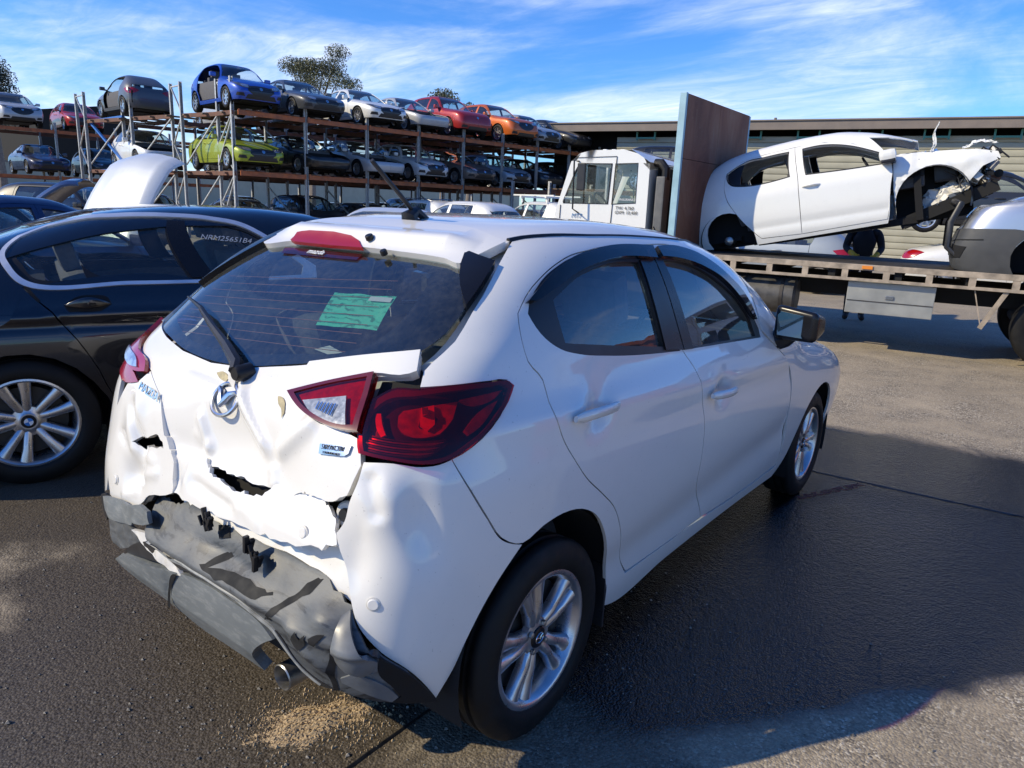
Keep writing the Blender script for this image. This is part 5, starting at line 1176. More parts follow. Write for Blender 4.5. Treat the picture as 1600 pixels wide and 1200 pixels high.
BS = Skin(**BMW)
MAT['navy'] = paint('navy_black_paint', (.006, .007, .012), .3, .25, 1., .02); MAT['brushed'] = plain('brushed_trim', (.72, .73, .75), .42, .75, vary=.05)
bmw = thing('sedan_car', 'black sedan with chrome window surround beside the white hatchback', 'car', BMW_O, (0, 0, -BMW_TH))
bp = lambda name, poly, mat, dom='w', label=None, **k: put(name, patch(name, BS, dom, poly, **k), MAT[mat], bmw, label=label)
def bboth(name, poly, mat, holes=(), **k):
    a = bp(name, poly, mat, holes=holes, **k); b = bp(name, [(-s, z) for s, z in poly], mat, holes=[[(-s, z) for s, z in h] for h in holes], **k); return a, b
bm_ = BS.smax
b_arch = arch_pts(BS, 0., .335, .375, .92, math.pi+.3, -.3); f_arch = arch_pts(BS, 2.97, .335, .375, .92, math.pi+.3, -.3)
sA = lambda y, z=.6: float(BS.s_of(BS.hit(np.array([(0., y, z)]), np.array([(1., 0, 0)]), 1.6))[0])
s_b, s_f = sA(1.30, .5), sA(2.50, .5)
RDOOR = [(1.729,1.04),(1.86,.965),(1.945,.91),(2.02,.83),(2.075,.761),(2.12,.68),(2.156,.6),(2.2,.436),(2.26,.30),(s_b-.03,.30),(s_b,.55),(s_b-.02,.85),(2.72,1.04)]
RD_UP = [(2.62,1.10),(2.41,1.385),(2.236,1.40),(1.647,1.385),(1.30,1.345),(1.36,1.215),(1.55,1.125)]
OUT = [(1.735,1.043),(1.539,1.124),(1.344,1.202),(1.20,1.275),(1.19,1.335),(1.33,1.378),(1.647,1.402),(2.236,1.413),(2.601,1.403),(2.968,1.357),(3.20,1.26),(3.42,1.13),(3.40,1.06),(2.694,1.043),(2.273,1.04)]
IN = [(1.748,1.060),(1.525,1.148),(1.372,1.208),(1.262,1.272),(1.255,1.325),(1.40,1.358),(1.772,1.383),(2.28,1.393),(2.618,1.383),(2.955,1.337),(3.16,1.25),(3.33,1.13),(3.30,1.078),(2.692,1.06),(2.265,1.058)]
bes = np.linspace(0, bm_-.005, 60); bez = BS.edge(bes)
bhalf = [(0, .26),(.5,.24),(.9,.24)] + b_arch + [(b_arch[-1][0]+.1,.20),(f_arch[0][0]-.1,.20)] + f_arch + [(bm_-.4,.20),(bm_-.002,.20)] + [(float(a), float(b)) for a, b in zip(bes, bez)][::-1]
dhole = [(p[0]-.002 if p[0] < 2.3 else p[0], p[1]) for p in RDOOR[:9]] + [(s_b,.297),(s_f,.30),(s_f+.06,.7),(s_f+.02,1.0),(3.38,1.065)] + [(2.694,1.045),(2.273,1.042)]
body_h = [dhole, OUT]
outer = bhalf + [(-a, b) for a, b in bhalf[::-1] if a > 1e-6]
shape = S_(lambda Q: .012*np.exp(-((Q[:, 1]-.885)/.02)**2)*np.clip((np.abs(Q[:, 0])-1.0)/.4, 0, 1), lambda Q: -.014*np.exp(-((Q[:, 1]-.845)/.035)**2)*np.clip((np.abs(Q[:, 0])-1.0)/.4, 0, 1), lambda Q: -.012*np.exp(-((Q[:, 1]-.45)/.09)**2))
bp('body', outer, 'navy', holes=body_h + [[(-a, b) for a, b in h] for h in body_h], res=.045, disp=shape, sharp=60, smooth=False, skirt=.02)
bboth('rear_door', RDOOR, 'navy', res=.035, disp=shape, gap=.003)
bboth('front_door', [(s_b-.03,.30),(s_f-.01,.30),(s_f+.05,.7),(s_f+.01,1.0),(3.36,1.06),(2.72,1.04),(s_b-.02,.85),(s_b,.55)], 'navy', res=.045, disp=shape, gap=.003)
bboth('window_surround', OUT, 'brushed', holes=[IN], res=.03, off=.008, skirt=.014)
GQ = [(1.461,1.21),(1.425,1.26),(1.448,1.301),(1.556,1.317),(2.02,1.080),(1.763,1.078),(1.603,1.148)]; GR = [(1.635,1.336),(1.72,1.362),(1.83,1.371),(2.262,1.376),(2.590,1.074),(2.135,1.076)]; GF = [(2.431,1.376),(2.741,1.36),(2.96,1.322),(3.14,1.24),(3.30,1.125),(3.26,1.085),(2.752,1.076)]
bboth('window_frame', IN, 'trim', holes=[GQ, GR, GF], res=.035, off=-.004)
for n, p in (('quarter_glass', GQ), ('rear_door_glass', GR), ('front_door_glass', GF)):
    bg = bboth(n, p, 'lightglass', res=.06, off=-.010, skirt=0)
bboth('pillar_cover', [(2.268,1.378),(2.418,1.378),(2.742,1.078),(2.606,1.072)], 'gloss_black', res=.05, off=.003)
bp('door_seam', [(1.74,1.05),(1.735,1.040),(1.86,.962),(1.865,.972)], 'void', res=.03, off=.001, skirt=0)
bp('fuel_flap', [(1.55,.86),(1.745,.86),(1.768,.88),(1.772,.93),(1.762,.99),(1.74,1.0),(1.60,1.0),(1.55,.97)], 'navy', res=.03, off=.0035, skirt=.006)
for sg in (1, -1):
    q = np.linspace(1.993, 2.205, 11); zc = np.linspace(.944, .946, 11); th = np.sin(np.linspace(0.02, math.pi-.02, 11)); P = BS.wrap(np.stack([sg*q, zc], 1)); N = BS.grad(P); P = P + N*(.004+.036*th**.7)[:, None]
    rows = [[P[i] + N[i]*.010*(.3+.7*th[i])*math.cos(a) + np.array((0, 0, 1.))*(.004+.026*th[i])*math.sin(a) for a in np.linspace(0, 2*math.pi, 15)] for i in range(11)]
    MB().grid(rows).obj('door_handle', MAT['navy'], bmw, angle=70)
    bp('handle_bowl', [(sg*s, z) for s, z in [(1.985,.944),(2.02,.982),(2.10,.993),(2.18,.98),(2.212,.945),(2.17,.912),(2.10,.898),(2.03,.906)]], 'void', res=.03, off=.002, skirt=0)
l3 = BS.wrap(np.stack([bes, bez], 1)); lx = [(float(p[0]), float(p[1])) for p in l3]
rr = [p for p in lx if p[1] <= 2.5] + [(float(np.interp(2.5, [p[1] for p in lx[4:]], [p[0] for p in lx[4:]])), 2.5)]
rwin = [(0,-.30),(.45,-.26),(.58,-.20),(.50,.30),(.45,.40),(0,.46)]; scr = [(0,1.60),(.48,1.66),(.64,2.2),(.66,2.40),(0,2.48)]
mm = lambda p: p + [(-x, y) for x, y in p[::-1] if x > 1e-6]
bp('roof', mm(rr), 'navy', 't', holes=[mm(rwin), mm(scr)], res=.06, smooth=False); bp('rear_window', mm(rwin), 'glass', 't', res=.1, off=-.006); bp('windscreen', mm(scr), 'glass', 't', res=.1, off=-.006)
fr = [(rr[-1][0], 2.5)] + [p for p in lx if p[1] > 2.5]; bp('bonnet', mm(fr), 'navy', 't', res=.07, gap=.003, smooth=False)
bboth('tail_light', [(.45,.98),(.50,.80),(.80,.80),(1.05,.86),(1.12,.96),(.9,.99)], 'red_opaque', res=.05, off=.006)
tx = put('lettering', text_mesh('NRM25651B4', .050, .0003, 'lettering', shear=.35), plain('paint_pen', (.38, .39, .40), .7, vary=0), bmw)
P = BS.wrap(np.array([(2.79, 1.285)]))[0]; N = BS.grad(P[None])[0]; tx.matrix_local = frame_at(P + N*-.004, N) @ Matrix.Rotation(-.10, 4, 'Z')
# wheels: five pairs of flat spokes
def bmw_wheel(y, side, spin):
    R, rim, w = .338, .232, .225; xo = .905 - w/2
    r = put('wheel', MB().lathe([(.02, .03), (.02, rim-.05), (-.03, rim-.04), (-.04, .05)], 32).mesh('brake_drum', MAT['alloy_dark']), None, bmw); r.location = (side*xo, y, R-.004); r.rotation_euler = (spin, 0, 0 if side > 0 else math.pi)
    put('tyre', tyre_mesh(R, rim, w, 72), None, r); put('rim', lip_mesh(rim, w), MAT['alloy'], r); hx = w/2*.55
    a = [spoke_mesh([(.045, sg*.012, .021, hx-.010, .03), (.085, sg*.023, .023, hx+.004, .03), (.15, sg*.040, .025, hx+.018, .03), (rim-.012, sg*.056, .031, hx+.026, .026)]) for sg in (1, -1)]
    for k in range(5):
        for me in a: put('spoke', me, MAT['alloy'], r, rot=(math.radians(72*k), 0, 0))
    MB().lathe([(hx-.03, .085), (hx-.008, .080), (hx-.004, .05), (hx+.002, .042), (hx+.002, .036)], 28).obj('hub', MAT['alloy'], r)
    cap = MB().lathe([(hx+.002, .036), (hx+.008, .033), (hx+.008, 0)], 24).obj('centre_cap', MAT['gloss_black'], r)
    for k in range(4):
        q = np.linspace(k*math.pi/2, (k+1)*math.pi/2, 7); m = MB(); m.add([(hx+.0095, 0, 0)] + [(hx+.0095, .021*math.cos(a_), .021*math.sin(a_)) for a_ in q], [(0, i+1, i+2) for i in range(6)])
        m.obj('cap_sector', MAT.setdefault('roundel_blue', plain('roundel_blue', (.03, .20, .55), .3, vary=0)) if k % 2 == 0 else MAT.setdefault('roundel_white', plain('roundel_white', (.8, .8, .8), .3, vary=0)), cap)
    for k in range(5):
        q = math.radians(36+72*k); put('wheel_nut', MB().lathe([(hx-.012, .016), (hx-.006, .015), (hx-.016, .012), (hx-.022, 0)], 10, 'x', (0, .060*math.cos(q), .060*math.sin(q))).mesh('wheel_nut'), MAT['alloy_dark'], r)
for y in (0, 2.97):
    for s in (1, -1): bmw_wheel(y, s, .25+y); liner(bmw, y, s, .39, .89, .335)
m = MB(); m.box((-.8, .4, .18), (.8, 2.55, .26)); m.box((-.5, -.9, .2), (.5, .4, .7)); m.box((-.6, 2.6, .2), (.6, 3.5, .65)); m.box((-.75, -.9, .45), (.75, .15, .98)); m.obj('underbody', MAT['void'], bmw)
fit_out(bmw, 1.55, .62, .49, .38, 1, 2.05, .92, .64)
for sg in (1, -1): bp('door_lining', [(sg*1.95,.95),(sg*3.0,1.0),(sg*3.3,.95),(sg*3.3,.35),(sg*2.2,.35),(sg*2.1,.7)], 'cabin', res=.15, off=-.07, skirt=0)
MB().box((.90, 2.16, .98), (1.08, 2.30, 1.11), .04).obj('mirror', MAT['navy'], bmw); MB().box((-1.08, 2.16, .98), (-.90, 2.30, 1.11), .04).obj('mirror', MAT['navy'], bmw)

# ------------------------------------------------------------------ flatbed truck: local x runs to the cab, y towards the camera side
MAT.update(deck=plain('deck_plate', (.045, .04, .037), .65, .3, vary=.5, vs=6), rail=plain('worn_rail_paint', (.34, .28, .215), .75, vary=.45, vs=7), lightblue=plain('pale_blue_paint', (.28, .45, .53), .55, vary=.15, vs=5), toolbox=plain('toolbox_metal', (.36, .36, .33), .5, .5, vary=.15, vs=4), stack=plain('stack_grey', (.12, .12, .12), .55, vary=.2), amber=plain('amber_marker', (.75, .24, .02), .3, coat=.5, vary=0), tank=plain('tank_grey', (.075, .072, .068), .5, .3, vary=.4, vs=9))
def ply_material():
    M = NT('film_faced_plywood').set(Roughness=.62, Specular_IOR_Level=.25); n = M.noise(2.2, 6, .65, .8, vscale=(1, 1, .45)); n2 = M.noise(22., 5, .7, .4, vscale=(1, 1.2, .12)); n3 = M.noise(50., 3, .7, vscale=(1, .2, 1))
    c = M.ramp(n, [(.3, (.10, .032, .016)), (.5, (.19, .072, .038)), (.7, (.24, .125, .075))]); c = M.mixc(M.rng(n2, .56, .72, 0, .45), c, (.20, .16, .13)); c = M.mixc(M.rng(n3, .62, .72, 0, .35), c, (.25, .21, .17))
    M.l(c, M.b.inputs['Base Color']); M.bump(n2, .15, .003); return M.m
MAT['ply'] = ply_material()
TA = Vector((1.322, 8.017, 0)); TANG = math.atan2(-.15023, -.98865)
tr = thing('flatbed_truck', 'white cab flatbed truck with tall brown headboard carrying wrecked cars', 'truck', TA, (0, 0, TANG))

m = MB(); m.box((-2.6, -2.30, .985), (3.80, -.05, 1.045)); m.obj('deck', MAT['deck'], tr)
for k in range(9): MB().box((-2.5+.72*k, -2.28, .87), (-2.42+.72*k, -.06, .983)).obj('cross_member', MAT['dark'], tr)
for y in (-1.55, -.75): MB().box((-2.6, y-.05, .62), (5.3, y+.05, .868)).obj('chassis_rail', MAT['dark'], tr)
for y0, y1 in ((-.045, .0), (-2.35, -2.305)):
    MB().box((-2.6, y0, .985), (3.80, y1, 1.052), .006).obj('side_rail', MAT['rail'], tr)
    MB().box((-2.6, y0, .855), (3.80, y1, .890), .005).obj('rub_rail', MAT['rail'], tr)
    for x in (3.48, 3.03, 2.58, 2.157, 1.709, 1.261, .821, .40, -.01, -.45, -.9, -1.35, -1.8, -2.25): MB().box((x-.035, y0+.004, .890), (x+.035, y1-.004, .985)).obj('stake_pocket', MAT['rail'], tr)
MB().box((1.415, .0, 1.0), (1.53, .015, 1.04), .005).obj('marker_light', MAT['amber'], tr)
hb = Matrix.Translation((3.84, 0, 0)) @ Matrix.Rotation(math.atan2(.29, 2.35)*-1, 4, 'Z')
hbo = MB(); 
for z0, z1 in ((1.05, 2.24), (2.246, 3.035)):
    for y0, y1 in ((-2.37, -1.19), (-1.184, -.06)): MB().box((-.002, y0, z0), (.045, y1, z1), 0, hb).obj('headboard_panel', MAT['ply'], tr)
MB().box((.0, -.055, 1.0), (.09, .0, 3.045), .006, hb).obj('headboard_post', MAT['lightblue'], tr); MB().box((.0, -2.43, 1.0), (.09, -2.375, 3.03), .006, hb).obj('headboard_post', MAT['lightblue'], tr)
for z in (1.3, 2.2, 2.95): MB().box((.05, -2.37, z), (.09, -.06, z+.06), 0, hb).obj('headboard_rail', MAT['lightblue'], tr)
# tank, tool box, brackets, wheels
tk = MB(); tk.lathe([(2.25, 0), (2.25, .20), (2.28, .235), (3.05, .235), (3.08, .20), (3.08, 0)], 28, 'x', (0, -.33, .585)); tk.obj('fuel_tank', MAT['tank'], tr)
for x in (2.42, 2.90): MB().lathe([(x-.02, .238), (x-.02, .245), (x+.02, .245), (x+.02, .238)], 28, 'x', (0, -.33, .585)).obj('tank_strap', MAT['deck'], tr)
bx = MB().box((.73, -.50, .47), (1.66, -.085, .845), .008).obj('tool_box', MAT['toolbox'], tr)
MB().box((.74, -.086, .615), (1.65, -.078, .625)).obj('tool_box_seam', MAT['deck'], bx); MB().box((1.15, -.084, .66), (1.24, -.07, .70), .004).obj('latch', MAT['steel'], bx)
MB().bar((.06, -.03, .86), (.25, -.05, .43), .05, .012, (0, 1, 0)).obj('guard_bracket', MAT['rail'], tr); MB().bar((.36, -.05, .85), (.25, -.05, .47), .012).obj('guard_stay', MAT['rail'], tr)
def truck_wheel(x, y, s, R=.465):
    k = put('wheel', tyre_mesh(R, .30, .25, 56), None, tr, (x, y, R), (0, 0, math.radians(90)*s)); m = MB()
    m.lathe([(.11, .30), (.115, .285), (.08, .27), (-.02, .26), (-.03, .16), (.02, .13), (.06, .12), (.07, .06), (.07, 0)], 36); m.obj('rim', MAT['toolbox'], k)
    for q in np.linspace(0, 2*math.pi, 8, False): put('wheel_nut', MB().lathe([(0, .018), (.03, .016), (.03, 0)], 6, 'x', (-.03, .21*math.cos(q), .21*math.sin(q))).mesh('wheel_nut'), MAT['steel'], k)
for x in (-.52, 4.75):
    truck_wheel(x, -.34, 1); truck_wheel(x, -2.0, -1)
MB().box((-1.0, -.40, .05), (-.95, -.1, .85)).obj('mud_flap', MAT['rubber'], tr); MB().lathe([(-2.1, .08), (-.3, .08)], 12, 'y', (-.22, 0, .465)).obj('axle', MAT['dark'], tr)
# cab
cabp = [(4.28,.55),(5.66,.55),(5.72,.80),(5.70,1.38),(5.45,2.20),(5.36,2.30),(5.15,2.35),(4.56,2.36),(4.29,2.20)]
def cab_side(y, holes, sgn):
    Q, F = fill(resample(cabp, .1), [resample(h, .1) for h in holes], .12); V = [(x, y, z) for x, z in Q]
    return V, [tuple(f) for f in F]
DW = [(5.535,1.665),(5.375,2.066),(5.318,2.165),(4.84,2.165),(4.865,1.640),(5.53,1.632)]; RWn = [(4.776,2.165),(4.46,2.175),(4.455,1.665),(4.794,1.640)]
cb = MB()
for y in (-.12, -2.2):
    V, F = cab_side(y, [DW, RWn], 1); cb.add(V, F)
n = len(cabp)
for i in range(n):
    a, b = cabp[i], cabp[(i+1) % n]
    if i == 3: continue
    cb.add([(a[0], -.12, a[1]), (b[0], -.12, b[1]), (b[0], -2.2, b[1]), (a[0], -2.2, a[1])], [(0, 1, 2, 3)])
cabo = cb.obj('cab', MAT['white2'], tr)
bmx = bmesh.new(); bmx.from_mesh(cabo.data); bmesh.ops.remove_doubles(bmx, verts=bmx.verts[:], dist=.002)
ed = [e for e in bmx.edges if len(e.link_faces) == 2 and e.calc_face_angle(0) > .25]; bmesh.ops.bevel(bmx, geom=ed, offset=.10, segments=5, affect='EDGES', profile=.55); bmesh.ops.recalc_face_normals(bmx, faces=bmx.faces[:]); bmx.to_mesh(cabo.data); bmx.free()
cabo.data.polygons.foreach_set('use_smooth', [True]*len(cabo.data.polygons)); cabo.data.set_sharp_from_angle(angle=math.radians(40))
MB().add([(5.695, -.16, 1.42), (5.455, -.16, 2.17), (5.455, -2.16, 2.17), (5.695, -2.16, 1.42)], [(0, 1, 2, 3)]).obj('windscreen', MAT['lightglass'], tr)
for y in (-.125, -2.195):
    for nm, w in (('door_window', DW), ('cab_window', RWn)): MB().add([(x, y - .012*(1 if y > -1 else -1), z) for x, z in w], [tuple(range(len(w)))]).obj(nm, MAT['lightglass'], tr)
    q = -.116 if y > -1 else -2.204
    for w in (DW, RWn):
        c = np.array(w).mean(0); m = MB(); P = [np.array(p) for p in w]; O = [c + (p-c)*1.045 for p in P]; k = len(P)
        m.add([(p[0], q, p[1]) for p in P] + [(p[0], q, p[1]) for p in O], [(i, (i+1) % k, k+(i+1) % k, k+i) for i in range(k)]); m.obj('window_seal', MAT['trim'], tr)
for a, b in (((4.765, 2.27), (4.815, .75)), ((5.58, 1.60), (5.60, .80)), ((4.81, .75), (5.60, .78)), ((4.765, 2.27), (5.36, 2.25))): MB().bar((a[0], -.113, a[1]), (b[0], -.113, b[1]), .008, .006).obj('door_seam', MAT['deck'], tr)
MB().box((4.86, -.115, 1.30), (5.02, -.09, 1.345), .01).obj('door_handle', MAT['black_plastic'], tr)
for k in range(4): MB().box((4.60+.13*k, -2.05, 2.352), (4.66+.13*k, -.28, 2.376), .01).obj('roof_rib', MAT['white2'], tr)
mi = MB().box((5.15, .02, 1.80), (5.27, .06, 2.17), .015).obj('mirror', MAT['black_plastic'], tr); MB().tube([(5.33, -.13, 2.20), (5.33, .04, 2.20), (5.31, .05, 1.55), (5.30, -.12, 1.50)], .012, 6).obj('mirror_arm', MAT['trim'], mi)
mi = MB().box((5.15, -2.38, 1.75), (5.27, -2.34, 2.12), .015).obj('mirror', MAT['black_plastic'], tr); MB().tube([(5.33, -2.19, 2.20), (5.33, -2.36, 2.20), (5.31, -2.37, 1.55), (5.30, -2.2, 1.50)], .012, 6).obj('mirror_arm', MAT['trim'], mi)
blk = plain('print_grey', (.05, .05, .05), .6, vary=0); blu = plain('print_blue', (.03, .16, .38), .5, vary=0)
for s, x, z, sz, m_ in (('TW: 4,760', 4.60, 1.585, .062, blk), ('GVM: 10,400', 4.575, 1.525, .062, blk), ('MT7', 5.32, 1.455, .085, blu)):
    put('lettering', text_mesh(s, sz, .001, 'lettering', shear=.2 if s == 'MT7' else 0), m_, tr).matrix_local = Matrix.Translation((x, -.110, z)) @ Matrix(((-1, 0, 0, 0), (0, 0, 1, 0), (0, 1, 0, 0), (0, 0, 0, 1)))
put('lettering', text_mesh('INSURANCE', .045, .001, 'lettering'), plain('print_white2', (.8, .8, .8), .5, vary=0), tr).matrix_local = Matrix.Translation((4.57, -.128, 1.70)) @ Matrix(((-1, 0, 0, 0), (0, 0, 1, 0), (0, 1, 0, 0), (0, 0, 0, 1)))
m = MB()
for x in (4.55, 5.05): m.box((x-.2, -.95 if x < 4.8 else -.95, 1.05), (x+.2, -.45, 1.2), .03); 
for y in (-.75, -1.6): m.box((4.35, y-.24, 1.1), (4.85, y+.24, 1.25), .04); m.box((4.28, y-.24, 1.2), (4.42, y+.24, 1.8), .04); m.box((4.29, y-.13, 1.83), (4.38, y+.13, 2.0), .03)
m.obj('cab_seats', MAT['cabin'], tr); MB().box((5.25, -2.1, 1.1), (5.60, -.2, 1.58), .05).obj('dashboard', MAT['cabin'], tr)
t = np.linspace(0, 2*math.pi, 25); MB().tube([(5.18+.10*math.sin(q), -.70+.21*math.cos(q), 1.62+.17*math.sin(q)) for q in t], .015, 6, False).obj('steering_wheel', MAT['trim'], tr)
MB().box((4.08, -.42, .9), (4.20, -.16, 2.02), .02).obj('air_duct', MAT['stack'], tr); MB().box((4.02, -.75, .95), (4.22, -.50, 1.7), .02).obj('air_intake', MAT['trim'], tr); MB().tube([(4.12, -.30, 1.98), (4.12, -.30, 2.12), (4.2, -.32, 2.2), (4.28, -.34, 2.2)], .06, 10).obj('intake_hose', MAT['trim'], tr); [MB().tube([(4.0+.05*k, -.12-.02*k, .95), (4.03+.05*k, -.06, 1.15+.05*k), (4.16, -.10, 1.35), (4.26, -.2, 1.25)], .014, 6).obj('air_hose', MAT['trim'], tr) for k in range(3)]; MB().box((3.90, -2.1, .9), (3.96, -.7, 2.1)).obj('cab_back_frame', MAT['dark'], tr)
MB().box((4.20, -1.9, 1.0), (4.27, -.4, 2.15), .02).obj('cab_back_panel', MAT['dark'], tr)

# ------------------------------------------------------------------ white hatchback shell on the truck, nose up
WRECK = dict(W=[(.15,.80),(.35,.85),(.6,.865),(.8,.862),(.98,.83),(1.08,.80),(1.3,.705),(1.55,.60)],
  R=[(.15,-.56),(.35,-.64),(.55,-.66),(.8,-.63),(.95,-.58),(1.1,-.48),(1.4,-.24),(1.6,-.05)],
  F=[(.15,3.2),(.4,3.33),(.6,3.36),(.75,3.3),(.95,3.1),(1.6,2.95)],
  T=[(-.9,1.44),(-.3,1.47),(.5,1.515),(1.0,1.53),(1.4,1.515),(1.8,1.43),(2.2,1.28),(2.62,1.08),(2.9,1.0),(3.2,.86),(3.4,.7)],
  n=6.5, m=9., crown=.035, yc=1.2, zb=.2, y0=1.2)

WS = Skin(**WRECK)
wk = thing('wrecked_car', 'white hatchback shell without wheels or front panels, tilted nose up on the truck', 'car', (-2.141, 9.17, .897), (math.radians(12), 0, math.radians(-81.4)))
wp_ = lambda name, poly, mat, dom='w', label=None, **k: put(name, patch(name, WS, dom, poly, **k), MAT[mat], wk, label=label)
def wboth(name, poly, mat, holes=(), **k):
    wp_(name, poly, mat, holes=holes, **k); wp_(name, [(-s, z) for s, z in poly], mat, holes=[[(-s, z) for s, z in h] for h in holes], **k)
w_arch = arch_pts(WS, 0., .33, .36, .86, math.pi+.3, -.35); wes = np.linspace(0, 3.38, 46); wez = WS.edge(wes)
WDR = [(1.17,1.20),(1.371,.836),(1.512,.60),(1.66,.395),(1.756,.278),(2.284,.262),(2.297,.672),(2.279,1.024),(2.165,1.40),(1.6,1.385),(1.25,1.345)]
WDF = [(2.284,.262),(3.327,.285),(3.36,.65),(3.42,1.04),(3.41,1.10),(3.09,1.29),(2.67,1.385),(2.165,1.40),(2.279,1.024),(2.297,.672)]
WR = [(1.165,1.222),(1.295,1.312),(1.7,1.345),(2.07,1.347),(2.164,1.03),(1.515,1.022),(1.40,1.045)]; WF = [(2.315,1.35),(2.66,1.346),(3.069,1.25),(3.385,1.075),(3.355,.975),(3.029,.983),(2.40,1.018)]
whole = [(0,.24),(.5,.24),(.85,.25)] + w_arch + [(w_arch[-1][0]+.06,.205),(2.56,.22),(3.34,.235),(3.345,.62),(3.42,1.05)] + [(float(a), float(b)) for a, b in zip(wes, wez)][::-1]
op = [(1.166,1.205),(1.366,.836),(1.508,.60),(1.656,.395),(1.752,.272),(2.284,.256),(3.332,.28),(3.335,.60),(3.41,1.04),(3.41,1.105),(3.09,1.294),(2.67,1.389),(2.165,1.405),(1.6,1.39),(1.25,1.35)]
rwn = [(-.62,1.0),(0,.98),(.62,1.0),(.60,1.30),(0,1.38),(-.60,1.30)]
wh = whole + [(-a, b) for a, b in whole[::-1] if a > 1e-6]
wp_('body', wh, 'white2', holes=[op, [(-a, b) for a, b in op], rwn], res=.05, sharp=60, smooth=False, skirt=.02)
wboth('rear_door', WDR, 'white2', holes=[WR], res=.05, gap=.004, skirt=.03, disp=lambda Q: -.010*np.exp(-((Q[:, 1]-.42)/.05)**2)); wboth('front_door', WDF, 'white2', holes=[WF], res=.05, gap=.004, skirt=.03, disp=lambda Q: -.010*np.exp(-((Q[:, 1]-.42)/.05)**2))
wboth('door_quarter', [(1.18,1.215),(1.30,1.308),(1.36,1.31),(1.50,1.03),(1.41,1.05)], 'trim', res=.05, off=-.008); wboth('door_pillar', [(2.20,1.36),(2.315,1.36),(2.40,1.015),(2.30,1.02)], 'trim', res=.05, off=-.004)
wboth('window_rubber', [(s, z) for s, z in [(1.15,1.225),(1.29,1.322),(1.7,1.357),(2.085,1.36),(2.185,1.018),(1.51,1.008),(1.385,1.035)]], 'trim', holes=[WR], res=.05, off=.001, skirt=.004); wboth('window_rubber', [(2.30,1.363),(2.66,1.36),(3.075,1.264),(3.40,1.085),(3.365,.960),(3.029,.968),(2.385,1.004)], 'trim', holes=[WF], res=.05, off=.001, skirt=.004)
for sg in (1, -1):
    for a, b in ((2.347, 2.552),):
        P = WS.wrap(np.array([(sg*a, .864), (sg*b, .860)])); N = WS.grad(P); MB().tube([P[0], P[0]*.75+P[1]*.25+N[0]*.035, P[0]*.25+P[1]*.75+N[0]*.035, P[1]], .016, 8).obj('door_handle', MAT['white2'], wk)
    MB().box((sg*.80, 1.93, .99), (sg*.98, 2.12, 1.12), .05).obj('mirror', MAT['white2'], wk); MB().box((sg*.74, 1.95, .955), (sg*.97, 2.11, 1.0), .02).obj('mirror_foot', MAT['trim'], wk)
    liner(wk, 0, sg, .37, .85, .33)
l4 = WS.wrap(np.stack([wes, wez], 1)); lw = [(float(p[0]), float(p[1])) for p in l4]
wp_('roof', mm([p for p in lw if p[1] < 2.35] + [(.60, 2.35)]), 'white2', 't', holes=[mm([(0,1.70),(.42,1.72),(.58,2.30),(0,2.33)])], res=.08, smooth=False)
wp_('fuel_flap', [(.97,.80),(1.06,.80),(1.07,.90),(.98,.90)], 'white2', res=.03, off=.003, skirt=.005)
m = MB(); m.box((-.70, .38, .19), (.70, 2.3, .27)); m.box((-.5, -.5, .22), (.5, .4, .45)); m.box((-.74, 2.28, .22), (.74, 2.36, .95)); m.box((-.74, 2.1, .75), (.74, 2.4, .93)); m.obj('underbody', MAT['void'], wk)
fit_out(wk, 1.25, .42, .38, .36, 1, 1.95, .92, .60); MB().box((-.66, -.5, .30), (.66, .15, .36)).obj('boot_floor', MAT['void'], wk)
MB().tube([(-.75, 0, .30), (.76, .02, .30)], .035, 8).obj('rear_axle', MAT['steel'], wk); MB().lathe([(.70, .06), (.78, .06), (.80, .03), (.80, 0)], 12, 'x', (0, 0, .31)).obj('stub_hub', MAT['steel'], wk)
crz = NT('crazed_glass').set(Base_Color=(.42, .55, .53), Roughness=.35); _v = crz.n('ShaderNodeTexVoronoi', Scale=70.); _v.feature = 'DISTANCE_TO_EDGE'; _t = crz.n('ShaderNodeTexCoord'); crz.l(_t.outputs['Object'], _v.inputs['Vector']); crz.l(crz.ramp(_v.outputs['Distance'], [(0, (.75, .82, .80)), (.12, (.16, .25, .25))]), crz.b.inputs['Base Color']); crz.bump(_v.outputs['Distance'], .5, .004)
put('windscreen', patch('windscreen', WS, 't', mm([(0,1.70),(.42,1.72),(.58,2.30),(0,2.33)]), res=.08, off=-.02, disp=crumple(.03, 5, 9), skirt=0), crz.m, wk, label='shattered windscreen')
# the stripped nose
rw = np.random.RandomState(12)
def sheet(name, rows, mat, amp=.02, seed=0, par=None):
    r = np.random.RandomState(seed); R_ = []
    if par is None: rows = [[(p[0], p[1] - .15 - max(0, p[1]-2.95)*.45, p[2]) for p in row] for row in rows]
    for row in rows:
        row = [np.array(p, float) for p in row]; q = np.linspace(0, len(row)-1, 14); R_.append(np.stack([np.interp(q, range(len(row)), [p[i] for p in row]) for i in range(3)], 1))
    R_ = np.array(R_); q = np.linspace(0, len(R_)-1, 14); G_ = np.array([[np.interp(q, range(len(R_)), R_[:, j, i]) for i in range(3)] for j in range(14)]).transpose(2, 0, 1)
    N_ = r.randn(14, 14, 3)*amp; N_ = (N_ + np.roll(N_, 1, 0) + np.roll(N_, 1, 1))/2
    G_ = G_ + N_; m = MB(); m.grid([list(g_) for g_ in G_]); m.S = [True]*len(m.F); return m.obj(name, MAT[mat], par or wk, angle=28)
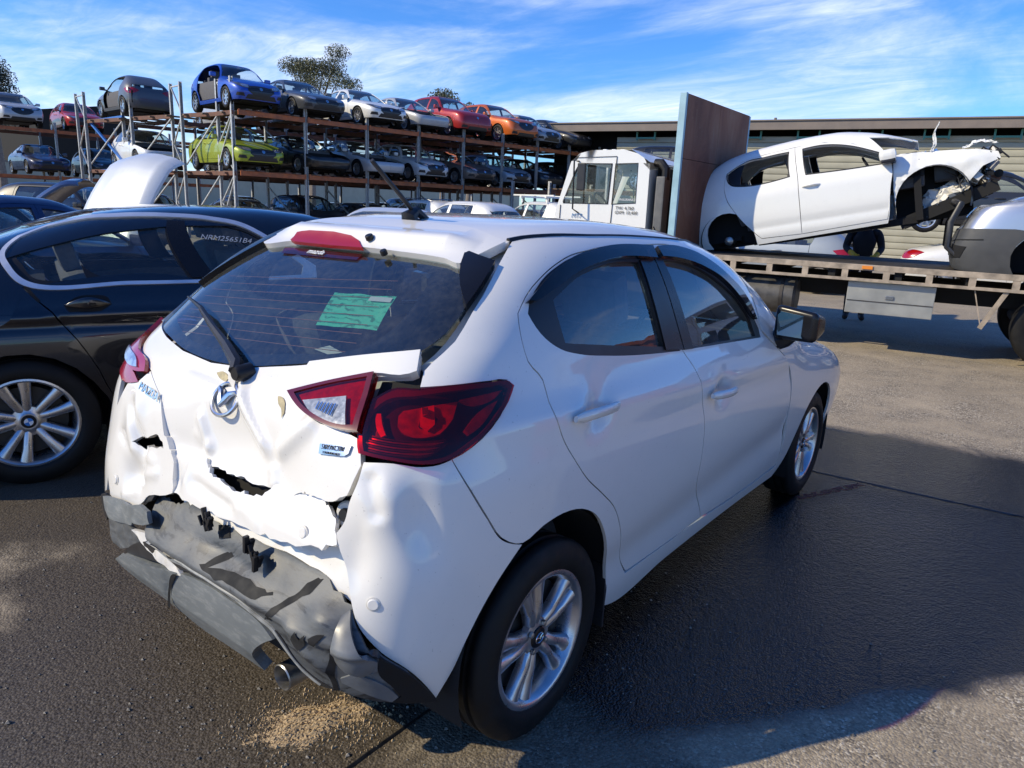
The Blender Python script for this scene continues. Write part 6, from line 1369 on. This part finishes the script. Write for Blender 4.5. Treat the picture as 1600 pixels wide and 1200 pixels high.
for sg in (1, -1):
    cw, rw_ = (2.47, .44), .40; arc = [(cw[0]+rw_*math.cos(q), cw[1]+rw_*math.sin(q)) for q in np.linspace(math.pi*.98, .35, 14)]
    out_ = [(2.075, .24), (2.06, .62), (2.08, 1.06), (2.40, 1.03), (2.70, .99), (2.95, .95), (3.16, .88), (3.18, .80), (3.0, .74)]
    Q, F = fill(resample(out_[:1] + out_[1:] + arc[::-1], .04), [], .05); r5 = np.random.RandomState(5+sg)
    V = [(sg*(.815 - .09*np.clip((y-2.08)/1., 0, 1) - .10*np.clip((z-.85)/.2, 0, 1) + .006*r5.randn() - .015*math.sin(9*y+4*z)), y, z) for y, z in Q]; m = MB(); m.add(V, [tuple(f) for f in F], True); m.obj('inner_wing', MAT['white2'], wk, angle=40)
    t_ = np.linspace(-.35, math.pi*1.02, 22); MB().grid([[(sg*x, cw[0] + (rw_+.012*k_)*math.cos(q), cw[1] + (rw_+.012*k_)*math.sin(q)) for q in t_] for k_, x in enumerate((.80, .77, .72, .40))]).obj('wheel_arch_liner', MAT['black_plastic'], wk, angle=60)
    MB().box((sg*.39, 2.05, .2), (sg*.41, 2.9, .86)).obj('arch_back', MAT['dark'], wk)
    sheet('splash_guard', [[(sg*.66, 2.52, .26), (sg*.64, 2.80, .44), (sg*.64, 3.08, .52)], [(sg*.50, 2.46, .48), (sg*.50, 2.8, .62), (sg*.50, 3.06, .66)]], 'inner', .03, 8)
    MB().bar((sg*.62, 2.1, .20), (sg*.58, 3.15, .50), .12, .14).obj('chassis_leg', MAT['dark'], wk)
    sheet('lamp_panel', [[(sg*.66, 3.10, .95), (sg*.45, 3.45, .93)], [(sg*.68, 3.12, .66), (sg*.50, 3.42, .62)]], 'white2', .03, 14+sg)
    MB().box((sg*.62, 2.95, .72), (sg*.42, 3.2, .96), .03, Matrix.Translation((0, -.45, -.08))).obj('strut_lump', MAT['trim'], wk)
sheet('front_panel', [[(-.62, 3.38, .92), (0, 3.46, .95), (.62, 3.38, .90)], [(-.62, 3.40, .50), (0, 3.44, .45), (.62, 3.36, .55)]], 'inner', .04, 21); sheet('cowl', [[(-.68, 2.25, 1.02), (.68, 2.25, 1.02)], [(-.62, 2.75, 1.02), (.66, 2.7, 1.04)]], 'white2', .02, 22)
m = MB(); 
for k in range(9):
    m = MB(); c = np.array((rw.uniform(-.5, .55), rw.uniform(2.4, 3.0), rw.uniform(.5, .88))); s_ = rw.uniform(.05, .16, 3); m.box(c-s_, c+s_, .015, Matrix.Translation(c) @ Matrix.Rotation(rw.uniform(-.5, .5), 4, 'X') @ Matrix.Translation(-Vector(c))); m.obj('engine_part', MAT['dark'], wk)
for k in range(26):
    c = np.array((rw.uniform(.40, .68), rw.uniform(2.75, 3.22), rw.uniform(.56, .92))); s_ = rw.uniform(.015, .06, 3); q_ = Matrix.Translation(c) @ Matrix.Rotation(rw.uniform(-1, 1), 4, 'X') @ Matrix.Rotation(rw.uniform(-1, 1), 4, 'Y') @ Matrix.Translation(-Vector(c))
    m = MB(); (m.box(c-s_, c+s_, .006, q_) if k % 3 else m.lathe([(-.05, .0), (-.05, .03+s_[0]*.5), (.04, .03+s_[0]*.5), (.05, 0)], 12, 'xyz'[k % 3], c)); m.obj('engine_part', MAT[('dark', 'trim', 'steel', 'rust', 'black_plastic', 'inner')[k % 6]], wk)
for k in range(8):
    a = np.array((rw.uniform(.5, .7), rw.uniform(2.6, 3.1), rw.uniform(.75, .95))); MB().tube([a, a + rw.uniform(-.1, .12, 3), a + [rw.uniform(-.05, .1), rw.uniform(0, .2), -.12], a + [rw.uniform(0, .1), rw.uniform(.05, .25), -.26]], .008, 5).obj('loose_cable', MAT['trim'], wk)

for k in range(5): a = np.array((.45+.05*k, 2.7+.09*k, .90)); MB().tube([a, a+[.05, .05, .06], a+[.10, .12, -.02], a+[.12, .2, -.12]], .010, 5).obj('loose_cable', MAT['trim'], wk)
sheet('torn_strip', [[(.70, 2.62, 1.02), (.71, 2.66, 1.10), (.70, 2.66, 1.22), (.72, 2.74, 1.34)], [(.70, 2.65, 1.02), (.71, 2.70, 1.10), (.70, 2.69, 1.22), (.72, 2.745, 1.34)]], 'white2', .004, 30)
sheet('torn_sheet', [[(.62, 3.0, .99), (.60, 3.3, 1.04), (.62, 3.62, .98)], [(.50, 3.0, 1.0), (.48, 3.3, 1.06), (.58, 3.60, .99)]], 'white2', .012, 31)

# ------------------------------------------------------------------ silver four wheel drive behind it, nose against the white shell
MAT['silver'] = paint('silver_paint', (.50, .51, .52), .75, .32, .9, .08); MAT['clad'] = plain('grey_cladding', (.055, .057, .06), .6, vary=.12, bump=.1, bscale=200, bdist=.001)
suv = make_car('wrecked_suv', 'silver four wheel drive with black bumper and nudge bar, no wheels, on the truck tray', 'offroad', MAT['silver'], (4.06, 9.32, .78), math.radians(98.6), omit=('wheel', 'rim', 'grille', 'badge', 'intake', 'fog'))
US = Skin(**SPECS['offroad']['skin']); um = US.smax
for sg in (1, -1):
    s0 = arch_pts(US, 2.62, .36, .405, .89, math.pi+.3, -.3)
    cl = [(sg*a, b) for a, b in s0[8:]] + [(sg*(um-.6), .30), (sg*(um-.02), .30), (sg*(um-.02), .70), (sg*(um-.5), .72), (sg*(um-.95), .74), (sg*(s0[9][0]+.12), .75)]
    put('front_bumper', patch('front_bumper', US, 'w', cl, res=.06, off=.018, skirt=.02, smooth=False), MAT['clad'], suv)
    put('arch_trim', patch('arch_trim', US, 'w', [(sg*a, b) for a, b in s0[1:]] + [(sg*(s0[0][0] + (a-s0[7][0])*1.17 + (s0[7][0]-s0[0][0])), .36 + (b-.36)*1.2) for a, b in s0[1:][::-1]], res=.05, off=.012, skirt=.015, smooth=False), MAT['clad'], suv)
[setattr(c.material_slots[0], 'link', 'OBJECT') or setattr(c.material_slots[0], 'material', MAT['clear_bowl']) for c in suv.children if c.name.startswith('headlight')]
yf = SPECS['offroad']['yf']
MB().tube([(-.78, yf-.32, .42), (-.72, yf-.08, .40), (-.70, yf+.06, .52), (-.69, yf+.07, .80), (-.66, yf+.0, 1.0), (-.2, yf+.06, 1.04), (.2, yf+.06, 1.04), (.66, yf+.0, 1.0), (.69, yf+.07, .80), (.70, yf+.06, .52), (.72, yf-.08, .40), (.78, yf-.32, .42)], .035, 10).obj('nudge_bar', MAT['black_plastic'], suv)
for sg in (1, -1):
    for nm, pl, mt, of in (('fog_recess', [(um-.42, .40), (um-.80, .42), (um-.86, .54), (um-.50, .56)], 'void', .024), ('bumper_split', [(um-.1, .585), (um-.5, .60), (um-1.0, .63), (um-1.0, .618), (um-.5, .588), (um-.1, .572)], 'void', .022)):
        put(nm, patch(nm, US, 'w', [(sg*a, b) for a, b in pl], res=.05, off=of, skirt=.01), MAT[mt], suv)
sheet('hanging_liner', [[(-.90, 2.40, .62), (-.86, 2.65, .60)], [(-.92, 2.36, .36), (-.88, 2.62, .33)]], 'black_plastic', .01, 40, suv); MB().lathe([(-.80, .12), (-.70, .13), (-.66, .05)], 20, 'x', (0, 2.62, .40)).obj('stub_hub', MAT['steel'], suv)

# ------------------------------------------------------------------ cars on the racks and round the yard
PM = {}
def P_(name, col, metal=.2):
    if name not in PM: PM[name] = paint(name + '_paint', col, metal, .42, .6, .15)
    return PM[name]
COLS = dict(grey=(.085, .088, .095), blue=(.012, .07, .42), slate=(.055, .062, .075), white=(.76, .76, .73), silver=(.42, .43, .44), red=(.34, .016, .018), orange=(.55, .115, .012), dark=(.020, .022, .026), black=(.012, .012, .013), lime=(.30, .36, .025), brown=(.16, .13, .11), sky=(.30, .34, .38), navy=(.012, .022, .075), pale=(.60, .62, .63))
GR = 'cars stored on the big rack'
def rk(label, style, col, s, level, t=.35, flip=False, omit=(), group=GR, O=RO, dz=0., turn=0.):
    sp = SPECS[style]; z = (0.02, 2.32+.05, 4.2+.05)[level] + dz
    yf = sp['yf']; ax = (-t if not flip else -t) ; x = (t_ := 0)
    if not flip: lx = t - yf; yaw = RANG - math.pi/2
    else: lx = -t; yaw = RANG + math.pi/2
    P = O + Matrix.Rotation(RANG, 3, 'Z') @ Vector((lx, s, z))
    vr = random.Random(hash(label) % 9973 if False else sum(map(ord, label))); return make_car('stored_car', label, style, P_(col, COLS[col]), P, yaw + turn + vr.uniform(-.03, .03), group, omit, scale=(vr.uniform(.97, 1.03), vr.uniform(.95, 1.03), vr.uniform(.95, 1.05)))
D = ('rear_door', 'front_door'); FRONT = ('bonnet', 'headlight', 'grille', 'badge', 'fog', 'intake'); NW = ('wheel', 'rim')
top = [('bright blue hatchback with its doors removed on the top rack level', 'hatch', 'blue', .75, D), ('dark slate sedan with yellow marks, on the top level beside the blue hatchback', 'sedan', 'slate', 3.15, ()), ('white sedan on the top rack level beside the slate sedan', 'sedan', 'white', 5.75, ()), ('silver car with smashed black front on the top rack level beside a red car', 'sedan', 'silver', 7.95, FRONT), ('red four wheel drive on the top rack level beside the orange one', 'suv', 'red', 10.2, ('grille', 'headlight')), ('orange four wheel drive on the top rack level', 'suv', 'orange', 12.85, ()), ('pale blue grey car on the top level just past the orange one', 'hatch', 'sky', 14.6, ()), ('black car at the far end of the top rack level', 'sedan', 'black', 16.7, ())]
for l, st, c, s, om in top: rk(l, st, c, s, 2, .45, om and False, om)
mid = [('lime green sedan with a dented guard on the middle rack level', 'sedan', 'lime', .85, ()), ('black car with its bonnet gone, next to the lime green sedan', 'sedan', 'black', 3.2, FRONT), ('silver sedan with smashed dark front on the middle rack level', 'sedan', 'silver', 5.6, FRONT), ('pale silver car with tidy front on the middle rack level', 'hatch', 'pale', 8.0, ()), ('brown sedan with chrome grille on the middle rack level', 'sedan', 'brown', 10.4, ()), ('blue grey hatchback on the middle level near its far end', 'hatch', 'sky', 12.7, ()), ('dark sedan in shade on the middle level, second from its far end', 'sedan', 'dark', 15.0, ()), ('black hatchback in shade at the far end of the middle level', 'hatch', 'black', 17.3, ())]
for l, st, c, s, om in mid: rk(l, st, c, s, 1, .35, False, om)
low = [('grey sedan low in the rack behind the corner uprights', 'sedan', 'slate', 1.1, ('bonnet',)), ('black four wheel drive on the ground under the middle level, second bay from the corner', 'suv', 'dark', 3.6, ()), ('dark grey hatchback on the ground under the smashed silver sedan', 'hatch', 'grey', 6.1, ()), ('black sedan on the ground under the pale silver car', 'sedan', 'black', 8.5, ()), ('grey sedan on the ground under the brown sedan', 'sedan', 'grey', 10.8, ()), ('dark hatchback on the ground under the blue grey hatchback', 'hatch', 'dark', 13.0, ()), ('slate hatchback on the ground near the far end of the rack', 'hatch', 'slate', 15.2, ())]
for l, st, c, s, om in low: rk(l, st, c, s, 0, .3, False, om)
rk('dark grey hatchback with its tail towards the yard, at the corner of the top level', 'hatch', 'grey', -.45, 2, 6.6, True, D)
rk('white hatchback with missing front panels behind the corner uprights, middle level', 'hatch', 'white', -.35, 1, -5.0, False, ('bonnet', 'headlight', 'grille', 'badge'))
rk('dark hatchback in the back row on the ground behind the corner uprights', 'hatch', 'dark', -.2, 0, -5.2)
rk('silver sedan in the back row, second bay of the top level', 'sedan', 'silver', 3.6, 2, 6.9, True); rk('dark sedan in the back row, second bay of the middle level', 'sedan', 'dark', 3.6, 1, -5.4)
bk = random.Random(8); LESS = ('handle', 'fog', 'grille_bar', 'mirror', 'door_lining', 'headlight_bowl', 'badge', 'quarter')
place = ('second', 'third', 'fourth', 'fifth', 'sixth', 'seventh', 'last')
for i, s_ in enumerate((3.65, 6.1, 8.5, 10.8, 13.0, 15.1, 17.3)):
    for lev, nm in ((0, 'ground'), (1, 'middle'), (2, 'top')):
        c_ = bk.choice(['dark', 'grey', 'black', 'slate', 'silver', 'brown', 'navy', 'white']); st_ = bk.choice(['hatch', 'sedan', 'suv'] if lev < 2 else ['sedan', 'hatch'])
        nmc = dict(slate='slate grey', navy='navy blue').get(c_, c_); kind_ = dict(hatch='hatchback', sedan='sedan', suv='four wheel drive')[st_]
        if lev == 2 and i == 0: continue
        rk(f'{nmc} {kind_} in the back row, {place[i]} bay, {nm} rack level', st_, c_, s_, lev, -5.5 if lev < 2 else 6.6, lev == 2, LESS)
bw = thing('backdrop_wall', 'long dark metal wall added to close bright gaps behind the car racks', 'wall', (-62, 30, 0), (0, 0, .1)); rows = []  # added backdrop, hides the bright horizon strip between the racks
for i in range(240):
    y = -60 + .5*i; d = (0, .06, .06, 0)[i % 4]; rows.append([(d, y, 0), (d, y, 3.2)])
MB().grid(rows).obj('cladding', MAT['siding'], bw); MB().box((-.1, -60, 3.2), (.12, 60, 3.3)).obj('wall_cap', MAT['fascia'], bw)
# the farther rack
O2 = Vector((-38.0, 8.2, 0)); G2 = 'cars stored on the farther rack'
for l, st, c, s, lev, dz in (('silver four wheel drive on top of the farther rack at the left edge', 'suv', 'silver', 3.9, 2, -.05), ('red car on top of the farther rack, half hidden by the corner uprights', 'hatch', 'red', 6.6, 2, -.05), ('navy blue coupe on the middle level of the farther rack', 'sedan', 'navy', 4.8, 1, -.27), ('black car on the middle level of the farther rack, left of the navy one', 'hatch', 'black', 1.6, 1, -.27), ('dark car on the middle level of the farther rack, right of the navy one', 'hatch', 'dark', 7.4, 1, -.27), ('black car under the farther rack', 'sedan', 'black', 6.8, 0, 0)):
    rk(l, st, c, s, lev, .4, False, (), G2, O2, dz)
# yard cars
yc = lambda name, label, style, col, loc, deg, **k: make_car(name, label, style, P_(col, COLS[col]), loc, math.radians(deg), **k)
sv = yc('parked_car', 'dark blue sedan with a pale raised bonnet, beyond the black sedan', 'sedan', 'navy', (-6.85, .05, 0), 12, omit=('bonnet',))
def raised_bonnet(root, col, skin_key, deg, hinge, length, w):
    rows = []
    for i, v in enumerate(np.linspace(0, 1, 12)):
        row = []
        for u in np.linspace(-1, 1, 15):
            hw = w*(1 - .10*v**2); y = v*length - .05*u*u*v; z = .05*(1-u*u) + .07*math.sin(v*math.pi) - (.10*max(0, v-.86)/.14)**1 - .05*max(0, abs(u)-.86)/.14 - .016*math.exp(-((abs(u)-.62)/.07)**2)
            row.append(Vector((u*hw, y, z)))
        rows.append(row)
    Rm = Matrix.Translation(hinge) @ Matrix.Rotation(math.radians(deg), 4, 'X'); m = MB(); m.grid([[Rm @ p for p in r] for r in rows]); m.grid([[Rm @ (p - Vector((0, 0, .035))) for p in r] for r in rows])
    for e in (rows[0], rows[-1], [r[0] for r in rows], [r[-1] for r in rows]): m.grid([[Rm @ p for p in e], [Rm @ (p - Vector((0, 0, .035))) for p in e]])
    return m.obj('raised_bonnet', col, root)
raised_bonnet(sv, P_('pale', COLS['pale']), 'sedan', 56, (0, 2.30, .98), 1.26, .56)
d1 = yc('parked_car', 'dark blue sedan at the far left edge behind the black sedan', 'sedan', 'navy', (-9.6, .4, 0), -24)
d2 = yc('parked_car', 'black car with a raised dark bonnet, left of the rack corner', 'sedan', 'dark', (-14.3, 1.6, 0), -35, omit=('bonnet',)); raised_bonnet(d2, P_('navy', COLS['navy']), 'sedan', 40, (0, 2.3, .98), 1.2, .74)
yc('parked_car', 'dark green glassed four wheel drive by the far left corner of the rack', 'suv', 'black', (-19.5, 5.9, 0), -60)
yc('parked_car', 'white wagon seen from behind, left of the truck cab', 'suv', 'white', (-12.6, 15.9, 0), 86)
w2 = yc('parked_car', 'white four wheel drive with roof rails, farther than the white wagon', 'suv', 'white', (-16.6, 18.0, 0), 84)
for sg in (1, -1): MB().tube([(sg*.58, .0, 1.62), (sg*.60, .3, 1.70), (sg*.60, 1.4, 1.70), (sg*.58, 1.6, 1.64)], .02, 6).obj('roof_rail', MAT['satin'], w2)
yc('parked_car', 'silver sedan showing only its roof over the white hatchback', 'sedan', 'pale', (-6.4, 5.7, 0), 30)
ut = yc('work_van', 'white work vehicle with ladder bars on its roof, behind the white wagon', 'suv', 'white', (-13.2, 20.6, .12), 80)
for y in (.2, 1.5): MB().box((-.72, y-.04, 1.78), (.72, y+.04, 1.84)).obj('ladder_bar', MAT['white2'], ut); [MB().box((sx*.62-.02, y-.03, 1.60), (sx*.62+.02, y+.03, 1.78)).obj('rack_foot', MAT['white2'], ut) for sx in (1, -1)]
for sx in (.68, -.68): MB().box((sx-.03, -.2, 1.84), (sx+.03, 1.9, 1.89)).obj('ladder_rail', MAT['white2'], ut)
yc('parked_car', 'white sedan behind the truck with another car stacked on it', 'sedan', 'white', (-.75, 18.9, .02), -81, group=None)
yc('stacked_car', 'dark sedan stacked on the roof of the white sedan behind the truck', 'sedan', 'dark', (-1.35, 18.75, 1.36), -81)
yc('parked_car', 'pale blue hatchback low behind the truck, seen under the tilted white shell', 'hatch', 'sky', (-2.6, 15.5, .02), 95); 
yc('parked_car', 'pale grey sedan behind the truck, left of the pale blue hatchback', 'sedan', 'pale', (-6.5, 15.5, .02), 95)
R3 = rack('short car rack beside the warehouse, behind the truck cab', Vector((-12.6, 22.6, 0)), [0, 2.6], (1.15, 2.30), 2.6, rows=(0, 2.9, 5.0)); 
make_car('stored_car', 'dark car on the short rack, just above the truck cab roof', 'suv', P_('dark', COLS['dark']), (-12.1, 24.3, 2.33), math.radians(-75))
# the container and shed that stand on the camera's right, seen in the reflections on the white hatchback
MAT['container'] = plain('rusty_container', (.36, .10, .04), .7, vary=.25, vs=2)
def container(loc, yaw):
    r = thing('shipping_container', 'rusty orange shipping container standing to the right of the yard', 'container', loc, (0, 0, yaw)); rows = []
    for i in range(64):
        x = -3. + 6.*i/63; d = (0, .036, .036, 0)[i % 4]; rows.append([(x, d, .15), (x, d, 2.45)])
    MB().grid(rows).obj('side_wall', MAT['container'], r); MB().box((-3.05, -.04, 2.45), (3.05, 2.44, 2.59)).obj('top_frame', MAT['container'], r); MB().box((-3.05, -.02, 0), (3.05, 2.44, .15)).obj('bottom_frame', MAT['container'], r)
    for x in (-3.05, 2.93): MB().box((x, -.03, .15), (x+.12, 2.44, 2.45)).obj('end_wall', MAT['container'], r)
    MB().box((-3, 2.36, .15), (3, 2.40, 2.45)).obj('back_wall', MAT['container'], r)
container((6.2, 9.9, 0), math.radians(-90))
# far shed roof, trees
fs = thing('far_shed', 'dark shed roof peeping over the farther rack at the left', 'shed', (-72, 27, 0), (0, 0, .1)); MB().prism([(-4.2, 0), (4.2, 0), (4.2, 7.3), (1.5, 8.6), (-4.2, 7.6)], -5, 5, 'yz').obj('shed_body', MAT['dark'], fs)
tree('spreading gum tree above the middle of the rack', (-51.5, 38.5, 0), 13, [(-2.6, .2, 12.4, 1.1), (-1.5, .6, 12.2, 1.2), (-.3, .3, 12.0, 1.25), (.9, .8, 12.1, 1.1), (2.2, 1.2, 13.2, 1.0), (2.0, .9, 12.0, 1.0), (2.4, 1.0, 11.0, 1.1), (.6, .2, 10.8, 1.1), (-1.0, .2, 11.0, .9), (3.6, 1.5, 10.7, .8)], 'leaf', 1, 1100, .10)
tree('dark green tree cut off by the left edge', (-54.5, 16.4, 0), 9, [(-.9, 0, 8.9, 1.3), (-.2, .2, 8.2, 1.2), (.1, .2, 7.2, 1.2), (-.5, 0, 7.4, 1.5), (.2, 0, 6.0, 1.5), (-1.8, 0, 8.5, 1.5), (-2.2, 0, 7, 1.5)], 'leaf2', 2, 800, .11)
tree('small round gum top behind the red car on the rack', (-49.7, 52.7, 0), 11, [(-.8, 0, 11.5, .9), (0, 0, 11.8, .9), (.9, 0, 11.4, .9)], 'leaf', 3, 420, .16)
tree('tiny gum top between the red and orange cars on the rack', (-51.1, 58.2, 0), 11, [(0, 0, 11.4, .7), (-.4, 0, 10.9, .7)], 'leaf', 4, 420, .16)
# ------------------------------------------------------------------ worker behind the tray
def worker():
    J = dict(pel=(0, 0, .93), ch=(.02, .0, 1.25), nk=(.03, 0, 1.47), hd=(.05, 0, 1.60), top=(.05, 0, 1.76), rs=(0, .19, 1.40), re=(.05, .26, 1.14), rh=(.26, .18, 1.04), rf=(.34, .16, 1.02), ls=(0, -.19, 1.40), le=(.06, -.26, 1.14), lh=(.28, -.15, 1.05), lf=(.36, -.12, 1.03), rhip=(0, .10, .88), rk=(.03, .11, .48), ra=(0, .11, .08), rt=(.17, .13, .04), lhip=(0, -.10, .88), lk=(.03, -.11, .48), la=(0, -.11, .08), lt=(.17, -.13, .04))
    rad = dict(pel=.15, ch=.16, nk=.065, hd=.095, top=.07, rs=.075, re=.055, rh=.042, rf=.035, ls=.075, le=.055, lh=.042, lf=.035, rhip=.095, rk=.07, ra=.05, rt=.045, lhip=.095, lk=.07, la=.05, lt=.045)
    fing = {}
    for h, s in (('rf', 1), ('lf', -1)):
        for k in range(5):
            b = np.array(J[h]); o = (k-2)*.018; n = f'{h}{k}'
            if k == 4: J[n] = tuple(b + [.0, -s*.05, .02]); J[n+'b'] = tuple(b + [.04, -s*.06, .01])
            else: J[n] = tuple(b + [.045, o, -.005]); J[n+'b'] = tuple(b + [.075-.006*abs(k-1), o*1.1, -.035])
            rad[n] = .010; rad[n+'b'] = .009
    names = list(J); E = [('pel', 'ch'), ('ch', 'nk'), ('nk', 'hd'), ('hd', 'top'), ('ch', 'rs'), ('rs', 're'), ('re', 'rh'), ('rh', 'rf'), ('ch', 'ls'), ('ls', 'le'), ('le', 'lh'), ('lh', 'lf'), ('pel', 'rhip'), ('rhip', 'rk'), ('rk', 'ra'), ('ra', 'rt'), ('pel', 'lhip'), ('lhip', 'lk'), ('lk', 'la'), ('la', 'lt')]
    for h in ('rf', 'lf'):
        for k in range(5): E += [(h, f'{h}{k}'), (f'{h}{k}', f'{h}{k}b')]
    me = bpy.data.meshes.new('person'); me.from_pydata([J[n] for n in names], [(names.index(a), names.index(b)) for a, b in E], [])
    o = bpy.data.objects.new('tmp', me); COL.link(o); sk_ = o.modifiers.new('s', 'SKIN'); 
    for i, n in enumerate(names): me.skin_vertices[0].data[i].radius = (rad[n], rad[n])
    me.skin_vertices[0].data[0].use_root = True; sb = o.modifiers.new('u', 'SUBSURF'); sb.levels = sb.render_levels = 2
    dg = bpy.context.evaluated_depsgraph_get(); m2 = bpy.data.meshes.new_from_object(o.evaluated_get(dg)); bpy.data.objects.remove(o)
    cloth = plain('dark_workwear', (.016, .017, .022), .9, vary=.3); skin = plain('skin', (.42, .26, .19), .5, vary=.05); glove = plain('yellow_glove', (.75, .42, .02), .7, vary=.1); boot = plain('boot_leather', (.03, .022, .016), .6)
    m2.materials.clear()
    for x in (cloth, skin, glove, boot): m2.materials.append(x)
    for p in m2.polygons:
        c = p.center; p.use_smooth = True; p.material_index = 2 if c.x > .235 and .9 < c.z < 1.15 else 1 if c.z > 1.47 else 3 if c.z < .12 else 0
    w = put('person', m2); tag(w, 'worker in dark clothing and yellow gloves behind the truck tray', 'person')
    hm = MB(); hm.lathe([(0, .102), (.06, .10), (.10, .075), (.125, .03), (.128, 0)], 20, 'z', (.045, 0, 1.665)); hm.obj('hair', cloth, w); nz = MB(); nz.tube([(.135, 0, 1.66), (.165, 0, 1.62), (.14, 0, 1.61)], [.008, .016, .01], 6); nz.obj('nose', skin, w)
    for s in (1, -1): MB().lathe([(-.01, .012), (.0, .012), (.006, 0)], 8, 'x', (.135, s*.035, 1.66)).obj('eye', cloth, w); MB().lathe([(-.01, .03), (.01, .03), (.01, 0)], 8, 'y', (.04, s*.095, 1.64)).obj('ear', skin, w)
    MB().bar((.142, -.025, 1.575), (.142, .025, 1.575), .006).obj('mouth', boot, w)
    w.location = (-.92, 11.0, 0); w.rotation_euler = (0, 0, math.radians(-75))
worker()
